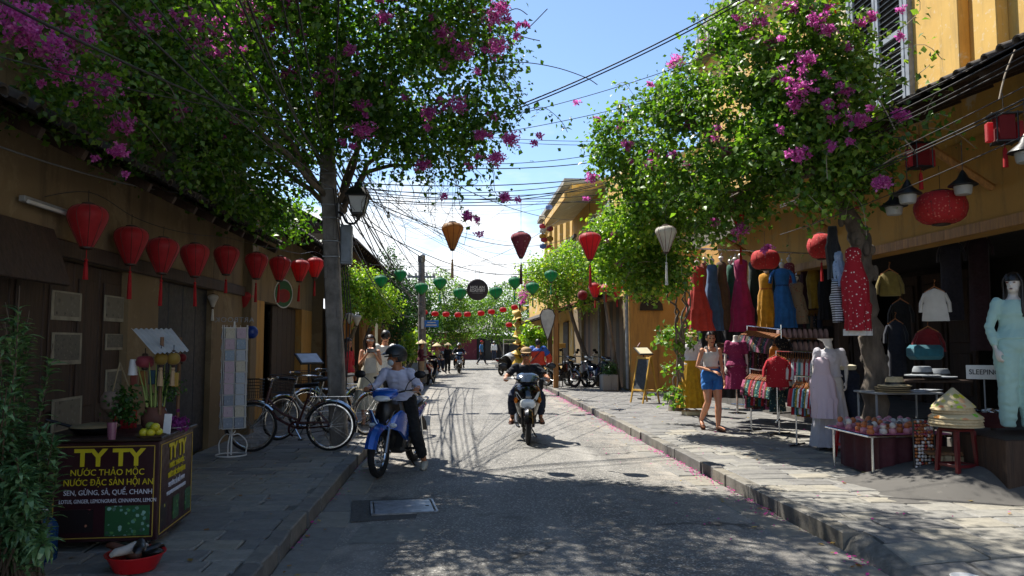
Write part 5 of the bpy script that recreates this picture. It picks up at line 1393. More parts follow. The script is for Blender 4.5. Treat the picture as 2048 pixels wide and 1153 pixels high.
def motorbike(name, label, loc, rz, paint, kind='underbone', group=None, roll=0.0, mirrors=True, turn=0.0, plate=True, helmet_hook=False):
    t = thing(name, label, 'motorbike', loc, rz, group, rot=(0, roll, rz))
    P_ = paint
    ub = kind == 'underbone'
    r = .29 if ub else .265; fy, ry = (-.66, .60) if ub else (-.64, .60)
    fw = wheel(t, 'front_wheel', (0, fy, r), r, .042, 24, M_CHROME if ub else M_BLKP, M_CHROME if ub else M_BLKP, mag=0 if ub else 5)
    rw_ = wheel(t, 'rear_wheel', (0, ry, r), r, .048, 24, M_CHROME if ub else M_BLKP, M_CHROME if ub else M_BLKP, mag=0 if ub else 5)
    hd = Vector((0, -.40, .88))
    s = MB()
    for q in (-1, 1): s.tube([(q * .085, fy, r), (q * .08, -.52, .60), (q * .06, -.44, .78)], [.022, .024, .024], 8)
    s.build('fork', M_ALU if ub else M_BLKP, t)
    s = MB(); fender(s, (0, fy, r), r + .035, R(25), R(165), .15, 14, .05); s.build('front_fender', P_ if ub else M_BLKG, t)
    s = MB(); s.torus((.06, fy, r), .095, .008, 'x', 20, 5, sq=.4); s.build('brake_disc', M_ALU, t)
    # leg shield / front apron
    s = MB()
    if ub:
        hpanel(s, [(.08, .88, -.43), (.13, .84, -.45), (.15, .74, -.46), (.14, .62, -.45), (.11, .50, -.40), (.08, .38, -.33), (.05, .30, -.27)], .06, .09, 0)
    else:
        hpanel(s, [(.13, .90, -.42), (.19, .86, -.45), (.215, .76, -.50), (.205, .64, -.50), (.17, .52, -.44), (.13, .40, -.38), (.09, .28, -.34)], .07, .12, 0)
    s.build('front_shield', M_BLKP if ub else P_, t)
    s = MB(); hpanel(s, [(.15, .86, -.36), (.19, .74, -.37), (.19, .58, -.36), (.16, .42, -.31), (.13, .30, -.27)], .03, .02, 0); s.build('inner_shield', M_BLKP, t)
    if ub:   # pale chevron stripe on the shield and its lower winglets
        for q in (-1, 1):
            s = MB(); s.tube([(q * .02, -.575, .56), (q * .09, -.565, .66), (q * .15, -.535, .78)], [.006, .012, .008], 6); s.build('shield_stripe', M_CHROME, t)
            s = MB(); s.loft([[(q * (.05 + .0 * i), -.56, .60 + .05 * i) for i in (0, 0, 1, 1)], [(q * .10, -.55, .56), (q * .12, -.545, .56), (q * .13, -.535, .70), (q * .11, -.54, .70)], [(q * .17, -.47, .52), (q * .20, -.46, .52), (q * .215, -.45, .77), (q * .185, -.46, .77)], [(q * .19, -.34, .42), (q * .22, -.33, .43), (q * .225, -.34, .72), (q * .20, -.34, .72)], [(q * .17, -.16, .36), (q * .19, -.16, .36), (q * .20, -.18, .56), (q * .18, -.18, .56)]]); s.build('side_wing', P_, t)
            s = MB(); s.ell((q * .13, -.545, .60), (.05, .02, .03), 10, 8); s.build('turn_signal', M_AMBER if False else M_LENS, t)
    # handlebar cowl with head light
    s = MB()
    if ub:
        s.loft([sect(-.60, .93, .05, .03), sect(-.57, .945, .12, .055), sect(-.49, .975, .17, .065), sect(-.38, .995, .15, .045), sect(-.31, .99, .08, .025)])
        s.build('headlight_cowl', P_, t)
        s = MB(); s.loft([sect(-.622, .915, .05, .022), sect(-.60, .92, .095, .036), sect(-.54, .925, .11, .042)]); s.build('headlight', M_LENS, t)
    else:
        s.loft([sect(-.54, .97, .06, .02), sect(-.51, .975, .16, .04), sect(-.42, .99, .19, .05), sect(-.32, 1.0, .12, .03)])
        s.build('handlebar_cowl', M_BLKG, t)
        s = MB(); hpanel(s, [(.10, 1.09, -.40), (.16, 1.06, -.44), (.18, 1.01, -.50), (.14, .96, -.55)], .012, .03, 0); s.build('fly_screen', mat('smoked_screen', '#2a333c', .12, var=.05, coat=.8), t)
        # V-shaped lamp unit low on the apron
        s = MB()
        for q in (-1, 1):
            s.add([(q * .195, -.485, .80), (q * .165, -.535, .70), (q * .02, -.628, .56), (q * .02, -.632, .66), (q * .10, -.602, .70), (q * .165, -.53, .80)], [(0, 1, 2, 3, 4, 5)] if q > 0 else [(5, 4, 3, 2, 1, 0)])
        s.build('light_strip', M_LENS, t)
        s = MB(); s.loft([sect(-.655, .61, .05, .05), sect(-.64, .62, .11, .075), sect(-.56, .62, .13, .085)]); s.build('headlight', M_LENS, t)
        for q in (-1, 1):
            s = MB(); s.ell((q * .185, -.53, .67), (.03, .035, .05), 10, 8); s.build('turn_signal', M_AMBER, t)
    s = MB(); s.tube(catmull([(-.34, -.22, 1.0), (-.22, -.33, 1.0), (-.1, -.36, .98), (.1, -.36, .98), (.22, -.33, 1.0), (.34, -.22, 1.0)], 5), .012, 7); s.build('handlebar', M_BLKP, t)
    for q in (-1, 1):
        s = MB(); s.tube([(q * .255, -.295, 1.0), (q * .36, -.205, 1.0)], .018, 8); s.build('grip', M_BLKP, t)
        s = MB(); s.tube([(q * .21, -.36, .995), (q * .3, -.345, .99), (q * .37, -.27, .985)], .006, 5); s.build('brake_lever', M_ALU, t)
        if mirrors:
            m = link('mirror', None, t, (q * .20, -.33, 1.0)); m.empty_display_size = .03
            s = MB(); s.tube(catmull([(0, 0, 0), (q * .05, -.01, .10), (q * .14, 0, .17)], 4), .006, 6); s.build('stem', M_BLKP, m)
            s = MB(); s.ell((q * .19, 0, .20), (.075, .018, .05), 14, 8); s.build('housing', M_BLKP, m)
            s = MB(); s.ell((q * .19, .014, .20), (.064, .008, .041), 14, 6); s.build('glass', M_MIRR, m)
    # body: centre tunnel, side panels, seat
    s = MB()
    if ub: s.loft([sect(-.36, .56, .07, .12), sect(-.15, .46, .075, .09), sect(.05, .48, .085, .10), sect(.22, .60, .10, .13)])
    else: s.loft([sect(-.34, .33, .15, .06), sect(-.1, .29, .15, .05), sect(.12, .32, .15, .07)])
    s.build('tunnel' if ub else 'footboard', M_BLKP, t)
    s = MB(); s.loft([sect(.10, .55, .12, .15), sect(.25, .60, .155, .15), sect(.5, .66, .15, .12), sect(.75, .72, .11, .085), sect(.93, .775, .05, .04)]); s.build('side_panel', P_, t)
    s = MB(); s.loft([sect(-.02, .735, .05, .03), sect(.08, .745, .105, .045), sect(.3, .745, .135, .05), sect(.5, .775, .13, .05), sect(.75, .80, .10, .04), sect(.84, .80, .05, .02)]); s.build('seat', M_SEAT, t)
    s = MB(); s.tube(catmull([(-.11, .62, .78), (-.115, .85, .83), (0, .93, .84), (.115, .85, .83), (.11, .62, .78)], 4), .012, 7); s.build('grab_rail', M_ALU, t)
    s = MB(); s.loft([sect(.90, .72, .07, .03), sect(.955, .735, .06, .025)]); s.build('tail_light', M_REDL, t)
    s = MB(); s.loft([sect(.80, .60, .055, .02, tilt=-.9), sect(.93, .50, .06, .012, tilt=-.9), sect(1.0, .38, .055, .010, tilt=-.9)]); s.build('rear_fender', M_BLKP, t)
    if plate:
        s = MB(); s.box((0, 1.01, .50), (.19, .008, .14), Matrix.Translation((0, 1.01, .5)) @ Matrix.Rotation(-.25, 4, 'X') @ Matrix.Translation((0, -1.01, -.5)), ch=.004); s.build('number_plate', M_PLATE, t)
    s = MB(); s.box((0, .06 if ub else .3, .30), (.20, .30, .20), ch=.04); s.lathe([(.07, -.12), (.08, -.1), (.08, .1), (.07, .12)], 14, (0, 0, 0), Matrix.Translation((0, .1 if ub else .42, .29)) @ Matrix.Rotation(R(90), 4, 'Y')); s.build('engine', M_ENG, t)
    s = MB(); s.box((0, ry - .25, .33), (.06, .5, .07), Matrix.Translation((.11, 0, 0)), ch=.02); s.build('swing_arm', M_ENG, t)
    for q in (-1, 1): s = MB(); s.tube([(q * .12, ry, r), (q * .13, .46, .62)], .02, 8); s.build('rear_shock', M_CHROME, t)
    s = MB(); s.tube([(-.12, -.02, .2), (-.14, .2, .19), (-.15, .42, .24), (-.155, .88, .34)], [.018, .02, .045, .042], 10); s.build('exhaust', M_ALU if ub else M_BLKP, t)
    s = MB(); s.tube([(-.24, -.02, .26), (.24, -.02, .26)], .012, 6)
    for q in (-1, 1): s.box((q * .2, -.02, .265), (.11, .035, .03), ch=.008)
    s.build('foot_pegs', M_BLKP, t)
    s = MB(); s.tube([(.08, .1, .18), (.17, .16, .01)], .01, 6); s.build('side_stand', M_BLKP, t)
    return t
M_BLUEP = mat('blue_bike_paint', '#0f4fa8', .2, .15, var=.06, coat=.9)
M_NAVY = mat('navy_bike_paint', '#16223a', .22, .1, var=.06, coat=.8)
M_GREYP = mat('grey_bike_paint', '#6f7478', .3, .3, var=.08, coat=.6)
M_REDP = mat('red_bike_paint', '#7a1519', .25, .1, var=.06, coat=.8)
M_WHP = mat('white_bike_paint', '#c9c8c2', .3, 0, var=.06, coat=.6)
def heading(front, rear):
    """rz that points the local -Y (front) from rear to front"""
    v = Vector(front) - Vector(rear); return math.atan2(v.x, -v.y)
fr, re = G(757, 958), G(842, 918)
BLUE_RZ = heading(fr, re); bc = fr - (Vector((math.sin(BLUE_RZ), -math.cos(BLUE_RZ), 0)) * .66); bc.z = .012
BLUE = motorbike('motorbike', 'blue underbone motorbike halted at the left kerb', bc, BLUE_RZ, M_BLUEP, 'underbone')
fr = G(1056, 893)
BLK_RZ = R(-3); kc = fr - (Vector((math.sin(BLK_RZ), -math.cos(BLK_RZ), 0)) * .64); kc.z = .03
BLACK = motorbike('scooter', 'black scooter with silver V-shaped headlight riding towards the camera', kc, BLK_RZ, M_BLKG, 'scooter')
c = G(918, 748); FAR_RZ = R(3); c.z = .03
FARB = motorbike('scooter', 'dark scooter coming down the sunlit middle of the road far away', c, FAR_RZ, M_NAVY, 'scooter', mirrors=False); FARC = c
c = G(862, 768); motorbike('scooter', 'parked dark scooter with red tail light seen from behind by the far pole', (c.x, c.y - .5, .012), R(172), M_REDP, 'scooter', mirrors=True)
c = G(1128, 776, .12); motorbike('motorbike', 'black parked motorbike on the right pavement, nearest the plank doors', (c.x - .1, c.y + .4, .125), R(38), M_BLKG, 'underbone', 'motorbikes parked on the right pavement', roll=R(6))
c = G(1162, 776, .12); motorbike('motorbike', 'grey parked motorbike with round blue mirror beside the plank doors', (c.x, c.y + .5, .125), R(28), M_GREYP, 'underbone', 'motorbikes parked on the right pavement', roll=R(6))
c = G(1195, 778, .12); motorbike('motorbike', 'dark parked motorbike in shadow beside the stone planter', (c.x, c.y + .3, .125), R(24), M_NAVY, 'underbone', 'motorbikes parked on the right pavement', roll=R(6))
c = G(1015, 752); motorbike('scooter', 'scooter parked at the kerb under a grey rain cover', (c.x, c.y + .5, .01), R(150), M_BLKP, 'scooter', roll=R(5), mirrors=False)
s = MB()
s.grid(lambda a, b: (.36 * math.cos(PI * a) * (.75 + .25 * b) , -.55 + .75 * b, .62 + .5 * math.sin(PI * a) * (1 - .35 * b) + .03 * math.sin(13 * a + 7 * b)), 18, 10)
o = s.build('rain_cover', mat('silver_cover', '#9b9ea0', .45, .3, var=.2), None, 60, (c.x, c.y + .5, .01), (0, 0, R(150)))
tag(o, 'silver grey rain cover draped over the front of a parked scooter', 'cover')
c = G(885, 740); motorbike('scooter', 'distant parked scooter in shadow under the conical hats', (c.x - .2, c.y, .012), R(20), M_BLKP, 'scooter', mirrors=False)
# bicycles
def bike_at(name, label, fpx, rpx, col, **kw):
    f = G(*fpx, .12); r_ = G(*rpx, .12); rz = heading(f, r_); c = (f + r_) / 2; c.z = .125
    return bicycle(name, label, c, rz, col, **kw)
bike_at('bicycle', 'dark red ladies bicycle with black front basket in front of the pole', (512, 905), (652, 903), '#3a1013', lean=R(-4))
bike_at('bicycle', 'silver bicycle with grey wire basket leaning behind the red one', (558, 882), (668, 868), '#9aa0a4', lean=R(5))
bike_at('bicycle', 'pale blue bicycle standing behind the concrete pole', (610, 858), (720, 850), '#5a86a8', lean=R(4))
bike_at('bicycle', 'silver bicycle half hidden behind the blue motorbike', (820, 858), (728, 872), '#b5b5b0', lean=R(-4))
bike_at('bicycle', 'black bicycle beside the silver one, just past the pole', (800, 840), (705, 853), '#16181a', lean=R(4), basket=False)
# ================================================================== PEOPLE
def remesh(mb, vox, smooth=4, name='body'):
    me = bpy.data.meshes.new('tmp'); me.from_pydata(mb.v, [], mb.f); me.update()
    bm = bmesh.new(); bm.from_mesh(me); bmesh.ops.recalc_face_normals(bm, faces=bm.faces); bm.to_mesh(me); bm.free()
    o = bpy.data.objects.new('tmp', me)
    m = o.modifiers.new('r', 'REMESH'); m.mode = 'VOXEL'; m.voxel_size = vox; m.use_smooth_shade = True
    if smooth:
        q = o.modifiers.new('s', 'SMOOTH'); q.factor = .5; q.iterations = smooth
    out = evaluated_mesh(o); out.name = name
    bpy.data.objects.remove(o); bpy.data.meshes.remove(me)
    out.polygons.foreach_set('use_smooth', [True] * len(out.polygons))
    return out
def skinmat(name, col):
    m = mat(name, col, .5, var=.08, scale=14)
    b = [n for n in m.node_tree.nodes if n.type == 'BSDF_PRINCIPLED'][0]
    b.inputs['Subsurface Weight'].default_value = .12; b.inputs['Subsurface Radius'].default_value = (.01, .004, .002)
    return m
SKIN = {'tan': skinmat('skin_tan', '#a9714e'), 'fair': skinmat('skin_fair', '#c98e6c'), 'dark': skinmat('skin_brown', '#7c5036')}
M_LIP = mat('lips', '#8c3f3a', .45); M_EYE = mat('eye_dark', '#1a1210', .3); M_HAIR = mat('black_hair', '#15100d', .45, var=.3, scale=40, stretch=(6, 6, .5))
M_HAIRB = mat('dark_brown_hair', '#2a1a12', .5, var=.3, scale=40, stretch=(6, 6, .5))
BASE = dict(pelvis=(0, 0, .95), neck=(0, .01, 1.43), head=(0, -.015, 1.575), look=(0, -1, 0), headup=(0, 0, 1),
    shoulder_l=(.175, .01, 1.385), elbow_l=(.225, .03, 1.10), wrist_l=(.245, -.02, .86), shoulder_r=(-.175, .01, 1.385), elbow_r=(-.225, .03, 1.10), wrist_r=(-.245, -.02, .86),
    hip_l=(.085, 0, .90), knee_l=(.095, -.02, .49), ankle_l=(.10, .02, .08), toe_l=(.12, -.15, .03), hip_r=(-.085, 0, .90), knee_r=(-.095, -.02, .49), ankle_r=(-.10, .02, .08), toe_r=(-.12, -.15, .03))
def crease(me, a=.0065):
    """soft folds: push the cloth surface in and out along its normals"""
    n = len(me.vertices); P = np.empty(n * 3); me.vertices.foreach_get('co', P); P = P.reshape(-1, 3); N = np.empty(n * 3); me.vertices.foreach_get('normal', N); N = N.reshape(-1, 3)
    x, y, z = P.T
    h = np.sin(34 * x + 3 * np.sin(21 * z + 9 * y)) * np.sin(41 * z + 19 * x + 2 * np.sin(17 * y)) + .7 * np.sin(63 * z - 38 * x + 3 * np.sin(25 * x + 11 * z)) * np.sin(23 * y + 13 * z)
    me.vertices.foreach_set('co', (P + N * (a * .7 * h)[:, None]).ravel()); me.update()
class Fig:
    def __init__(s, name, label, loc, rz, H=1.7, pose=None, female=False, skin='tan', vox=.010, group=None, girth=1.0):
        s.k = H / 1.7; s.J = {}; p = dict(BASE)
        if female:
            p.update(shoulder_l=(.155, .01, 1.38), shoulder_r=(-.155, .01, 1.38), hip_l=(.09, 0, .90), hip_r=(-.09, 0, .90))
        p.update(pose or {})
        s.grip = p.pop('grip', False)
        for a, b in p.items(): s.J[a] = Vector(b) * (1 if a in ('look', 'headup') else s.k)
        s.female = female; s.vox = vox; s.g = girth; s.skin = skin
        s.root = thing(name, label, 'person', loc, rz, group)
    def spine(s, t):
        J = s.J; a = J['pelvis'] + Vector((0, 0, -.09 * s.k)); b = J['neck']; p = a.lerp(b, t)
        fwd = Vector((0, -1, 0)); p += Vector((0, .018, 0)) * math.sin(PI * t)
        lat = (J['hip_l'] - J['hip_r']).normalized().lerp((J['shoulder_l'] - J['shoulder_r']).normalized(), t).normalized()
        ax = (b - a).normalized(); dep = ax.cross(lat).normalized()
        return p, lat, dep
    def torso(s, mb, t0=0, t1=1, add=0.0, mul=1.0, n=18, flare=0.0):
        prof = [(0, .115, .085), (.08, .155, .108), (.17, .168, .115), (.32, .142, .100), (.45, .133, .094), (.60, .145, .104), (.74, .158, .112), (.86, .155, .098), (.94, .115, .075), (1.0, .062, .058)]
        if s.female: prof = [(0, .115, .085), (.08, .165, .11), (.17, .178, .118), (.32, .138, .094), (.45, .118, .085), (.60, .128, .094), (.72, .142, .115), (.86, .135, .09), (.94, .095, .068), (1.0, .052, .05)]
        ts = [t0 + (t1 - t0) * i / 12 for i in range(13)]; rings = []
        for t in ts:
            for (ta, wa, da), (tb, wb, db) in zip(prof, prof[1:]):
                if ta <= t <= tb + 1e-9:
                    f = (t - ta) / (tb - ta); w = wa + (wb - wa) * f; d = da + (db - da) * f; break
            p, lat, dep = s.spine(t)
            fl = flare * max(0, (t0 + .25 - t) / .25)
            w = (w * s.g * mul + add + fl) * s.k; d = (d * s.g * mul + add + fl) * s.k
            rings.append([tuple(p + lat * (w * math.copysign(abs(math.cos(2 * PI * j / n)) ** .85, math.cos(2 * PI * j / n))) + dep * (d * math.sin(2 * PI * j / n))) for j in range(n)])
        mb.loft(rings)
    def chain(s, mb, names, radii, add=0.0, f1=1.0, n=10):
        """tapered limb through joints, cut at fraction f1 of its length"""
        pts = [s.J[a] for a in names]; c = []
        rr = []
        for i in range(len(pts) - 1):
            for q in range(6):
                t = q / 6; c.append(pts[i].lerp(pts[i + 1], t))
                seg = radii[i]; x = t * (len(seg) - 1); j = min(int(x), len(seg) - 2); rr.append(seg[j] + (seg[j + 1] - seg[j]) * (x - j))
        c.append(pts[-1]); rr.append(radii[-1][-1])
        m = max(2, int(round((len(c) - 1) * f1)) + 1)
        mb.tube(c[:m], [(r + add) * s.k * (s.g if r > .04 else 1) for r in rr[:m]], n)
    ARM = [(.049, .045, .041, .036), (.036, .037, .031, .024)]
    LEG = [(.088, .088, .074, .058), (.055, .060, .050, .034)]
    def arm(s, mb, sd, add=0, f1=1.0):
        fem = -.008 if s.female else 0
        s.chain(mb, [f'shoulder_{sd}', f'elbow_{sd}', f'wrist_{sd}'], [tuple(r + fem for r in q) for q in s.ARM], add, f1)
        mb.ell(tuple(s.J[f'shoulder_{sd}']), (.047 + fem + add) * s.k, 10, 8)
    def leg(s, mb, sd, add=0, f1=1.0, up=.02):
        s.chain(mb, [f'hip_{sd}', f'knee_{sd}', f'ankle_{sd}'], s.LEG, add, f1)
        mb.ell(tuple(s.J[f'hip_{sd}'] + Vector((0, .01, 0))), (.092 + add) * s.k, 10, 8)
    def hand(s, mb, sd):
        w = s.J[f'wrist_{sd}']; e = s.J[f'elbow_{sd}']; d = (w - e).normalized()
        q = 1 if sd == 'l' else -1
        if s.grip: d = (d + Vector((0, 0, -.25))).normalized()
        side = Vector((-q * .25, -1, 0)) if abs(d.z) > .6 else Vector((-q, 0, .1))
        side = (side - d * side.dot(d)).normalized()          # towards the thumb
        nrm = d.cross(side).normalized() * (1 if q > 0 else -1)  # palm side
        if nrm.dot(Vector((-q, 0, -.3))) < 0 and abs(d.z) > .6: nrm = -nrm
        if abs(d.z) <= .6 and nrm.z > 0: nrm = -nrm
        k = s.k; M = Matrix((side, d, nrm)).transposed()
        def P_(x, y, z): return tuple(w + M @ Vector((x, y, z)) * k)
        mb.loft([[P_(.026 * math.cos(a) * f, y, .015 * math.sin(a)) for a in [2 * PI * j / 10 for j in range(10)]] for y, f in ((-.01, .85), (.02, 1.15), (.055, 1.5), (.085, 1.4))])
        curl = 1.15 if s.grip else .45
        for x, L in ((.030, .068), (.010, .078), (-.010, .072), (-.029, .056)):
            p = Vector((x, .08, 0)); pts = [P_(*p)]; a = curl * .6
            for seg in (.45, .32, .23):
                p = p + Vector((0, math.cos(a), math.sin(a))) * (L * seg * 1.1); a += curl; pts.append(P_(*p))
            mb.tube(pts, [.0095 * k, .009 * k, .0085 * k, .007 * k], 6)
        mb.tube([P_(.026, .015, .004), P_(.050, .045, .016), P_(.052, .075, .024), P_(.046, .095, .030)], [.012 * k, .011 * k, .0095 * k, .008 * k], 6)
    def frame(s):
        f = s.J['look'].normalized(); up = s.J['headup'].normalized(); up = (up - f * up.dot(f)).normalized(); x = (-f).cross(up) * -1
        x = up.cross(-f).normalized() * 1
        return Matrix((x, -f, up)).transposed(), s.J['head']
    def HP(s, x, y, z):
        M, c = s.frame(); return c + M @ Vector((x, y, z)) * s.k
    def ellh(s, mb, c, r, nu=16, nv=12):
        M, o = s.frame(); k = s.k
        mb.ell((0, 0, 0), tuple(q * k for q in r), nu, nv, Matrix.Translation(s.HP(*c)) @ M.to_4x4())
    def body(s, feet=True, eyes=True):
        mb = MB()
        s.torso(mb)
        for sd in 'lr':
            s.arm(mb, sd); s.leg(mb, sd); s.hand(mb, sd)
            if feet:
                a = s.J[f'ankle_{sd}']; t = s.J[f'toe_{sd}']; h = a + (a - t).normalized() * .035 * s.k + Vector((0, 0, -.04 * s.k)); up = (a - t).cross(Vector((1, 0, 0)))
                mb.tube([h, a.lerp(h, .3) + Vector((0, 0, -.01)), a.lerp(t, .5), a.lerp(t, .85), t], [.026 * s.k, .034 * s.k, .036 * s.k, .034 * s.k, .022 * s.k], 8, flat=.75)
        nb = s.J['neck'] - Vector((0, 0, .04 * s.k)); s_ = .047 if s.female else .055
        mb.tube([nb, s.J['neck'].lerp(s.J['head'], .35), s.HP(0, .015, -.05)], [s_ * 1.15 * s.k, s_ * s.k, s_ * s.k], 10)
        s.ellh(mb, (0, .008, .025), (.074, .092, .090)); s.ellh(mb, (0, -.018, -.045), (.058, .066, .066)); s.ellh(mb, (0, -.045, -.085), (.032, .035, .028), 10, 8)
        mb.tube([s.HP(0, -.082, .012), s.HP(0, -.098, -.02), s.HP(0, -.088, -.035)], [.008 * s.k, .014 * s.k, .012 * s.k], 6)
        for q in (-1, 1):
            s.ellh(mb, (q * .076, .012, -.008), (.010, .020, .030), 8, 6)
            s.ellh(mb, (q * .034, -.074, .030), (.020, .010, .008), 8, 6)
        s.ellh(mb, (0, -.078, -.064), (.022, .012, .010), 8, 6)
        me = remesh(mb, s.vox, 3, 'body')
        for m in (SKIN[s.skin], M_LIP, M_EYE): me.materials.append(m)
        M, c = s.frame(); Mi = M.inverted()
        n = len(me.polygons); cen = np.empty(n * 3, dtype=np.float32); me.polygons.foreach_get('center', cen); cen = cen.reshape(-1, 3)
        L = (cen - np.array(c)) @ np.array(M) / s.k
        mi = np.zeros(n, dtype=np.int32)
        fr = L[:, 1] < -.05
        mi[fr & (np.abs(L[:, 0]) < .024) & (np.abs(L[:, 2] + .064) < .010)] = 1
        if eyes:
            for q in (-1, 1):
                mi[fr & (((L[:, 0] - q * .033) / .017) ** 2 + ((L[:, 2] - .008) / .009) ** 2 < 1)] = 2
                mi[fr & (np.abs(L[:, 0] - q * .034) < .019) & (np.abs(L[:, 2] - .034) < .006)] = 2
        me.polygons.foreach_set('material_index', mi)
        o = link('body', me, s.root); return o
    def cloth(s, name, mb, m, vox=None, smooth=4):
        me = remesh(mb, vox or s.vox * 1.15, smooth, name); me.materials.append(m); crease(me)
        return link(name, me, s.root)
    def shirt(s, name, m, t0=.28, t1=.97, sleeve=.45, add=.016, flare=.015, arms=True):
        mb = MB(); s.torso(mb, t0, t1, add, 1.0, flare=flare)
        if arms:
            for sd in 'lr': s.arm(mb, sd, add * .8 + .004, sleeve)
        return s.cloth(name, mb, m)
    def trousers(s, name, m, f=.97, t1=.36, add=.016, flare=0):
        mb = MB(); s.torso(mb, 0, t1, add)
        for sd in 'lr': s.leg(mb, sd, add + flare, f)
        return s.cloth(name, mb, m)
    def shoes(s, m, name='shoe', sole=None, h=.045):
        for sd in 'lr':
            a = s.J[f'ankle_{sd}']; t = s.J[f'toe_{sd}']; d = (t - a); d.normalize(); k = s.k
            hl = a - d * .05 * k + Vector((0, 0, -.035 * k))
            mb = MB(); mb.tube([hl, hl.lerp(t, .2) + Vector((0, 0, .018 * k)), hl.lerp(t, .5) + Vector((0, 0, .01 * k)), hl.lerp(t, .85), t + d * .02 * k], [.03 * k, .045 * k, .047 * k, .044 * k, .026 * k], 10, flat=.8)
            mb.tube([a + Vector((0, 0, -.03 * k)), a + Vector((0, 0, .015 * k))], .045 * k, 10)
            me = remesh(mb, s.vox, 3, name); me.materials.append(m); link(name, me, s.root)
    def sandals(s, m):
        for sd in 'lr':
            a = s.J[f'ankle_{sd}']; t = s.J[f'toe_{sd}']; d = (t - a).normalized(); k = s.k; x = Vector((0, 0, 1)).cross(d); x = x.normalized() if x.length > .1 else Vector((1, 0, 0)); up = d.cross(x).normalized()
            hl = a - d * .06 * k - Vector((0, 0, .07 * k)) * (1 if abs(d.z) < .5 else .3); te = t + d * .03 * k - up * .025 * k
            mb = MB(); rg = []
            for f, w in ((0, .02), (.12, .034), (.45, .032), (.75, .046), (.93, .036), (1, .015)):
                p = hl.lerp(te, f); rg.append([tuple(p + x * w * k), tuple(p - x * w * k), tuple(p - x * w * k - up * .014 * k), tuple(p + x * w * k - up * .014 * k)])
            mb.loft(rg)
            p = hl.lerp(te, .72)
            mb.tube(catmull([p + x * .045 * k, p + up * .05 * k, p - x * .045 * k], 5), .008 * k, 6)
            mb.build('sandal', m, s.root)
    def hair(s, m=M_HAIR, long=0.0, fringe=.045, bun=False, name='hair', vol=1.0):
        mb = MB(); M, c = s.frame(); k = s.k
        r = (.083 * vol, .102 * vol, .102 * vol); nu, nv = 28, 20; keep = {}
        vs = []; fs = []
        for j in range(nv + 1):
            el = -PI / 2 + PI * j / nv
            for i in range(nu):
                a = 2 * PI * i / nu; d = (math.cos(el) * math.cos(a), math.cos(el) * math.sin(a), math.sin(el))
                w = 1 + .03 * math.sin(a * 9 + el * 5)
                vs.append(tuple(s.HP(d[0] * r[0] * w, .012 + d[1] * r[1] * w, .022 + d[2] * r[2] * w)))
        for j in range(nv):
            for i in range(nu):
                el = -PI / 2 + PI * (j + .5) / nv; a = 2 * PI * (i + .5) / nu
                y = math.cos(el) * math.sin(a); z = math.sin(el) * r[2] + .022
                front = y < -.12
                lim = fringe if y < -.45 else (.0 if y < .1 else -.06)
                if z > lim: fs.append((j * nu + i, j * nu + (i + 1) % nu, (j + 1) * nu + (i + 1) % nu, (j + 1) * nu + i))
        mb.add(vs, fs)
        o = mb.build(name, m, s.root, 80)
        if long:
            mb = MB(); rg = []
            for i in range(9):
                f = i / 8; z = .06 - f * (long + .06); w = .075 + .03 * math.sin(f * 2.4); y = .05 + .035 * f
                rg.append([tuple(s.HP(w * math.cos(2 * PI * j / 18) * (1 + .05 * math.sin(j * 5)), y + (.055 - .01 * f) * math.sin(2 * PI * j / 18), z)) for j in range(18)])
            mb.loft(rg); mb.build('long_hair', m, s.root, 80)
            for q in (-1, 1):
                mb = MB(); mb.tube(catmull([s.HP(q * .05, -.02, .10), s.HP(q * .086, -.03, .03), s.HP(q * .088, -.02, -.06), s.HP(q * .085, -.03, -.06 - long * .7)], 5), [.02 * k] * 12 + [.026 * k] * 3 + [.012 * k], 8, flat=.6)
                mb.build('hair_strand', m, s.root, 80)
        if bun:
            mb = MB(); s.ellh(mb, (0, .09, .05), (.045, .04, .045)); mb.build('hair_bun', m, s.root, 80)
        return o
    def skirt(s, name, m, t_top, z_bot, w_top, w_bot, pleat=.1, n=48, np_=14, depth_=.75, cx=None):
        p, lat, dep = s.spine(t_top); b = cx if cx is not None else Vector((p.x, p.y, 0))
        rg = []; k = s.k
        for i in range(9):
            f = i / 8; z = p.z + (z_bot * k - p.z) * f; c = Vector((p.x + (b.x - p.x) * f, p.y + (b.y - p.y) * f, z)); w = (w_top + (w_bot - w_top) * f ** .8) * k
            rg.append([tuple(c + lat * w * (1 + pleat * f * math.sin(np_ * 2 * PI * j / n)) * math.cos(2 * PI * j / n) + dep * w * depth_ * (1 + pleat * f * math.sin(np_ * 2 * PI * j / n)) * math.sin(2 * PI * j / n)) for j in range(n)])
        mb = MB(); mb.loft(rg); return mb.build(name, m, s.root, 70)
    def shades(s, m=M_BLKG):
        mb = MB()
        for q in (-1, 1): s.ellh(mb, (q * .033, -.088, .010), (.030, .010, .021), 12, 8)
        mb.tube([s.HP(-.02, -.094, .014), s.HP(.02, -.094, .014)], .004, 5)
        for q in (-1, 1): mb.tube([s.HP(q * .06, -.085, .014), s.HP(q * .082, .0, .014)], .004, 5)
        return mb.build('sunglasses', m, s.root)
    def conical_hat(s, m, r=.21, h=.15):
        M, c = s.frame(); mb = MB(); T = Matrix.Translation(s.HP(0, .005, .085)) @ M.to_4x4()
        mb.lathe([(r, -.03), (r * .99, -.022), (r * .66, .03), (r * .33, .078), (.012, h - .03), (.004, h - .028)], 26, M=T, cap=(False, True))
        mb.lathe([(r * .98, -.028), (r * .5, .04), (.01, h - .05)], 26, M=T, cap=(False, True)); mb.build('conical_hat', m, s.root, 50)
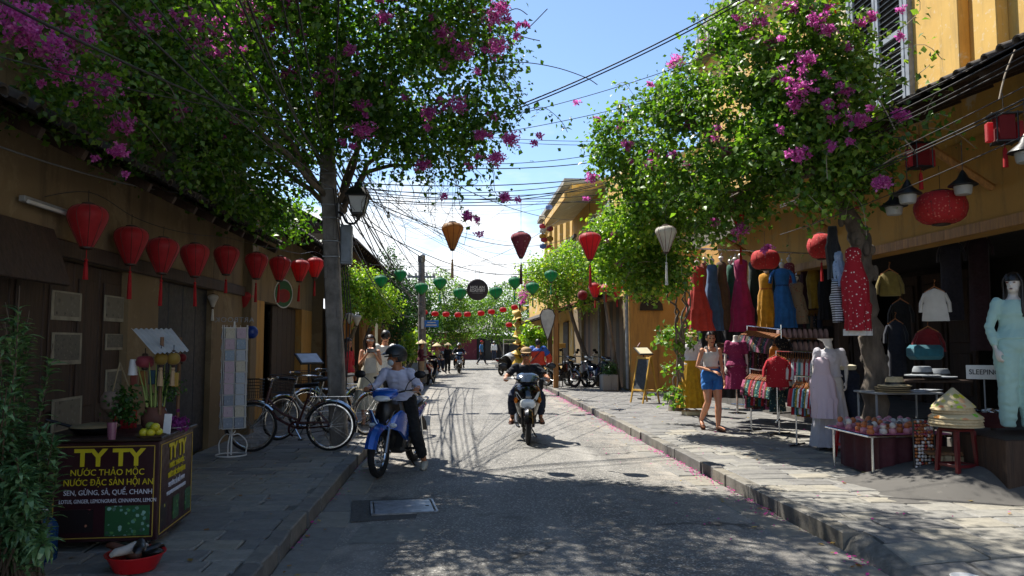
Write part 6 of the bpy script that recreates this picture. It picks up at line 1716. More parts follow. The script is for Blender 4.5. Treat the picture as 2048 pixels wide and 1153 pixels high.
    def helmet(s, m, visor=True):
        mb = MB(); M, c = s.frame(); T = Matrix.Translation(s.HP(0, .012, .03)) @ M.to_4x4(); r = (.125 * s.k, .145 * s.k, .135 * s.k); nu, nv = 28, 18; vs = []; fs = []
        for j in range(nv + 1):
            el = -PI / 2 + PI * j / nv
            for i in range(nu):
                a = 2 * PI * i / nu; vs.append((math.cos(el) * math.cos(a) * r[0], math.cos(el) * math.sin(a) * r[1], math.sin(el) * r[2]))
        for j in range(nv):
            el = -PI / 2 + PI * (j + .5) / nv
            for i in range(nu):
                a = 2 * PI * (i + .5) / nu; y = math.cos(el) * math.sin(a); z = math.sin(el)
                lim = .18 if y < -.35 else (-.62 if y > -.1 else -.2)
                if z > lim: fs.append((j * nu + i, j * nu + (i + 1) % nu, (j + 1) * nu + (i + 1) % nu, (j + 1) * nu + i))
        mb.add(vs, fs, T); o = mb.build('helmet', m, s.root, 60)
        mb = MB(); mb.torus((0, -.004, .0), .122, .008, 'z', 28, 5, M=T @ Matrix.Diagonal((1, 1.14, 1, 1))); mb.build('helmet_trim', M_BLKP, s.root)
        mb = MB(); mb.grid(lambda a, b: (.10 * (2 * a - 1), -.135 - .06 * b * (1 - (2 * a - 1) ** 2 * .6), .055 - .02 * b - .015 * (2 * a - 1) ** 2), 10, 4, T); mb.build('helmet_peak', M_BLKP, s.root)
        return o
# ---- fabric colours
F_WHITE = mat('white_cotton', '#d3d1cb', .9, var=.08, scale=6, bump=.25, bscale=18)
F_LILAC = mat('pale_lilac_shirt', '#c6c9de', .85, var=.08, scale=6, bump=.3, bscale=16)
F_NAVY = mat('navy_jersey', '#171b26', .9, var=.15, bump=.3, bscale=16)
F_BLACK = mat('black_trousers', '#121315', .9, var=.2, bump=.3, bscale=16)
F_DENIM = mat('blue_denim', '#2d6cb0', .9, var=.15, bump=.25, bscale=90)
F_DDEN = mat('dark_denim', '#1b2438', .9, var=.2, bump=.25, bscale=90)
F_CREAM = mat('cream_dress', '#cfc9b6', .9, var=.1, bump=.3, bscale=14)
F_MAROON = mat('maroon_top', '#5c1f2a', .9, var=.15)
F_BEIGE = mat('beige_trousers', '#9a8468', .9, var=.15)
F_RED = mat('red_cotton', '#a81424', .85, var=.12, bump=.25, bscale=16)
F_ORED = mat('orange_red_jacket', '#c0361c', .7, var=.1, bump=.35, bscale=12)
F_BLUEJ = mat('blue_jacket_yoke', '#1d4fa0', .7, var=.1)
F_SKY = mat('sky_blue_shirt', '#3a78b8', .85, var=.1)
M_STRAW = mat('straw', '#c9b48a', .8, var=.15, scale=30, bump=.3, bscale=120)
M_LEATH = mat('brown_leather', '#5a3220', .6, var=.2)
def local_xy(px, py, d): return W(px, py, d)
# ---------------------------------------------------------------- rider halted on the blue motorbike
f = Fig('person', 'rider in pale shirt and black helmet, foot down beside the blue motorbike', bc, BLUE_RZ, 1.7, dict(
    pelvis=(0, .10, .885), neck=(0, -.06, 1.275), head=(-.02, -.09, 1.40), look=(-.85, -.45, -.12), shoulder_l=(.165, -.05, 1.215), shoulder_r=(-.165, -.05, 1.215),
    elbow_l=(.30, -.06, 1.02), wrist_l=(.32, -.20, 1.035), elbow_r=(-.30, -.06, 1.02), wrist_r=(-.32, -.20, 1.035), hip_l=(.10, .08, .85), hip_r=(-.10, .08, .85),
    knee_l=(.23, -.06, .49), ankle_l=(.33, .06, .085), toe_l=(.37, -.10, .03), knee_r=(-.25, -.10, .50), ankle_r=(-.36, -.02, .10), toe_r=(-.40, -.17, .045), grip=True), skin='tan', vox=.009)
f.body(eyes=False); f.shirt('shirt', F_LILAC, .2, .97, .93, .014, .015); f.trousers('trousers', F_BLACK, .95, .34, .02); f.shoes(mat('cream_trainers', '#b9b2a0', .7))
f.helmet(mat('matt_black_helmet', '#1b2224', .5, var=.1))
mb = MB(); f.ellh(mb, (0, -.055, -.052), (.058, .052, .046)); mb.build('face_mask', mat('pale_mask', '#b9c6c9', .8), f.root, 80)
# ---------------------------------------------------------------- rider on the black scooter
f = Fig('person', 'rider in navy tee, tan cap and sunglasses on the black scooter', kc, BLK_RZ, 1.68, dict(
    pelvis=(0, .26, .86), neck=(0, .16, 1.245), head=(0, .115, 1.375), look=(-.08, -1, -.06), shoulder_l=(.17, .16, 1.185), shoulder_r=(-.17, .16, 1.185),
    elbow_l=(.33, .05, 1.03), wrist_l=(.345, -.17, 1.03), elbow_r=(-.33, .05, 1.03), wrist_r=(-.345, -.17, 1.03), hip_l=(.10, .22, .82), hip_r=(-.10, .22, .82),
    knee_l=(.24, -.13, .70), ankle_l=(.235, .02, .36), toe_l=(.26, -.15, .30), knee_r=(-.24, -.13, .70), ankle_r=(-.235, .02, .36), toe_r=(-.26, -.15, .30), grip=True), skin='tan', vox=.009)
f.body(eyes=False); f.shirt('tshirt', F_NAVY, .18, .97, .42, .02, .02); f.trousers('trousers', F_DDEN, .93, .34, .02); f.sandals(M_LEATH); f.shades(); f.hair(M_HAIR, fringe=.06)
mb = MB(); M_, c_ = f.frame(); T = Matrix.Translation(f.HP(0, .012, .055)) @ M_.to_4x4()
mb.lathe([(.092, 0), (.094, .02), (.082, .06), (.05, .082), (.01, .09)], 22, M=T @ Matrix.Diagonal((1, 1.12, 1, 1)))
mb.grid(lambda a, b: (.075 * (2 * a - 1), -.09 - .085 * b * (1 - (2 * a - 1) ** 2 * .55), .012 - .012 * b), 10, 4, T); mb.build('cap', mat('tan_cap', '#a98c64', .85), f.root, 50)
# ---------------------------------------------------------------- woman walking on the right pavement
p = G(1425, 862, .13)
f = Fig('person', 'woman walking in white tank top, blue denim shorts and sandals', p, R(3), 1.66, dict(
    pelvis=(0, 0, .955), neck=(0, .005, 1.43), head=(-.005, -.02, 1.575), look=(-.1, -1, -.03),
    hip_l=(.085, 0, .90), knee_l=(.09, -.06, .49), ankle_l=(.085, -.05, .085), toe_l=(.13, -.22, .03), hip_r=(-.085, 0, .90), knee_r=(-.10, -.08, .50), ankle_r=(-.11, .22, .17), toe_r=(-.12, .10, .045),
    elbow_r=(-.245, .03, 1.10), wrist_r=(-.05, -.20, 1.02), elbow_l=(.22, .08, 1.11), wrist_l=(.27, .10, .86)), True, 'fair', .008)
f.body(); f.shirt('tank_top', F_WHITE, .40, .86, 0, .008, 0, arms=False)
for q in (-1, 1):
    mb = MB(); a = f.spine(.84); mb.tube(catmull([a[0] + Vector((q * .085, -.085, 0)) * f.k, Vector((q * .095, -.02, 1.44)) * f.k, a[0] + Vector((q * .09, .095, 0)) * f.k], 6), .014, 6); mb.build('strap', F_WHITE, f.root)
mb = MB(); f.torso(mb, 0.0, .35, .008)
for sd in 'lr': f.leg(mb, sd, .013, .22)
f.cloth('shorts', mb, F_DENIM)
f.hair(M_HAIRB, fringe=.07, bun=True, vol=1.06); f.sandals(M_LEATH)
mb = MB(); mb.torus(tuple(f.J['neck'] + Vector((0, 0, .0))), .06, .003, 'z', 24, 4); mb.build('necklace', M_BLACK, f.root)
# ---------------------------------------------------------------- couple past the pole
p = W(738, 860, 13.4); p.z = .13
f = Fig('person', 'long-haired woman in cream dress and sunglasses holding up a phone', p, R(10), 1.62, dict(elbow_l=(.20, -.10, 1.14), wrist_l=(.05, -.26, 1.36), elbow_r=(-.20, -.10, 1.14), wrist_r=(-.05, -.26, 1.36)), True, 'fair', .011)
f.body(eyes=False); f.shirt('dress_top', F_CREAM, .3, .88, 0, .01, 0, arms=False); f.skirt('dress_skirt', F_CREAM, .40, .30, .14, .30, .08); f.hair(M_HAIRB, .38, .05); f.shades(mat('white_sunglasses', '#c9c6c0', .4))
mb = MB(); mb.box(tuple(Vector((0, -.345, 1.40)) * f.k), (.15, .012, .075), ch=.005); o = mb.build('held_phone', M_BLKG, None, loc=f.root.location, rot=f.root.rotation_euler); tag(o, 'dark phone held up in the hands of the long-haired woman', 'phone')
root = thing('shoulder_bag', 'white canvas bag hanging in front of the long-haired woman', 'bag', f.root.location, R(10))
mb = MB(); mb.loft([[(.10 * sx * w, -.16 + .05 * sy, z) for sx, sy in ((-1, -1), (1, -1), (1, 1), (-1, 1))] for w, z in ((.75, .93), (1, .98), (1.0, 1.12), (.8, 1.20))]); mb.build('body', mat('white_canvas', '#cbc8bf', .85), root)
mb = MB(); mb.tube(catmull([(-.08, -.16, 1.18), (-.06, -.13, 1.32), (0.0, .08, 1.40), (.06, -.13, 1.32), (.08, -.16, 1.18)], 6), .012, 6); mb.build('strap', mat('white_canvas', '#cbc8bf', .85), root)
p = W(768, 858, 13.9); p.z = .13
f = Fig('person', 'dark-haired man in loose white shirt standing beside the long-haired woman', p, R(35), 1.70, dict(look=(-.55, -.8, -.35)), False, 'fair', .011)
f.body(eyes=False); f.shirt('shirt', F_WHITE, .15, .97, .5, .03, .03); f.trousers('trousers', F_BLACK, .96); f.hair(M_HAIR, fringe=.03, vol=1.08); f.shades(); f.shoes(M_BLKP)
p = W(693, 840, 15.5); p.z = .13
f = Fig('person', 'woman in red top and long white trousers partly hidden by the concrete pole', p, R(60), 1.58, {}, True, 'tan', .013)
f.body(eyes=False); f.shirt('top', F_RED, .1, .95, .6, .018, .02); f.skirt('wide_trousers', F_WHITE, .3, .08, .15, .22, .05); f.hair(M_HAIR, .2)
# ---------------------------------------------------------------- farther people
def simple(label, px, py, d, H, rz, top, topm, legm, pose=None, female=False, hat=None, skin='tan', sleeve=.9, z=.02):
    p = W(px, py, d); p.z = z
    f = Fig('person', label, p, rz, H, pose, female, skin, .016)
    f.body(eyes=False); f.shirt(top, topm, .12, .96, sleeve, .022, .02); f.trousers('trousers', legm, .95, .34, .018); f.shoes(M_BLKP)
    if hat == 'cone': f.conical_hat(M_STRAW); f.hair(M_HAIR)
    elif hat == 'cap':
        f.hair(M_HAIR, fringe=.06); mb = MB(); M_, c_ = f.frame(); T = Matrix.Translation(f.HP(0, .01, .055)) @ M_.to_4x4(); mb.lathe([(.095, 0), (.09, .04), (.05, .085), (.01, .09)], 16, M=T); mb.grid(lambda a, b: (.075 * (2 * a - 1), -.09 - .08 * b, .01 - .012 * b), 6, 3, T); mb.build('cap', F_RED if 'blue' in label else M_WHITE, f.root)
    else: f.hair(M_HAIR, fringe=.04)
    return f
SITP = dict(pelvis=(0, .05, .52), neck=(0, -.05, .98), head=(0, -.09, 1.12), shoulder_l=(.17, -.03, .94), shoulder_r=(-.17, -.03, .94), elbow_l=(.24, -.12, .72), wrist_l=(.12, -.3, .62), elbow_r=(-.24, -.12, .72), wrist_r=(-.12, -.3, .62),
    hip_l=(.09, .02, .48), knee_l=(.13, -.4, .5), ankle_l=(.12, -.38, .08), toe_l=(.13, -.55, .03), hip_r=(-.09, .02, .48), knee_r=(-.13, -.4, .5), ankle_r=(-.12, -.38, .08), toe_r=(-.13, -.55, .03))
simple('woman in conical hat, maroon blouse and beige trousers standing by the far pole', 842, 770, 26.5, 1.5, R(80), 'blouse', F_MAROON, F_BEIGE, dict(elbow_r=(-.22, -.08, 1.12), wrist_r=(-.12, -.28, 1.10)), True, 'cone', z=.13)
simple('vendor in conical hat and brown top sitting behind the parked scooter', 871, 752, 32, 1.6, R(40), 'blouse', F_BEIGE, F_DDEN, SITP, True, 'cone', z=.35)
simple('person in conical hat and dark clothes just left of the far rider', 895, 745, 38, 1.5, R(20), 'blouse', F_BLACK, F_BLACK, dict(elbow_l=(.22, -.12, 1.1), wrist_l=(.1, -.3, 1.1)), True, 'cone', z=.03)
f = Fig('person', 'helmeted rider in dark clothes on the distant dark scooter', FARC, FAR_RZ, 1.68, dict(
    pelvis=(0, .26, .86), neck=(0, .16, 1.30), head=(0, .12, 1.43), shoulder_l=(.19, .16, 1.25), shoulder_r=(-.19, .16, 1.25), elbow_l=(.33, .05, 1.05), wrist_l=(.345, -.17, 1.03), elbow_r=(-.33, .05, 1.05), wrist_r=(-.345, -.17, 1.03),
    hip_l=(.10, .22, .82), hip_r=(-.10, .22, .82), knee_l=(.24, -.13, .70), ankle_l=(.235, .02, .36), toe_l=(.26, -.15, .30), knee_r=(-.24, -.13, .70), ankle_r=(-.235, .02, .36), toe_r=(-.26, -.15, .30), grip=True), vox=.016)
f.body(eyes=False); f.shirt('jacket', F_NAVY, .15, .97, .92, .025, .02); f.trousers('trousers', F_BLACK, .95); f.helmet(mat('grey_helmet', '#3a3d40', .4)); f.shoes(M_BLKP)
simple('man in bright blue shirt and red cap crossing the far road', 963, 730, 53, 1.72, R(70), 'shirt', F_SKY, F_DDEN, dict(knee_l=(.08, -.16, .5), ankle_l=(.08, -.30, .1), toe_l=(.1, -.46, .06), knee_r=(-.08, .06, .5), ankle_r=(-.08, .32, .12), toe_r=(-.1, .2, .03)), False, 'cap', sleeve=.5)
simple('man in white shirt walking away at the end of the street', 988, 712, 66, 1.7, R(190), 'shirt', F_WHITE, F_DDEN, dict(knee_l=(.08, -.1, .5), ankle_l=(.08, -.12, .08), toe_l=(.1, -.28, .03)), False, 'cap')
p = W(1076, 780, 23); p.z = .02
f = Fig('person', 'man seen from behind in a bulky red jacket with blue shoulders', p, R(172), 1.70, dict(elbow_l=(.36, -.03, 1.12), wrist_l=(.32, -.22, .95), elbow_r=(-.36, -.03, 1.12), wrist_r=(-.32, -.22, .95)), False, 'tan', .012)
f.body(eyes=False); f.shirt('jacket', F_ORED, .08, .96, .93, .06, .05); f.trousers('trousers', F_BLACK, .95); f.hair(M_HAIR); f.shoes(M_BLKP)
mb = MB(); f.torso(mb, .80, .965, .072)
for sd in 'lr': f.arm(mb, sd, .062, .35)
f.cloth('jacket_yoke', mb, F_BLUEJ)
mb = MB(); mb.tube(catmull([Vector((-.18, .10, 1.44)), Vector((0, .20, 1.22)), Vector((.22, .18, 1.0))], 6), .022, 6, flat=.5); mb.build('bag_strap', M_BLACK, f.root)
# ================================================================== CLOTHES SHOP (right pavement)
def face(p): return -math.atan2(p[0], p[1])      # rz that turns local -Y towards the camera side of the street
def cloth(name, col, **kw): return mat('cloth_' + name, col, .88, var=.2, scale=9, bump=.3, bscale=14, sheen=.2, trans=.12, **kw)
M_KNOB = mat('white_mannequin', '#cfc9c0', .4, var=.06)
M_HANG = mat('wood_hanger', '#a8672c', .6)
def ring(cx, cy, z, w, d, n=40, npl=0, amp=0.0, ph=0.0):
    return [(cx + w * (1 + amp * math.sin(npl * 2 * PI * j / n + ph)) * math.cos(2 * PI * j / n), cy + d * (1 + amp * math.sin(npl * 2 * PI * j / n + ph)) * math.sin(2 * PI * j / n), z) for j in range(n)]
def wrinkle(s, seed, a=.012):
    s.v = [(x + a * mnoise.noise(Vector((x * 14, seed, z * 7))), y + a * 1.5 * mnoise.noise(Vector((x * 15 + 3, seed + 9, z * 9))), z + a * .6 * mnoise.noise(Vector((x * 9, seed + 5, 3)))) for x, y, z in s.v]
def hung_dress(label, px, ytop, ybot, d, m, w=.17, hem=.24, waist=.11, sleeves=False, group='dresses hanging in a row', knob=True, belt=None, rz=None):
    p = W(px, ytop, d); h = (ybot - ytop) / 1500 * d
    t = thing('hanging_dress', label, 'dress', p, face(p) + rnd(-.15, .15) if rz is None else rz, group)
    s = MB(); a = rnd(0, 6)
    s.loft([ring(0, 0, -.02, .05, .03), ring(0, 0, -.05, w * .75, .06), ring(0, 0, -.10, w * .85, .08), ring(0, 0, -h * .17, w * .8, .095), ring(0, 0, -h * .31, waist, .08, npl=9, amp=.03)], (True, False)); wrinkle(s, rnd(0, 99), .006); s.build('bodice', m, t, 70)
    s = MB(); s.loft([ring(0, 0, -h * .30, waist * 1.01, .082, npl=9, amp=.03, ph=a), ring(0, .0, -h * .42, waist * 1.3, .10, npl=9, amp=.06, ph=a), ring(.01, 0, -h * .66, (waist + hem) * .56, .125, npl=9, amp=.09, ph=a), ring(.02, 0, -h * .70, (waist + hem) * .60, .13, npl=11, amp=.10, ph=a), ring(.02, 0, -h * .85, (waist + hem) * .62 * .5 + hem * .4, .14, npl=11, amp=.10, ph=a + .3), ring(.02, 0, -h, hem, .15, npl=11, amp=.11, ph=a + .5)], (False, False)); wrinkle(s, rnd(0, 99)); s.build('skirt', m, t, 70)
    if sleeves:
        for q in (-1, 1):
            s = MB(); s.tube([(q * w * .7, 0, -.06), (q * w * 1.15, -.01, -.16), (q * w * 1.3, -.02, -.30)], [.05, .06, .065], 12, flat=.6); s.build('sleeve', m, t, 70)
    if belt: s = MB(); s.loft([ring(0, 0, -h * .29, waist * 1.06, .088), ring(0, 0, -h * .32, waist * 1.06, .088)]); s.build('belt', belt, t)
    if knob:
        s = MB(); s.lathe([(.018, -.06), (.024, .0), (.045, .03), (.05, .06), (.03, .09)], 12); s.build('neck_knob', M_KNOB, t)
        s = MB(); s.tube(catmull([(0, 0, .08), (0, 0, .12), (.02, 0, .15), (0, 0, .17)], 4), .004, 5); s.build('hook', M_CHROME, t)
    return t
rail = lambda a, b, r, lab, m=M_CHROME: tag((lambda s: s.tube([(0, 0, 0), Vector(b) - Vector(a)], r, 8) and s)(MB()).build('clothes_rail', m, None, 60, a), lab, 'rail')
rail(W(1375, 497, 14.6), W(1640, 508, 14.4), .015, 'high metal rail carrying the long dresses')
hung_dress('long coral red tiered dress, leftmost of the hanging row', 1394, 531, 662, 14.3, cloth('coral', '#c23a2a'), .16, .27)
hung_dress('slate blue long dress next to the coral one', 1424, 527, 662, 14.5, cloth('slate', '#3f5f80'), .12, .17)
hung_dress('brown long dress between the slate and green ones', 1442, 522, 660, 14.6, cloth('brown', '#5f452c'), .12, .17)
hung_dress('narrow emerald green dress in the hanging row', 1461, 528, 655, 14.7, cloth('emerald', '#12573f'), .10, .12)
hung_dress('magenta long dress in the middle of the hanging row', 1481, 517, 664, 14.4, cloth('magenta', '#9c1650'), .15, .24)
hung_dress('dark green long dress right of the magenta one', 1508, 520, 655, 14.7, cloth('forest', '#24382c'), .13, .17)
hung_dress('mustard yellow sleeveless dress with tied waist', 1531, 545, 655, 14.0, cloth('mustard', '#c98d14'), .15, .19, belt=cloth('orange_belt', '#b0601a'))
hung_dress('bright blue belted shirt dress with short sleeves', 1563, 535, 656, 13.9, cloth('royal', '#2266a8'), .17, .22, sleeves=True, belt=cloth('navy_belt', '#1a4478'))
hung_dress('beige floral long dress hung at the end of the row', 1592, 562, 648, 14.0, printmat('beige_floral', '#8a7860', ['#5c4030', '#a85a4a', '#3c4a30'], 22, .4), .15, .18)
hung_dress('dark maroon dress in the shadow behind the others', 1612, 518, 620, 15.0, cloth('wine', '#3a1018'), .14, .15)
hung_dress('mustard straight dress hanging deep in the shade', 1626, 515, 618, 14.8, cloth('ochre', '#9c7a1c'), .11, .12)
hung_dress('black long dress hanging deep in the shade near the trunk', 1650, 520, 640, 14.6, cloth('black', '#15151a'), .13, .17)
hung_dress('rust orange dress squeezed behind the coral and slate ones', 1410, 524, 655, 14.9, cloth('rust', '#8a3c1c'), .12, .16)
hung_dress('pale grey dress between the green and magenta ones', 1470, 524, 650, 15.0, cloth('pgrey', '#8a8a88'), .11, .14)
hung_dress('olive dress just right of the dark green one', 1519, 522, 650, 15.0, cloth('olive', '#4a4a24'), .12, .16)
hung_dress('dark teal dress between the mustard and blue ones', 1547, 522, 650, 14.8, cloth('dteal', '#143a44'), .12, .17)
hung_dress('rose print dress between the blue and beige ones', 1578, 524, 648, 14.8, printmat('roseprint', '#8a3a4a', ['#c89a9a', '#4a1a2a'], 22, .4), .12, .16)
# red dress with white blossom print hung on the tree, checked shirts next to it
t = hung_dress('red dress with white blossom print hung on the tree trunk', 1706, 492, 662, 9.2, printmat('red_blossom', '#a01022', ['#d8cfc6', '#e8e2da', '#b03a3a'], 22, .34), .11, .145, .12, group=None, knob=False)
s = MB(); s.loft([ring(.02, 0, -1.02, .15, .10, npl=11, amp=.1), ring(.02, 0, -1.10, .15, .10, npl=11, amp=.12)], (False, False)); s.build('lace_hem', F_WHITE, t, 70)
hung_dress('black and white checked shirt strip hanging beside the trunk', 1672, 560, 645, 9.4, stripemat('check', ['#1a1a20', '#c8c8cc'], 34, 2), .07, .07, .06, group=None, knob=False)
hung_dress('pale blue patterned blouse hanging above the checked one', 1674, 500, 575, 9.5, printmat('pale_blue_print', '#9ab0cf', ['#6d86ae', '#d0d8e6'], 30, .4), .08, .09, .07, group=None, knob=False)
hung_dress('dark shawl hanging between trunk and checked shirt', 1664, 450, 560, 9.6, cloth('char', '#23252a'), .07, .09, .07, group=None, knob=False)
# racks of garments seen edge-on
def rack(label, a, b, foot_z, m=M_CHROME):
    a = Vector(a); b = Vector(b); t = thing('clothes_rack', label, 'clothes rack', (a.x, a.y, foot_z))
    d = b - a; L = d.length; h = a.z - foot_z; ux = d.normalized(); side = Vector((-ux.y, ux.x, 0))
    s = MB(); s.tube([(0, 0, h), (d.x, d.y, h + d.z)], .013, 8); s.build('rail', m, t)
    for q in (Vector((0, 0, 0)), Vector((d.x, d.y, 0))):
        s = MB(); s.tube([q, q + Vector((0, 0, h))], .013, 8); s.build('post', m, t)
        s = MB(); s.tube([q + side * .25 + Vector((0, 0, .015)), q - side * .25 + Vector((0, 0, .015))], .013, 8); s.build('foot', m, t)
    return t
def garment(label, p, ang, h, m, w=.36, th=.035, group=None, sleeves=True, hanger=True):
    """a shirt on a hanger, its shoulders along direction ang"""
    t = thing('hanging_shirt', label, 'shirt', p, ang, group)
    s = MB(); n = 22; a = rnd(0, 6)
    pr = [(-.10, .05), (-.13, .30), (-.17, .46), (-.30, .42), (-h * .6, .44), (-h, .50 + rnd(-.04, .05))]
    s.loft([ring(0, 0, z, w * k, th * (.5 if i < 2 else 1), n, 5, .10 if i > 2 else .0, a) for i, (z, k) in enumerate(pr)]); wrinkle(s, rnd(0, 99), .010); s.build('cloth', m, t, 70)
    if sleeves:
        for q in (-1, 1):
            s = MB(); s.tube([(q * w * .40, 0, -.17), (q * w * .56, 0, -.30), (q * w * .58, .01, -.42)], [.05, .055, .055], 10, flat=.45); s.build('sleeve', m, t, 70)
    if hanger:
        s = MB(); s.tube([(-w * .4, 0, -.15), (0, 0, -.07), (w * .4, 0, -.15)], .008, 5); s.tube(catmull([(0, 0, -.07), (0, 0, -.02), (.015, 0, .012), (-.005, 0, .022)], 4), .003, 4); s.build('hanger', M_HANG, t)
    return t
pats = [printmat('p_gold', '#3a2a14', ['#b08a2c', '#7a5a1a', '#1a1a1a'], 24, .42), printmat('p_black', '#15151a', ['#8a5a2a', '#b0a080', '#4a1a1a'], 28, .38), printmat('p_teal', '#12343a', ['#4a8a8a', '#c0b080'], 22, .4), printmat('p_wine', '#3a1220', ['#a05a6a', '#c8b090'], 26, .4), stripemat('s_multi', ['#2a3a6a', '#c0b8a8', '#6a1a3a', '#1a1a22'], 9, 2), stripemat('s_blue', ['#2a4a7a', '#8aa0b8', '#1a2438'], 11, 2), cloth('pinkish', '#9a4a6a'), cloth('brownish', '#4a3020')]
def fill(a, b, n, hs, mats, labels, group, ang_off=R(90), w=.36):
    a = Vector(a); b = Vector(b); ang = math.atan2(b.y - a.y, b.x - a.x) + ang_off
    for i in range(n):
        f = (i + .5) / n; p = a.lerp(b, f); p.z -= .012
        garment(labels if isinstance(labels, str) else labels[i % len(labels)], p, ang + rnd(-.12, .12), rnd(*hs), mats[i % len(mats)], w, group=group)
a, b = W(1432, 688, 14.2), W(1484, 684, 15.0); rack('low rack of striped shirts behind the walking woman', a, b, .36); fill(a, b, 22, (.55, .66), [pats[4], pats[5], cloth('violet', '#4a2a6a'), stripemat('s_pink', ['#b0506a', '#d0c0b8', '#4a6a8a'], 10, 2), cloth('tealplain', '#1f5a66')], 'striped shirt on the low rack behind the walking woman', 'striped shirts on the low rack')
a, b = W(1494, 652, 14.0), W(1562, 660, 13.2); rack('rack of dark patterned shirts on wooden hangers in mid shop', a, b, .36); fill(a, b, 26, (.85, 1.0), pats[:4] + pats[6:], 'dark patterned shirt on the mid shop rack', 'dark patterned shirts on wooden hangers', w=.42)
a, b = W(1552, 702, 11.9), W(1645, 706, 11.6); rack('rack of bright small tops at the platform edge', a, b, .36); fill(a, b, 20, (.42, .6), [cloth('scarlet', '#b0141e'), printmat('whiteblue', '#d0d4d6', ['#3a6a9a', '#5a8a6a', '#c05a6a'], 26, .36), cloth('hotpink', '#b0225a'), printmat('whiteleaf', '#d4d6d0', ['#3a6a4a', '#2a3a5a'], 24, .36), cloth('aqua', '#4a9aa0'), F_WHITE], 'bright small top on the platform edge rack', 'small tops on the platform edge rack')
a, b = W(1590, 752, 10.8), W(1648, 756, 10.5); rack('front rack of printed trousers beside the white dress mannequin', a, b, .13); fill(a, b, 16, (.5, .56), [cloth('scarlet', '#b0141e'), cloth('skyw', '#8fb4d0'), printmat('greenfloral', '#1f5a5a', ['#d0d0a0', '#4a9a7a', '#e0e0d0'], 26, .4), printmat('yellowfloral', '#8a7a1a', ['#2a3a2a', '#d0b040', '#3a5a2a'], 24, .42), printmat('whiteblue', '#d0d4d6', ['#3a6a9a'], 26, .36)], 'printed garment on the front rack beside the white dress', 'printed garments on the front rack', w=.3)
a, b = W(1440, 612, 17.2), W(1640, 618, 16.4); rack('back rack of long dark garments deep inside the shop', a, b, .36); fill(a, b, 30, (1.1, 1.3), [cloth('black', '#15151a'), cloth('wine', '#3a1018'), cloth('forest', '#24382c'), cloth('brown', '#5f452c'), pats[1], cloth('navyd', '#141a2a')], 'long dark garment on the back rack', 'long dark garments on the back rack', w=.44)
a, b = W(1500, 738, 12.6), W(1556, 744, 12.1); rack('low rack of flowery trousers between purple tunic and red tunic', a, b, .13); fill(a, b, 16, (.55, .64), [printmat('pinkfloral', '#a04a6a', ['#d8c0c0', '#5a2a3a', '#d89aa8'], 22, .4), pats[0], printmat('greenfloral', '#1f5a5a', ['#d0d0a0'], 26, .4), pats[2], cloth('scarlet', '#b0141e'), pats[3]], 'flowery garment on the low rack left of the red tunic', 'flowery garments on the low rack', w=.34)
garment('red tunic with white print hanging at the near end of the bright rack', W(1553, 700, 11.7), face(W(1553, 700, 11.7)), .58, printmat('redtunic', '#a81424', ['#d8cfc6', '#a81424'], 30, .3), .34, .05)
garment('small orange yellow cloth bag hanging above the red tunic', W(1548, 680, 12.2), .2, .36, cloth('orangebag', '#c07a18'), .2, .03, sleeves=False)
for px, lab in ((1445, 'dark curtain added for shade behind the striped shirt rack'), (1530, 'dark curtain added for shade behind the patterned shirts'), (1615, 'dark curtain added for shade behind the slipper shelf')):  # dark sheets added behind the racks to stand for the shop's shade
    a = W(px, 735, 16.8); s = MB(); s.grid(lambda u, v: (-.55 + 1.1 * u, .07 * math.sin(u * 26 + 2 * v), -.85 + 1.6 * v), 40, 6); tag(s.build('shade_backdrop', cloth('backdrop', '#1a1618'), None, 70, (a.x, a.y, 1.22), (0, 0, face(a))), lab, 'backdrop', 'dark backdrops added for shade at the back of the shop')
# shelf with pale foot forms
t = thing('display_shelf', 'two-tier shelf of pale slipper forms at the back of the shop', 'shelf', W(1605, 700, 14.2))
for z, nm in ((0, 'board'), (.24, 'board')):
    s = MB(); s.box((0, 0, z - .03), (1.05, .3, .03), ch=.004); s.build('board', M_WOOD2, t)
for q in (-.5, .5): s = MB(); s.box((q, .12, -.15), (.04, .04, .8)); s.build('post', M_WOOD2, t)
sl = None
M_SLIP = mat('pale_slipper', '#b89a94', .6, var=.1)
for row_ in range(2):
    for i in range(10):
        p = Vector(t.location) + Vector((-.46 + .102 * i, -.03, .24 * row_ + .0))
        if sl is None:
            s = MB(); s.loft([[(x, y, z) for x, y, z in ring(0, yy, 0, w, hh, 12)] for yy, w, hh in ()] or [ring(0, 0, -.015, .034, .07, 12), ring(0, 0, .05, .042, .065, 12), ring(0, .01, .12, .036, .05, 12), ring(0, .02, .155, .02, .03, 12)]); me = s.mesh('slipper_form', 60); me.materials.append(M_SLIP); sl = me
        tag(link('slipper_form', sl, None, p), f'pale slipper form on the {"lower" if row_ == 0 else "upper"} tier of the shop shelf', 'slipper', 'slipper forms on the shelf')
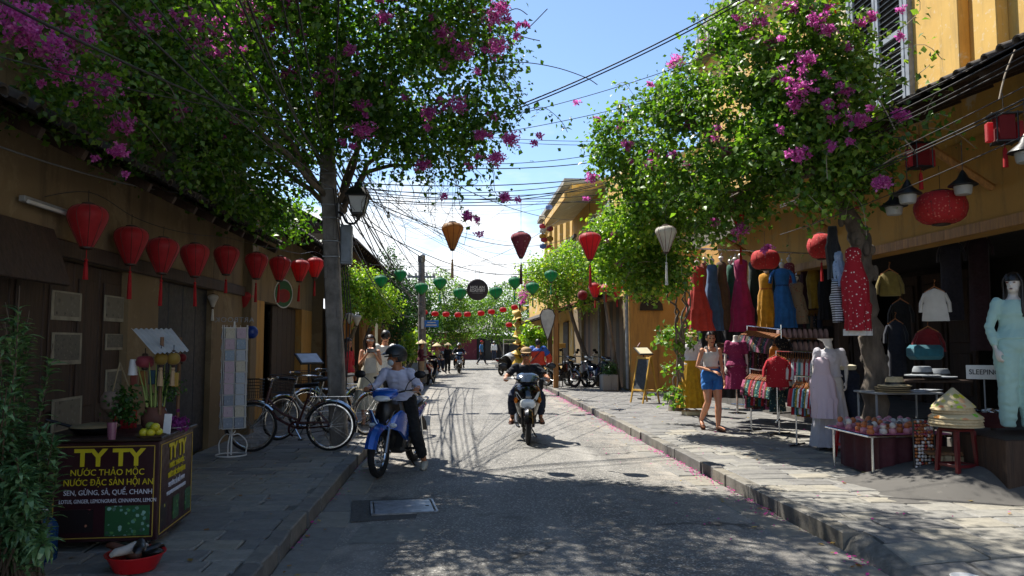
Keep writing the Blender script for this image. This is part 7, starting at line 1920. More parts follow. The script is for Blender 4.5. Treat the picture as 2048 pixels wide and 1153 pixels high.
# ---- mannequins
def mannequin(label, px, py, d, H, z, rz=0, pose=None, head=True, legs=True, vox=.012):
    p = W(px, py, d); p.z = z
    f = Fig('mannequin', label, p, face(p) + rz, H, pose, True, 'tan', vox); f.root['category'] = 'mannequin'
    mb = MB(); f.torso(mb)
    for sd in 'lr':
        if pose is None or not pose.get('noarm'): f.arm(mb, sd); f.hand(mb, sd)
        if legs: f.leg(mb, sd)
    nb = f.J['neck']; mb.tube([nb - Vector((0, 0, .05)), nb + Vector((0, 0, .06)), nb + Vector((0, 0, .09))], [.055, .045, .05], 10)
    if head:
        f.ellh(mb, (0, .008, .025), (.072, .09, .088)); f.ellh(mb, (0, -.018, -.045), (.055, .062, .062)); mb.tube([f.HP(0, -.082, .012), f.HP(0, -.098, -.02), f.HP(0, -.088, -.035)], [.008, .013, .011], 6); mb.tube([nb, f.HP(0, .01, -.04)], .045, 8)
    me = remesh(mb, vox, 3, 'form'); me.materials.append(M_KNOB); link('form', me, f.root)
    return f
NOA = dict(elbow_l=(.20, .04, 1.12), wrist_l=(.21, .0, .9), elbow_r=(-.20, .04, 1.12), wrist_r=(-.21, .0, .9))
f = mannequin('headless mannequin in white top and long yellow pleated skirt', 1384, 812, 15.3, 1.68, .22, 0, NOA, head=False)
f.shirt('white_top', F_WHITE, .30, .95, .4, .02, .01); f.skirt('yellow_skirt', cloth('yellow', '#c99a10'), .42, .06, .135, .33, .09, 60, 18)
mb = MB(); c = f.J['neck'] + Vector((0, 0, .10)); mb.lathe([(.15, -.005), (.155, 0), (.08, .012), (.078, .07), (.05, .085), (.005, .09)], 22, tuple(c)); mb.build('straw_hat', M_STRAW, f.root); mb = MB(); mb.lathe([(.081, .012), (.081, .03)], 22, tuple(c)); mb.build('hat_band', M_BLACK, f.root)
p = f.root.location; s = MB(); s.box((0, 0, 0), (.46, .34, .10), ch=.02); tag(s.build('plinth', M_PALE, None, loc=(p.x + .05, p.y, .17)), 'low white block under the yellow skirt mannequin', 'plinth')
f = mannequin('mannequin torso in purple embroidered tunic on the platform', 1474, 790, 13.2, 1.52, .36, .1, NOA, head=False, legs=False)
f.root['label'] = 'mannequin in purple tunic with embroidered hem'
pm = printmat('purple_tunic', '#7a1a4a', ['#3a1a3a', '#c0708a', '#5a1438'], 30, .36); f.shirt('tunic', pm, .1, .95, .4, .02, .02); f.skirt('tunic_skirt', pm, .35, .48, .135, .24, .04)
mb = MB(); mb.tube([(0, 0, .0), (0, 0, .9)], .02, 8); mb.build('stand_pole', M_CHROME, f.root); mb = MB(); mb.lathe([(.16, 0), (.16, .015), (.03, .03)], 18); mb.build('stand_base', M_CHROME, f.root)
f = mannequin('headless mannequin in a long sheer white dress at the pavement', 1664, 893, 10.3, 1.66, .13, .15, dict(elbow_l=(.23, .06, 1.14), wrist_l=(.20, -.06, .95), elbow_r=(-.20, .05, 1.14), wrist_r=(-.2, 0, .92)), head=False)
m_sheer = mat('sheer_white', '#d2d0d6', .9, var=.08, bump=.4, bscale=12, trans=.25)
f.shirt('dress_top', m_sheer, .28, .97, .38, .02, .01); f.skirt('dress_skirt', m_sheer, .42, .05, .13, .27, .12, 60, 13)
mb = MB(); c = f.J['neck']; mb.loft([ring(c.x, c.y, c.z + .02, .05, .05, 20), ring(c.x - .02, c.y, c.z + .09, .06, .055, 20, 4, .1), ring(c.x - .05, c.y, c.z + .13, .10, .07, 20, 4, .2)], (False, False)); mb.build('ruffled_collar', F_WHITE, f.root, 70)
hung_dress('pale pink embroidered blouse hanging left of the white dress mannequin', 1643, 712, 835, 10.2, printmat('palepink', '#d0bcc4', ['#8a7aa8', '#d0bcc4', '#b09ab8'], 16, .22), .12, .16, .12, group=None, knob=False)
f = mannequin('lower half mannequin wearing dark denim jeans behind the white dress', 1694, 880, 10.5, 1.72, .13, -.1, dict(noarm=1), head=False) if False else None
p = W(1694, 880, 10.5); p.z = .13
f = Fig('mannequin', 'waist-down mannequin in dark jeans with a pale belt top', p, face(p), 1.75, {}, True, 'tan', .012); f.root['category'] = 'mannequin'
mb = MB(); f.torso(mb, 0, .42)
for sd in 'lr': f.leg(mb, sd)
me = remesh(mb, .012, 3, 'form'); me.materials.append(M_KNOB); link('form', me, f.root)
f.trousers('jeans', F_DDEN, .97, .36, .014); q = f.spine(.40)[0]; mb = MB(); mb.lathe([(.145, -.03), (.155, 0), (.15, .03), (.10, .045)], 22, tuple(q), Matrix.Diagonal((1, .75, 1, 1)) if False else None); mb.build('waist_cap', mat('cream_cap', '#b9b39a', .7), f.root)
f.shoes(mat('pale_feet', '#b9a898', .6), 'foot')
f = mannequin('mint green suit mannequin with long black hair at the right edge', 2042, 905, 7.5, 1.64, .68, .35, dict(look=(-.6, -.8, 0), elbow_l=(.24, .0, 1.12), wrist_l=(.20, -.1, .88), elbow_r=(-.24, .0, 1.12), wrist_r=(-.22, -.1, .88)))
m_mint = mat('mint_cloth', '#9fc2b9', .88, var=.05, bump=.4, bscale=9, sheen=.2); f.shirt('mint_blouse', m_mint, .22, .96, .9, .018, .04); f.trousers('mint_trousers', m_mint, .98, .36, .035); f.hair(M_HAIR, .42, .03)
mb = MB()
for q in (-1, 1): f.ellh(mb, (q * .033, -.082, .008), (.013, .008, .006), 8, 6)
f.ellh(mb, (0, -.085, -.06), (.018, .008, .006), 8, 6); mb.build('painted_face', mat('painted_red', '#5a1a20', .5), f.root)
# ---- things hung inside the near bay
for px, y0, y1, d, m, lab, w in ((1778, 540, 590, 10.4, cloth('khaki', '#7a6a30'), 'khaki cropped top hanging in the dark near bay', .22), (1868, 575, 640, 10.2, F_WHITE, 'white tee with black lettering hung in the dark bay', .24), (1855, 655, 700, 10.4, cloth('crimson', '#7a1018'), 'crimson folded cloth hanging below the white tee', .26), (1800, 600, 760, 11, cloth('jet', '#101014'), 'black dress hanging in the dark bay left of the white tee', .22), (1900, 480, 640, 11.2, cloth('jet2', '#181420'), 'dark blouse hanging high in the gloomy bay', .24), (1955, 470, 700, 11.5, cloth('plum', '#2a1018'), 'plum coloured long dress deep in the bay', .25), (1790, 640, 750, 10.8, cloth('navyd', '#141a2a'), 'navy skirt hanging behind the straw hats', .2)):
    garment(lab, W(px, y0 - 12, d), face(W(px, y0, d)), (y1 - y0) / 1500 * d + .1, m, w * 1.25, .05)
s = MB(); s.box((0, 0, 0), (.42, .28, .2), ch=.05); tag(s.build('cloth_bundle', cloth('teal_bundle', '#2a6a78'), None, loc=W(1850, 705, 10.2)), 'teal folded cloth bundle behind the grey hats', 'bundle')
# hat table
def brim_hat(label, p, r, h, m, group='brimmed hats'):
    t = thing('brimmed_hat', label, 'hat', p, rnd(0, 3), group)
    s = MB(); s.lathe([(r, .0), (r * 1.0, .012), (r * .62, .02), (r * .52, .03)], 26); s.build('brim', m, t)
    s = MB(); s.lathe([(r * .53, .02), (r * .50, h * .7), (r * .42, h), (r * .15, h * .92), (.004, h * .9)], 24, M=Matrix.Diagonal((1, 1.15, 1, 1))); s.build('crown', m, t)
    s = MB(); s.lathe([(r * .545, .022), (r * .535, .05)], 24, M=Matrix.Diagonal((1, 1.15, 1, 1))); s.build('band', M_BLACK, t)
hp = W(1795, 787, 9.2)
t = thing('display_table', 'small table of straw hats and booklets behind the bead net', 'table', (hp.x, hp.y, .13))
s = MB(); s.box((0.12, .2, hp.z - .13), (.85, .55, .025), ch=.006); s.build('top', M_GREY, t)
for sx in (-.27, .5):
    for sy in (0, .42): s = MB(); s.tube([(sx, sy, 0), (sx, sy, hp.z - .14)], .014, 7); s.build('leg', M_GREY, t)
zt = hp.z + .013
brim_hat('tan straw hat lying on the stack at the table front', (hp.x - .02, hp.y + .02, zt + .075), .19, .11, M_STRAW)
for i in range(3): brim_hat(f'straw hat {("at the bottom", "second up", "third up")[i]} of the stack on the small table', (hp.x - .04, hp.y + .04, zt + .025 * i), .20, .06, mat('dark_straw', '#8f7c58', .8, var=.2))
brim_hat('grey felt hat on the raised shelf under the white tee', W(1845, 752, 9.6), .21, .12, mat('grey_felt', '#8d9296', .9))
brim_hat('second grey felt hat overlapping the first on the shelf', W(1880, 755, 9.7), .20, .11, mat('grey_felt2', '#7b8084', .9))
s = MB(); s.box((0, 0, 0), (.9, .35, .03), ch=.005); tag(s.build('shelf_board', M_WOOD, None, loc=W(1862, 762, 9.7)), 'dark shelf board carrying the two grey felt hats', 'shelf')
for i in range(4):
    s = MB(); s.box((0, 0, 0), (.15, .21, .006)); p = Vector((hp.x + .30 + .07 * i, hp.y + .12, zt + .004 + .007 * i))
    tag(s.build('booklet', printmat(f'booklet{i % 2}', '#b0b4b8', ['#4a6a8a', '#a05a4a', '#3a3a44'], 40, .4), None, loc=p, rot=(0, 0, rnd(-.3, .3))), 'glossy booklet lying on the hat table', 'booklet', 'booklets on the hat table')
# ---- figurine table
c0 = W(1742, 872, 8.15); zt = c0.z
t = thing('figurine_table', 'low table with maroon cloth covered in small clay figurines', 'table', (c0.x, c0.y, .13))
L = .98; h = zt - .13
s = MB(); s.box((L / 2 - .04, L / 2 - .02, h - .012), (L, L, .022), ch=.005); s.build('top', M_CHROME, t)
s = MB(); s.grid(lambda a, b: (L * a - .02, L * b + .0, h + .006 + .004 * math.sin(22 * a) * math.sin(19 * b)), 14, 14); s.build('pink_sheet', mat('pink_plastic', '#c05a80', .5, var=.1), t)
s = MB()
def drape(a, b):
    x = .10 + (L - .2) * a
    return (x, .03 + .02 * math.sin(a * 25), (h - .03) * b + .02)
s.grid(drape, 30, 6); s.build('cloth_front', mat('maroon_drape', '#431820', .85, var=.2), t, 80)
s = MB(); s.grid(lambda a, b: (.10 + .015 * math.sin(a * 21), .03 + (L - .12) * a, (h - .03) * b + .02), 24, 6); s.build('cloth_side', mat('maroon_drape', '#431820', .85, var=.2), t, 80)
for sx in (.03, L - .12):
    for sy in (.03, L - .1): s = MB(); s.tube([(sx, sy, 0), (sx, sy, h - .02)], .016, 8); s.build('leg', M_CHROME, t)
fig_m = [mat('clay_white', '#c8c0b6', .5), mat('clay_orange', '#b86a3a', .5), mat('clay_pink', '#c08088', .5), mat('clay_dark', '#4a4044', .5)]
FM = []
for k in range(4):
    s = MB(); s.lathe([(.035, 0), (.042, .02), (.036, .05), (.02, .062)], 12); s.cur = 1; s.ell((0, 0, .085), .032, 12, 9); s.ell((.018, -.026, .09), .006, 6, 5); s.ell((-.018, -.026, .09), .006, 6, 5); s.cur = 2; s.lathe([(.033, .098), (.026, .112), (.008, .125)], 10)
    me = s.mesh('clay_figurine', 50)
    for m in (fig_m[(k + 2) % 3], fig_m[0] if k % 2 else fig_m[1 + k % 2], fig_m[(k + 1) % 4]): me.materials.append(m)
    FM.append(me)
for i in range(7):
    for j in range(6):
        if random.random() < .12: continue
        p = Vector((c0.x + .05 + .13 * i + rnd(-.025, .025), c0.y + .06 + .15 * j + rnd(-.03, .03), zt + .008))
        tag(link('clay_figurine', random.choice(FM), None, p, (0, 0, rnd(-.7, .7))), 'small round-headed painted clay figurine among many on the low table', 'figurine', 'clay figurines on the low table')
s = MB(); s.torus((0, 0, .03), .10, .032, 'z', 24, 8); tag(s.build('woven_ring', mat('green_woven', '#5f7f52', .8, var=.2), None, loc=(c0.x + .72, c0.y + .25, zt + .02), rot=(R(35), 0, 0)), 'green woven ring leaning on the figurine table', 'ring')
# bead net
bp = W(1846, 838, 7.95); bb = .16
t = thing('bead_net', 'hanging panel of white, red and amber bead strands beside the table', 'bead display', bp)
hh = bp.z - .2
s = MB()
for q in (-.115, .115): s.tube([(q, 0, 0), (q, 0, -hh)], .008, 6)
s.tube([(-.115, 0, 0), (.115, 0, 0)], .008, 6); s.tube([(-.115, 0, -hh), (.115, 0, -hh)], .008, 6); s.build('frame', M_BLACK, t)
BM = [mat('bead_white', '#cfc8c2', .25, coat=.5), mat('bead_red', '#9a2a22', .25, coat=.5), mat('bead_amber', '#a05a20', .25, coat=.5)]
bm_ = []
for k in range(3):
    s = MB(); s.ell((0, 0, 0), .017, 10, 7); me = s.mesh('bead', 60); me.materials.append(BM[k]); bm_.append(me)
for i in range(6):
    for j in range(15):
        k = 0 if j > 6 and random.random() < .7 else random.choice((0, 1, 2, 2))
        link('bead', bm_[k], t, (-.09 + .036 * i + rnd(-.008, .008), rnd(-.01, .01), -.03 - (hh - .05) * j / 15))
# red plastic stool + plinth legs
def stool(label, p, h, m, w=.14):
    t = thing('plastic_stool', label, 'stool', p, .2)
    s = MB(); s.box((0, 0, h - .012), (2 * w, 2 * w, .025), ch=.01); s.build('seat', m, t)
    for sx in (-1, 1):
        for sy in (-1, 1): s = MB(); s.loft([[(sx * w * k + a * .018, sy * w * k + b * .018, z) for a, b in ((-1, -1), (1, -1), (1, 1), (-1, 1))] for k, z in ((1.15, 0), (.86, h - .02))]); s.build('leg', m, t)
    for sx, sy in ((0, 1), (0, -1)): s = MB(); s.box((0, sy * w * 1.0, h * .4), (w * 1.9, .02, .03), ch=.004); s.build('brace', m, t)
    for sx in (-1, 1): s = MB(); s.box((sx * w * 1.0, 0, h * .4), (.02, w * 1.9, .03), ch=.004); s.build('brace', m, t)
M_REDPL = mat('red_plastic', '#b3151c', .35, var=.06)
q = G(1706, 918, .13); stool('bright red plastic stool under the figurine table edge', (q.x + .05, q.y + .1, .13), .40, M_REDPL, .13)
# conical hats
def hat_stack(px, py, d, r, n, base_lab, m, rise=.028):
    p = W(px, py, d)
    for i in range(n):
        t = thing('conical_hat', f'{base_lab}, {("lowest", "second from the bottom", "third from the bottom", "fourth from the bottom", "fifth up")[i]}' if n > 1 else base_lab, 'hat', p + Vector((rnd(-.01, .01), rnd(-.01, .01), rise * i)), rnd(0, 6), 'conical hats in the stack')
        s = MB(); s.lathe([(r, 0), (r * .98, .012), (r * .66, .075), (r * .33, .135), (.012, .19), (.003, .192)], 30, cap=(False, True)); s.lathe([(r * .97, 0), (r * .4, .11), (.01, .175)], 30, cap=(False, True)); s.build('cone', m if i < n - 1 else mat_paint, t, 40)
mat_paint = printmat('painted_straw', '#bfae86', ['#c0402a', '#6aba3a', '#d8c82a', '#bfae86', '#d86a2a'], 11, .5)
hat_stack(1910, 852, 7.6, .25, 4, 'straw conical hat in the wide lower stack', M_STRAW)
hat_stack(1905, 825, 7.6, .20, 3, 'straw conical hat in the smaller upper stack', M_STRAW)
q = W(1912, 856, 7.6); stool('dark red stool carrying the stacked conical hats', (q.x, q.y, .13), q.z - .135, mat('dark_red_plastic', '#5a1418', .45), .12)
# sleeping sign and basket
p = W(1968, 745, 8.0)
t = thing('letter_sign', 'white sign with black capital letters beside the mint mannequin', 'sign', p, face(p) + .1)
s = MB(); s.box((0, 0, 0), (.33, .012, .15), ch=.003); s.build('board', M_WHITE, t)
s = MB(); s.tube([(0, .02, -.07), (0, .02, -.45)], .008, 6); s.build('post', M_GREY, t)
text('SLEEPING', .075, M_BLACK, t, (0, -.009, 0), (R(90), 0, 0), bold=.001, sx=.88)
p = W(1985, 835, 8.1)
t = thing('wicker_basket', 'dark red basket heaped with small shiny goods', 'basket', p)
s = MB(); s.lathe([(.15, -.10), (.19, 0), (.21, .06), (.20, .06), (.16, -.02)], 24); s.build('bowl', mat('dark_wicker', '#4a1a1c', .7, bump=.6, bscale=80), t)
for i in range(18):
    a = rnd(0, 6.28); r_ = rnd(0, .16); s = MB(); s.ell((r_ * math.cos(a), r_ * math.sin(a), .05 + rnd(0, .03)), (.035, .03, .022), 9, 7); s.build('trinket', random.choice((M_CHROME, M_WHITE, M_BLKG)), t)
s = MB(); s.tube([(0, 0, -.1), (0, 0, -p.z + .14)], .03, 8); s.build('stand', M_BLACK, t)
q = W(2018, 905, 7.4); s = MB(); s.box((0, 0, 0), (1.0, .8, .54), ch=.01); tag(s.build('display_platform', M_WOOD, None, loc=(q.x + .25, q.y + .1, .41)), 'dark wooden platform under the mint mannequin', 'platform')
# curved concrete ramp and its plank edge
r0 = G(1800, 985, .13)
s = MB()
A = G(1770, 1000, .13); B = G(2100, 1000, .13); Cc = G(1860, 930, .13)
def ramp(a, b):
    # a along to the right, b from pavement (front) to back
    x = A.x + (B.x + .6 - A.x) * a; y = A.y - .15 + 1.35 * b - .35 * a
    f = min(1, a * 1.5); g = min(1, b * 2.2)
    return (x, y, .125 + .27 * (f * f * (3 - 2 * f)) * (g * g * (3 - 2 * g)) + .006 * math.sin(17 * a + 9 * b))
s.grid(ramp, 28, 16)
tag(s.build('concrete_ramp', mat_plaster('ramp_concrete', '#55524d', '#33312e', pale='#6a675f'), None, 70), 'smooth concrete ramp curving up to the shop at the lower right', 'ramp', kind='thing')
pp = W(1868, 925, 7.75)
t = thing('plank_step', 'short weathered plank box at the top of the concrete ramp', 'step', (pp.x, pp.y, .13), -.25)
for i in range(9):
    s = MB(); s.box((.05 + .085 * i, 0, .155), (.08, .03, .30 + rnd(-.01, .01)), ch=.006); s.build('plank', mat('weathered_plank', '#9a8a6c', .8, var=.3, scale=5, stretch=(6, 6, .5), rnd=.35), t)
s = MB(); s.box((.40, .25, .325), (.9, .52, .03), ch=.006); s.build('top_board', M_WOOD2, t)
# ================================================================== LEFT FOREGROUND: drinks cart, rack, shrub
FL, FR, BR = G(112, 1105, .13), G(312, 1098, .13), G(378, 1042, .13)
cw = (FR - FL).length + .18; cd = (BR - FR).length; crz = math.atan2(FR.y - FL.y, FR.x - FL.x)
CH = .70
M_CARTB = mat('cart_maroon_vinyl', '#34141a', .4, var=.08); M_CARTE = mat('cart_edge_wood', '#2a1a14', .5)
M_GOLD = mat('cart_gold_line', '#b89a3c', .5, var=.05); M_YTXT = mat('cart_yellow_letters', '#d8c422', .5, var=.03); M_WTXT = mat('cart_white_letters', '#d6d6dc', .5, var=.03)
cart = thing('drinks_cart', 'maroon herbal drinks cart with yellow lettering on the shaded pavement', 'cart', (FR.x, FR.y, .13), crz)
# local axes: x to the left is negative, y away from the camera; corner FR at origin
s = MB(); s.box((-cw / 2, cd / 2, .06 + CH / 2), (cw, cd, CH), ch=.006); s.build('cabinet', M_CARTB, cart)
s = MB(); s.box((-cw / 2, cd / 2, .06 + CH + .018), (cw + .05, cd + .06, .03), ch=.006); s.build('counter', M_CARTE, cart)
for x in (-cw + .08, -.08):
    for y in (.08, cd - .08):
        s = MB(); s.torus((0, 0, .035), .022, .012, 'x', 14, 6); o = s.build('caster', M_BLKP, cart); o.location = (x, y, 0)
def border(x0, x1, z0, z1, y, plane='front'):
    s = MB()
    for a, b, c_, d_ in (((x0 + x1) / 2, z0, x1 - x0, .006), ((x0 + x1) / 2, z1, x1 - x0, .006), (x0, (z0 + z1) / 2, .006, z1 - z0), (x1, (z0 + z1) / 2, .006, z1 - z0)):
        if plane == 'front': s.box((a, y, b), (c_, .004, d_))
        else: s.box((y, a, b), (.004, c_, d_))
    s.build('gold_border', M_GOLD, cart)
border(-.70, -.03, .09, .73, -.004); border(.04, cd - .03, .09, .73, .004, 'side')
def ctext(s_, size, m, x, z, side=False, **kw):
    k = s_.find('Ớ')
    if k >= 0:      # the horn and acute of this letter are drawn as strokes
        s_ = s_.replace('Ớ', 'O')
        bx = lambda q: [v.co.x for v in text_mesh(q, size, align='LEFT', sx=kw.get('sx', 1)).vertices]
        f = bx(s_); g_ = max(bx(s_[:k + 1])) - (min(f) + max(f)) / 2; e = size * kw.get('sx', 1)
        a = MB(); a.tube([(g_ - .10 * e, 0, .24 * size), (g_ + .04 * e, 0, .30 * size), (g_ + .05 * e, 0, .40 * size)], .035 * size, 5)
        a.tube([(g_ - .42 * e, 0, .42 * size), (g_ - .26 * e, 0, .58 * size)], .04 * size, 5)
        if side: a.build('letter_accent', m, cart, 60, (.006, x, z), (0, 0, R(90)))
        else: a.build('letter_accent', m, cart, 60, (x, -.006, z))
    if side: text(s_, size, m, cart, (.004, x, z), (R(90), 0, R(90)), **kw)
    else: text(s_, size, m, cart, (x, -.004, z), (R(90), 0, 0), **kw)
xm = -.335
ctext('TY TY', .165, M_YTXT, xm, .645, bold=.006, sx=1.05); ctext('NƯỚC THẢO MỘC', .062, M_YTXT, xm - .01, .545, sx=.93); ctext('NƯỚC ĐẶC SẢN HỘI AN', .062, M_YTXT, xm, .475, sx=.86)
ctext('SEN, GỪNG, SẢ, QUẾ, CHANH', .050, M_WTXT, xm, .405, sx=.88); ctext('LOTUS, GINGER, LEMONGRASS, CINNAMON, LEMON', .038, M_WTXT, xm, .345, sx=.72)
ym = cd / 2
ctext('TY TY', .165, M_YTXT, ym, .645, True, bold=.006, sx=1.1 * cd); ctext('NƯỚC THẢO MỘC', .055, M_YTXT, ym, .545, True, sx=.9 * cd); ctext('NƯỚC ĐẶC SẢN HỘI AN', .055, M_YTXT, ym, .475, True, sx=.72 * cd * 1.1)
ctext('SEN, GỪNG, SẢ, QUẾ, CHANH', .046, M_WTXT, ym, .405, True, sx=.75 * cd); ctext('LOTUS, GINGER, LEMONGRASS, CINNAMON, LEMON', .038, M_WTXT, ym, .345, True, sx=.6 * cd)
pm1 = printmat('photo_green_herbs', '#2a5a34', ['#6aa05a', '#1a3a24', '#9ac0b0', '#3a7a6a'], 26, .5, .4); pm2 = printmat('photo_limes', '#221a1a', ['#a8b83a', '#c05a6a', '#4a6a2a'], 14, .34, .4)
s = MB(); s.box((-.20, -.003, .205), (.30, .004, .21)); s.build('photo_print', pm1, cart)
s = MB(); s.box((-.55, -.003, .21), (.24, .004, .16)); s.build('photo_print', pm2, cart)
for i in range(3): s = MB(); s.box((.003, .12 + i * (cd - .24) / 2, .21), (.004, .14, .17)); s.build('photo_print', pm1 if i else pm2, cart)
ZC = .06 + CH + .034
def cw_(x, y, z=0): return cart.matrix_world_l @ Vector((x, y, ZC + z)) if False else Vector(cart.location) + Matrix.Rotation(crz, 3, 'Z') @ Vector((x, y, ZC + z))
# posts and tin awning
s = MB(); s.tube([(-.10, .30, ZC), (-.10, .30, ZC + .72)], .014, 8); s.tube([(-.10, cd - .1, ZC), (-.10, cd - .1, ZC + .72)], .014, 8); s.build('awning_post', M_WOOD2, cart)
a0, a1, a2, a3 = W(262, 658, 5.9), W(342, 658, 6.2), W(378, 703, 5.9), W(306, 708, 5.5)
s = MB()
def awn(a, b):
    p = a0.lerp(a1, a).lerp(a3.lerp(a2, a), b); p = p + Vector((0, 0, .006 * math.cos(a * 8 * 2 * PI)))
    return tuple(Matrix.Rotation(-crz, 3, 'Z') @ (p - Vector(cart.location)))
s.grid(awn, 54, 2); s.build('tin_awning', mat('grey_tin', '#b4b2ac', .55, 0, var=.12), cart, 70)
# goods on the cart
def small(name, label, cat, p, builds, group=None, rz=0.0):
    t = thing(name, label, cat, p, rz, group)
    for nm, s_, m in builds: s_.build(nm, m, t, 50)
    return t
def L_(*a, n=18, **k): s = MB(); s.lathe(*a, n, **k); return s
pot = W(308, 892, 5.75); pot.z = .13 + ZC
small('clay_pot', 'round clay pot of lemongrass on the drinks cart', 'pot', pot, [('pot', L_([(.06, 0), (.095, .05), (.10, .11), (.07, .165), (.075, .185), (.06, .185)]), mat('terracotta', '#5f3a2c', .8, var=.2))])
t = thing('lemongrass', 'bundle of long green lemongrass stalks standing in the clay pot', 'herbs', pot)
for i in range(16):
    a = rnd(0, 6.28); q = Vector((.04 * math.cos(a), .04 * math.sin(a), .02)); e = Vector((.11 * math.cos(a) + rnd(-.10, .02), .09 * math.sin(a), rnd(.42, .58)))
    s = MB(); s.tube([q, q.lerp(e, .5) + Vector((0, 0, .03)), e], [.008, .006, .002], 6); s.build('stalk', mat('lemongrass_green', '#8a9a4a', .6, var=.2), t)
for (px, py, d, dia, sh, col, lab) in ((290, 724, 5.75, .13, 'flat', 'pink', 'dusty red paper lantern under the cart awning'), (322, 718, 5.7, .10, 'round', 'yellow', 'pale yellow paper lantern under the cart awning, beside the red one'), (347, 718, 5.75, .10, 'round', 'yellow', 'pale yellow paper lantern at the outer end of the cart awning'), (364, 716, 6.0, .07, 'round', 'deepred', 'tiny dark red lantern behind the outer yellow one')):
    lantern(W(px, py, d), dia, sh, col, lab, 'small lanterns under the cart awning', 'tan' if col == 'yellow' else None, .12, .06, ribs=False, gap=.02)
cu = W(266, 735, 5.75); small('paper_cup', 'upturned white cup hanging under the cart awning', 'cup', cu, [('cup', L_([(.035, -.06), (.03, .0), (.022, .06), (.0, .06)]), M_WHITE)])
for i, (px, py) in enumerate(((268, 757), (286, 757), (304, 755), (350, 760))):
    s = MB(); s.box((0, 0, 0), (.05, .02, .11), ch=.006); tag(s.build('drink_packet', [mat('packet_red', '#7a3a2a', .5), mat('packet_amber', '#8a5a24', .5), mat('packet_blue', '#2a4a5a', .5), mat('packet_ochre', '#9a7a2a', .5)][i], None, loc=W(px, py, 5.75)), ['reddish hanging packet under the cart lanterns', 'amber hanging packet second along under the cart lanterns', 'dark blue hanging packet under the cart lanterns', 'ochre hanging packet near the outer yellow lantern'][i], 'packet', 'packets hanging on the cart')
t = thing('hanging_plant', 'trailing green plant in a net bag hanging on the cart', 'plant', W(240, 800, 5.6))
s = MB(); s.tube([(-.07, 0, -.02), (-.01, 0, .28), (.06, 0, .1)], .006, 5); s.build('strap', mat('bag_strap', '#8a7a5a', .8), t)
s = MB(); s.lathe([(.02, -.12), (.08, -.06), (.085, .02), (.06, .06)], 14, (-.05, 0, 0)); s.build('net_bag', mat('net_bag', '#7d6a5a', .8, var=.3), t)
P, Nn = blob_points([((.04, -.02, -.03), (.08, .07, .13), 1)], total=500, shell=.5, clump=.03); leaf_cloud('leaves', P, Nn, .035, M_LEAFD, t)
t = thing('hanging_plant', 'small leafy sprig hanging below the cart lanterns', 'plant', W(336, 770, 5.8)); P, Nn = blob_points([((0, 0, 0), (.06, .05, .09), 1)], total=260, shell=.5, clump=.03); leaf_cloud('leaves', P, Nn, .03, M_LEAFD, t); s = MB(); s.tube([(0, 0, 0), (0, 0, .2)], .003, 4); s.build('string', M_CABLE, t)
lp = W(300, 900, 5.35); lp.z = .13 + ZC
small('plate', 'shallow dish of yellow limes on the cart corner', 'plate', lp, [('dish', L_([(.05, 0), (.10, .018), (.105, .024), (.05, .01)]), mat('dark_dish', '#5a4a3a', .5))])
for i, (x, y, z) in enumerate(((0, 0, .04), (.05, .01, .04), (-.05, .01, .04), (.02, -.05, .04), (-.03, -.045, .04), (0, -.01, .085), (.045, -.035, .08))):
    s = MB(); s.ell((0, 0, 0), (.032, .030, .028), 12, 9); tag(s.build('lime', mat('yellow_lime', '#c2b82a', .4, var=.15) if i != 5 else mat('green_lime', '#7a8a3a', .5), None, 60, lp + Vector((x, y, z))), 'greenish lime crowning the little pile on the cart' if i == 5 else 'yellow lime in the little pile on the cart', 'lime', 'limes on the cart')
gp = W(222, 905, 5.25); gp.z = .13 + ZC; small('drink_glass', 'tall pink drink in a clear cup on the cart', 'drink', gp, [('cup', L_([(.026, 0), (.033, .10), (.034, .12), (.0, .12)]), mat('pink_drink', '#8a5a6a', .15, coat=.5))])
wp = W(190, 872, 5.6); wp.z = .13 + ZC + .04
small('frying_pan', 'wide straw-lidded pan with long handle on the cart', 'pan', wp, [('pan', L_([(.12, -.04), (.17, 0), (.175, .012), (.12, -.005)], n=28), M_BLKP), ('lid', L_([(.17, .012), (.16, .022), (.05, .04), (.0, .042)], n=28), mat('dark_straw', '#8f7c58', .8, var=.2)), ('handle', (lambda s: s.tube([(-.15, -.02, .01), (-.33, -.05, .07)], .012, 8) and s)(MB()), M_BLKP)])
fp = W(348, 885, 5.9); fp.z = .13 + ZC
t = small('flower_plate', 'white plate of purple flowers at the cart side', 'plate', fp, [('dish', L_([(.04, 0), (.09, .015), (.095, .02), (.04, .008)]), M_WHITE)])
o = flower_cluster(t, Vector(fp) + Vector((0, 0, .035)), .07, 90, petalmat('purple_petals', ['#8a2a7a', '#a84a9a', '#6a1a5a']))
cp = W(332, 885, 5.55); cp.z = .13 + ZC; s = MB(); s.box((0, 0, .075), (.055, .01, .15), Matrix.Rotation(-.2, 4, 'X'), ch=.003); tag(s.build('price_card', M_WHITE, None, loc=cp), 'small white card standing beside the limes', 'card')
dp = W(318, 830, 5.95); small('round_fan', 'pale blue oval hand fan standing behind the lemongrass pot', 'fan', dp, [('fan', (lambda s: s.ell((0, 0, 0), (.06, .008, .10), 18, 10) and s)(MB()), printmat('fan_print', '#8aa0b8', ['#3a5a7a', '#d0d0c8'], 22, .4)), ('handle', (lambda s: s.tube([(0, 0, -.1), (0, 0, -.18)], .008, 6) and s)(MB()), M_WOOD2)])
s = MB(); s.box((-.07, 0, .0), (.16, .1, .2), ch=.02); tag(s.build('red_cool_bag', F_RED, None, loc=W(268, 840, 6.0)), 'dark red cloth bag behind the lemongrass on the cart', 'bag')
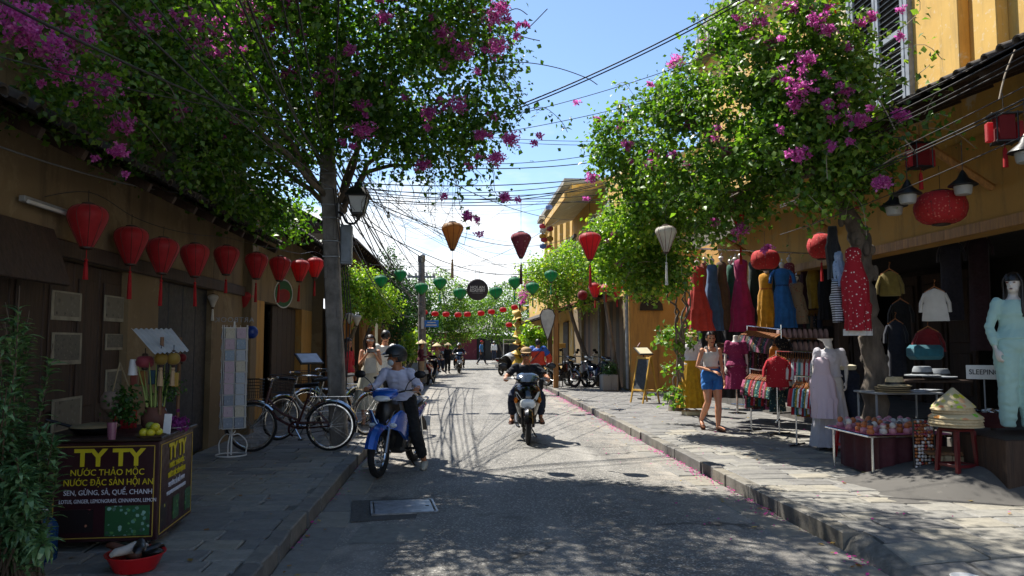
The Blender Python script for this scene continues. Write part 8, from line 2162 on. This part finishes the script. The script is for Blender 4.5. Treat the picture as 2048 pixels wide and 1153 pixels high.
# basin of shoes
bp = G(270, 1140, .13)
small('plastic_basin', 'red plastic basin on the pavement in front of the cart', 'basin', (bp.x, bp.y, .135), [('bowl', L_([(.125, 0), (.15, .05), (.175, .10), (.185, .102), (.185, .108), (.165, .105), (.14, .05), (.11, .012)], n=30), M_REDPL)])
for i in range(7):
    a = i * .9; s = MB(); m = [M_BLKP, M_BLKP, mat('cream_shoe', '#b5aca0', .7), M_BLKP, M_LEATH, mat('cream_shoe', '#b5aca0', .7), M_BLKP][i]
    s.loft([ring(0, y, 0, w, .01, 10) and [(w * math.cos(q), y, h_ * .5 + h_ * .5 * math.sin(q)) for q in [2 * PI * j / 10 for j in range(10)]] for y, w, h_ in ((-.11, .02, .03), (-.08, .036, .05), (-.02, .038, .055), (.05, .032, .075), (.10, .03, .07), (.12, .018, .05))])
    q = Vector((bp.x + .085 * math.cos(a), bp.y + .085 * math.sin(a), .19 + .012 * i)); o = s.build('shoe', m, None, 60, q, (rnd(-.5, .1), rnd(-.4, .4), a + 1.2)); tag(o, ['black shoe at the right of the red basin', 'black sandal at the back of the red basin', 'cream shoe in the red basin, farther one', 'black shoe lying at the left of the red basin', 'brown leather shoe in the red basin', 'cream shoe in the red basin, nearer one', 'black slipper topmost in the red basin'][i], 'shoe', 'shoes in the red basin')
# blue water jugs behind the shrub
for i, (px, py, d) in enumerate(((62, 1090, 4.9), (88, 1075, 5.1))):
    p = W(px, py, d); p.z = .13
    small('water_jug', ['blue water jug with white cap, front one beside the shrub', 'blue water jug with white cap, back one beside the cart'][i], 'jug', p, [('body', L_([(.08, 0), (.085, .02), (.085, .22), (.06, .27), (.025, .29), (.025, .31)]), mat('blue_jug', '#1e4a7a', .25, trans=.3)), ('cap', L_([(.03, .31), (.03, .34), (.02, .345)]), M_WHITE)], 'blue jugs by the cart')
# leafy shrub in the corner
sb = W(30, 1210, 4.25); sb.z = .10
t = thing('leafy_shrub', 'tall shrub with narrow glossy leaves filling the lower left corner', 'shrub', sb)
M_SHRUB = leafmat('shrub_leaf', ['#33522f', '#486a46', '#62845a', '#8caa7c', '#3e6042'], .3, .3)
tips = []
for i in range(84):
    px = rnd(-120, 112) if i % 4 else rnd(-60, 60); py = 640 + abs(px - 10) * 1.5 + rnd(0, 430) if i > 8 else 570 + abs(px - 40) * 1.1 + rnd(0, 60); py = min(py, 1130)
    e = W(px, py, rnd(3.8, 4.6)); b = sb + Vector((rnd(-.15, .15), rnd(-.15, .15), 0))
    s = MB(); c = catmull([b, b.lerp(e, .55) + Vector((rnd(-.06, .06), rnd(-.06, .06), .12)), e], 6); s.tube(c, [.009 - .0065 * k / (len(c) - 1) for k in range(len(c))], 5)
    wpart(t, s, 'stem', M_TWIG); tips.append(c)
def long_leaf():
    s = MB(); rows = [(0, .004, 0), (.25, .5, .012), (.55, .62, .006), (.8, .36, -.008), (1, .02, -.028)]
    for i in range(len(rows) - 1):
        (y0, w0, z0), (y1, w1, z1) = rows[i], rows[i + 1]; w0 *= .021; w1 *= .021
        s.add([(-w0, y0 * .088, z0 + .004), (0, y0 * .088, z0), (w0, y0 * .088, z0 + .004), (-w1, y1 * .088, z1 + .004), (0, y1 * .088, z1), (w1, y1 * .088, z1 + .004)], [(0, 1, 4, 3), (1, 2, 5, 4)])
    me = s.mesh('leaf', 80); me.materials.append(M_SHRUB); return me
LM = long_leaf(); LV = np.array([v.co[:] for v in LM.vertices]); LF = [tuple(p.vertices) for p in LM.polygons]
cand = []
for c in tips:
    for k in range(52):
        f = .30 + .7 * (k / 64); i = min(int(f * (len(c) - 1)), len(c) - 2); p = c[i].lerp(c[i + 1], f * (len(c) - 1) - i); tg = (c[i + 1] - c[i]).normalized()
        a = k * 2.4; o_ = tg.orthogonal().normalized(); d = (o_ * math.cos(a) + tg.cross(o_) * math.sin(a)) * 1.0 + tg * rnd(.3, .9) + Vector((0, 0, .12)); d.normalize()
        cand.append((p, d))
cand.sort(key=lambda q: depth(q[0]) + (q[0] - CO).length * 0)
FV = []; FF = []
for i, (p, d) in enumerate(cand):
    z = Vector((rnd(-.3, .3), rnd(-.3, .3), 1)); x = d.cross(z).normalized(); z = x.cross(d); sc = rnd(.75, 1.3); M4 = Matrix((x, d, z)).transposed()
    if i % 14 == 0 and i // 14 < 260:
        link('leaf', LM, t, p - Vector(t.location), M4.to_euler()).scale = (sc, sc, sc)
    else:
        k = len(FV); FV += [tuple(p - Vector(t.location) + M4 @ (Vector(v) * sc)) for v in LV]; FF += [tuple(q + k for q in f_) for f_ in LF]
o = fast_mesh('small_leaves', FV, FF, M_SHRUB, t); o['kind'] = 'stuff'
# ---------------------------------------------------------------- postcard rack
p = G(462, 912, .13)
t = thing('postcard_rack', 'white revolving postcard rack with reversed lettering on top', 'rack', (p.x, p.y, .13), face(p) + R(-10))
s = MB(); s.torus((0, 0, .012), .19, .010, 'z', 36, 6); s.build('base_ring', M_WHITE, t)
for q in range(3):
    a = q * 2.094 + .5; s = MB(); s.tube(catmull([(.19 * math.cos(a), .19 * math.sin(a), .012), (.20 * math.cos(a), .20 * math.sin(a), .16), (.10 * math.cos(a), .10 * math.sin(a), .27), (.02 * math.cos(a), .02 * math.sin(a), .27), (.05 * math.cos(a), .05 * math.sin(a), .32)], 5), .008, 6); s.build('scroll_leg', M_WHITE, t)
s = MB(); s.tube([(0, 0, .012), (0, 0, 1.75)], .012, 8); s.build('post', M_WHITE, t)
cards = [printmat(f'card{i}', g_, b_, 38, .42, .45) for i, (g_, b_) in enumerate((('#6a7480', ['#3a4650', '#aab0b4']), ('#9aa0a4', ['#4a5a6a', '#c0c0b8']), ('#b0a890', ['#6a5a40', '#d0c8b8']), ('#7a8a96', ['#c0c4c4', '#40505a']), ('#a89098', ['#c8c0c0', '#6a4a5a'])))]
cm = []
for m in cards:
    s = MB(); s.box((0, 0, 0), (.115, .004, .145)); me = s.mesh('postcard'); me.materials.append(m); cm.append(me)
for k, ang in enumerate((0, 2.094, -2.094)):
    fr = link('card_panel', None, t, (0, 0, 0), (0, 0, ang + R(20))); fr.empty_display_size = .05
    s = MB()
    for x in (-.14, 0, .14): s.tube([(x, -.10, .36), (x, -.10, 1.70)], .005, 5)
    for j in range(10): s.tube([(-.14, -.11, .36 + .145 * j), (.14, -.11, .36 + .145 * j)], .005, 5)
    s.build('wire_frame', M_WHITE, fr)
    for j in range(9):
        for i in (-1, 1): link('postcard', random.choice(cm), fr, (i * .07, -.112, .44 + .145 * j), (R(-10), 0, 0))
o = text('ARTBOOK', .095, M_GREY, t, (0, .0, 1.77), (R(90), 0, R(180)), name='reversed_lettering', space=1.15)
s = MB(); s.ell((0, 0, 0), .09, 14, 10); tag(s.build('blue_balloon', mat('blue_rubber', '#1f3f8a', .35, trans=.2), None, 60, W(503, 665, 10.2)), 'small blue ball behind the top of the postcard rack', 'ball')
# ---------------------------------------------------------------- papers and signs on the left house
pp = printmat('old_paper', '#6c6759', ['#4f4b40', '#7f7a6b', '#403d34'], 18, .5); pps = printmat('printed_paper', '#5f5b50', ['#45423a', '#757062', '#383630'], 30, .5)
for i, (x0, x1, y0, y1) in enumerate(((105, 162, 580, 643), (105, 162, 665, 728), (210, 248, 590, 645), (212, 250, 668, 700), (105, 162, 800, 860), (212, 248, 740, 800))):
    a, b = U(x0, LA - .045, y0), U(x1, LA - .045, y1)
    s = MB(); s.box((0, 0, 0), (.006, abs(b.y - a.y), abs(a.z - b.z))); o = s.build('wall_poster', mat('poster_margin', '#8f8976', .85, var=.2, scale=9), None, loc=(LA - .048, (a.y + b.y) / 2, (a.z + b.z) / 2)); s = MB(); s.box((.0045, 0, .01), (.004, abs(b.y - a.y) * .84, abs(a.z - b.z) * .8)); s.build('print', pps if i % 2 else pp, o)
    tag(o, ['old map sheet, upper one on the near timber door', 'old map sheet below the upper one on the near door', 'faded poster on the second timber door', 'small notice below the faded poster', 'pale notice low on the near timber door', 'narrow notice low on the second timber door'][i], 'poster', 'papers on the timber doors')
a = U(45, LA + .15, 500); s = MB(); s.box((0, 0, 0), (.04, 1.1, .5), Matrix.Rotation(R(-18), 4, 'Y'), ch=.006); tag(s.build('shop_board', M_WOOD, None, loc=a), 'dark wooden shop board tilted out from the left wall', 'sign board')
a = U(105, LA + .06, 417); t = thing('tube_lamp', 'fluorescent tube lamp fixed along the left wall', 'lamp', a)
s = MB(); s.box((0, 0, 0), (.05, .9, .05), ch=.005); s.build('housing', M_GREY, t); s = MB(); s.tube([(.035, -.42, -.02), (.035, .42, -.02)], .016, 8); s.build('tube', M_WHITE, t)
p = W(567, 588, 13.0); t = thing('oval_sign', 'small oval green and red sign hanging under the red lanterns', 'sign', p, R(35))
s = MB(); s.ell((0, 0, 0), (.16, .015, .24), 22, 12); s.build('board', mat('sign_green', '#2f5f3a', .5), t); s = MB(); s.ell((0, -.008, -.03), (.12, .012, .13), 20, 10); s.build('red_field', mat('sign_red', '#8a1a1e', .5), t); s = MB(); s.torus((0, 0, 0), .2, .010, 'y', 30, 5, M=Matrix.Diagonal((.80, 1, 1.2, 1))); s.build('rim', M_WHITE, t)
p = W(618, 718, 13.6); t = thing('menu_lectern', 'slanted dark menu lectern with a lit blue-white page between the bicycles', 'menu stand', (p.x, p.y, .13), R(40))
s = MB(); s.tube([(0, 0, 0), (0, 0, p.z - .15)], .02, 8); s.build('post', M_BLACK, t); s = MB(); s.lathe([(.16, 0), (.16, .02), (.03, .04)], 18); s.build('foot', M_BLACK, t)
T = Matrix.Translation((0, 0, p.z - .13)) @ Matrix.Rotation(R(35), 4, 'X'); s = MB(); s.box((0, 0, 0), (.46, .32, .03), T, ch=.006); s.build('tray', M_BLACK, t); s = MB(); s.box((0, 0, .019), (.40, .26, .006), T); s.build('page', mat('menu_page', '#9fb0c4', .4), t)
for i, (px, py) in enumerate(((699, 636), (714, 640))):
    lantern(W(px, py, 18.5), .22, 'diamond', 'white', ['long white lantern under the vine just past the pole, left one', 'long white lantern under the vine just past the pole, right one'][i], 'white lanterns past the pole', None, 0, .3)
lantern(W(668, 590, 14.5), .16, 'balloon', 'white', 'pale lantern hanging just left of the pole below the red row', None, None, 0, .4)
# ================================================================== RIGHT SIDE, MIDDLE DISTANCE
p = G(1290, 806, .13)
t = thing('chalkboard', 'yellow-framed A-frame chalkboard on the right pavement', 'chalkboard', (p.x, p.y, .13), R(-62))
my = mat('yellow_wood', '#b98d2c', .6, var=.15)
for sg in (1, -1):
    T = Matrix.Rotation(R(-13) * sg, 4, 'X') @ Matrix.Identity(4); T = Matrix.Translation((0, -.27 * sg, 0)) @ T
    for q in (-1, 1): s = MB(); s.box((q * .22, 0, .58), (.045, .03, 1.16), T, ch=.005); s.build('leg', my, t)
    for z in ((.32, 1.12) if sg > 0 else (.3,)): s = MB(); s.box((0, 0, z), (.40, .03, .05), T, ch=.005); s.build('rail', my, t)
    if sg > 0:
        s = MB(); s.box((0, 0, .72), (.395, .012, .76), T); s.build('slate', mat('chalk_slate', '#23282a', .8, var=.3, scale=20, col2='#3d4244'), t)
p = G(1312, 800, .13)
t = thing('menu_lectern', 'black menu stand with white page behind the chalkboard', 'menu stand', (p.x - .25, p.y + .25, .13), R(25))
s = MB(); s.tube([(0, 0, 0), (0, 0, 1.22)], .022, 8); s.build('post', mat('dark_red_post', '#5a1a1a', .5), t); s = MB(); s.lathe([(.18, 0), (.18, .02), (.03, .04)], 18); s.build('foot', M_BLACK, t)
T = Matrix.Translation((0, 0, 1.25)) @ Matrix.Rotation(R(35), 4, 'X'); s = MB(); s.box((0, 0, 0), (.46, .32, .03), T, ch=.006); s.build('tray', M_BLACK, t); s = MB(); s.box((0, 0, .019), (.40, .26, .006), T); s.build('page', M_PALE, t); s = MB(); s.tube([(-.1, .12, 1.36), (.05, .2, 1.46)], .02, 6); s.build('reading_lamp', mat('dark_red_post', '#5a1a1a', .5), t)
p = W(1313, 605, 22.35); t = thing('cutout_board', 'black lampshade-shaped board fixed on the ochre end wall', 'sign', (p.x, 22.56, p.z))
pts = [(-.36, -.22), (-.34, -.04), (-.24, .10), (-.10, .20), (-.05, .30), (-.03, .40), (.03, .40), (.05, .30), (.10, .20), (.24, .10), (.34, -.04), (.36, -.22)]
s = MB(); s.loft([[(x, y, z) for x, z in pts] for y in (-.02, .03)]); s.build('board', M_BLACK, t)
p = G(1352, 822, .13); t = thing('wood_stump', 'cut log stump beside the yellow skirt mannequin', 'stump', (p.x, p.y, .13))
s = MB(); s.lathe([(.17, 0), (.155, .05), (.145, .25), (.15, .32), (.14, .325)], 16, rib=.05); s.build('bark', M_BARK, t); s = MB(); s.lathe([(.135, .326), (.02, .33)], 16); s.build('cut_face', M_WOODY, t)
p = G(1218, 782, .13); t = thing('stone_planter', 'square stone planter by the drain pipe corner', 'planter', (p.x, p.y, .13))
s = MB(); s.box((0, 0, .25), (.5, .5, .5), ch=.03); s.build('box', M_CONC, t); P, Nn = blob_points([((0, 0, .62), (.24, .24, .22), 1)], total=500, shell=.5, clump=.06); leaf_cloud('foliage', P, Nn, .07, M_LEAFD, t)
p = W(1125, 692, 25.5); t = thing('wall_plate', 'small orange yellow plate on the shaded wall by the parked motorbikes', 'sign', p); s = MB(); s.box((0, 0, 0), (.22, .02, .16), ch=.004); s.build('plate', mat('orange_plate', '#b8862a', .5), t); s = MB(); s.tube([(0, .02, -.08), (0, .02, -p.z + .13)], .02, 6); s.build('post', M_WOOD, t)
p = W(1095, 640, 20); t = thing('kite_lantern', 'white heart-shaped paper panel in a dark frame hanging by the rusty roof', 'lantern', p)
pts = [(0, -.55), (-.16, -.1), (-.20, .12), (-.14, .26), (0, .30), (.14, .26), (.20, .12), (.16, -.1)]
s = MB(); s.loft([[(x * .94, y, z * .94) for x, z in pts] for y in (-.02, .02)]); s.build('panel', mat('white_paper', '#c9c8c2', .8, trans=.3), t); s = MB(); s.tube([(x, 0, z) for x, z in pts + pts[:1]], .016, 6); s.build('frame', M_WOOD, t); s = MB(); s.tube([(0, 0, .3), (0, 0, .8)], .006, 4); s.build('cord', M_CABLE, t)
p = W(1040, 742, 31); p.z = .1
t = thing('hat_column', 'tall pole covered with gold conical hats at the right kerb', 'display', p)
s = MB(); s.tube([(0, 0, 0), (0, 0, 3.1)], .05, 8); s.build('pole', M_WOOD, t)
for i in range(13):
    s = MB(); s.lathe([(.24, 0), (.12, .10), (.01, .2)], 18); a = rnd(0, 6); o = s.build('gold_hat', mat('gold_straw', '#c9a23a', .6, var=.15), t); o.location = (.12 * math.cos(a), .12 * math.sin(a), .7 + .18 * i); o.rotation_euler = (rnd(-.6, .6), rnd(-.6, .6), 0)
p = G(1007, 744); t = thing('metal_frame', 'thin pale metal goalpost frame standing in the far road', 'frame', (p.x, p.y, .02))
hh = 1.75
for x in (0, 1.9): s = MB(); s.tube([(x, x * 1.2, 0), (x, x * 1.2, hh)], .03, 6); s.build('post', M_WHITE, t)
for z in (hh, hh - .22): s = MB(); s.tube([(0, 0, z), (1.9, 2.28, z)], .025, 6); s.build('crossbar', M_WHITE, t)
for i, (px, py, d, hgt, m) in enumerate(((1112, 770, 24.5, 3.0, M_WOODY), (1100, 765, 26.5, 2.9, M_WOOD2))):
    p = W(px, py, d); p.z = .13; s = MB(); s.box((0, 0, hgt / 2), (.16, .16, hgt), ch=.01); tag(s.build('wooden_post', m, None, loc=p), ['honey wooden post under the rusty roof, nearer one', 'brown wooden post under the rusty roof, farther one'][i], 'post')
# tarpaulin awning edge under the right bougainvillea
a0, a1, a2, a3 = W(1385, 500, 15.2), W(1500, 440, 12.6), W(1430, 428, 12.0), W(1380, 470, 14.2)
s = MB(); s.grid(lambda a, b: tuple(a0.lerp(a1, a).lerp(a3.lerp(a2, a), b) + Vector((0, 0, -.08 * math.sin(PI * a)))), 14, 6); tag(s.build('tarpaulin', mat('pale_tarp', '#a8a49a', .8, var=.2, trans=.2), None, 70), 'pale tarpaulin stretched above the left end of the dresses', 'awning')
p = G(1912, 1156, .06); small('enamel_bowl', 'white enamel bowl with dark pattern at the bottom right edge', 'bowl', (p.x, p.y - .10, .05), [('bowl', L_([(.04, 0), (.07, .02), (.09, .045), (.093, .048), (.087, .046), (.065, .022), (.03, .008)], n=28), M_WHITE), ('pattern', L_([(.065, .024), (.03, .010)], n=28), mat('dark_pattern', '#4a2a3a', .4))])
bpy.data.scenes.remove(SCRATCH)
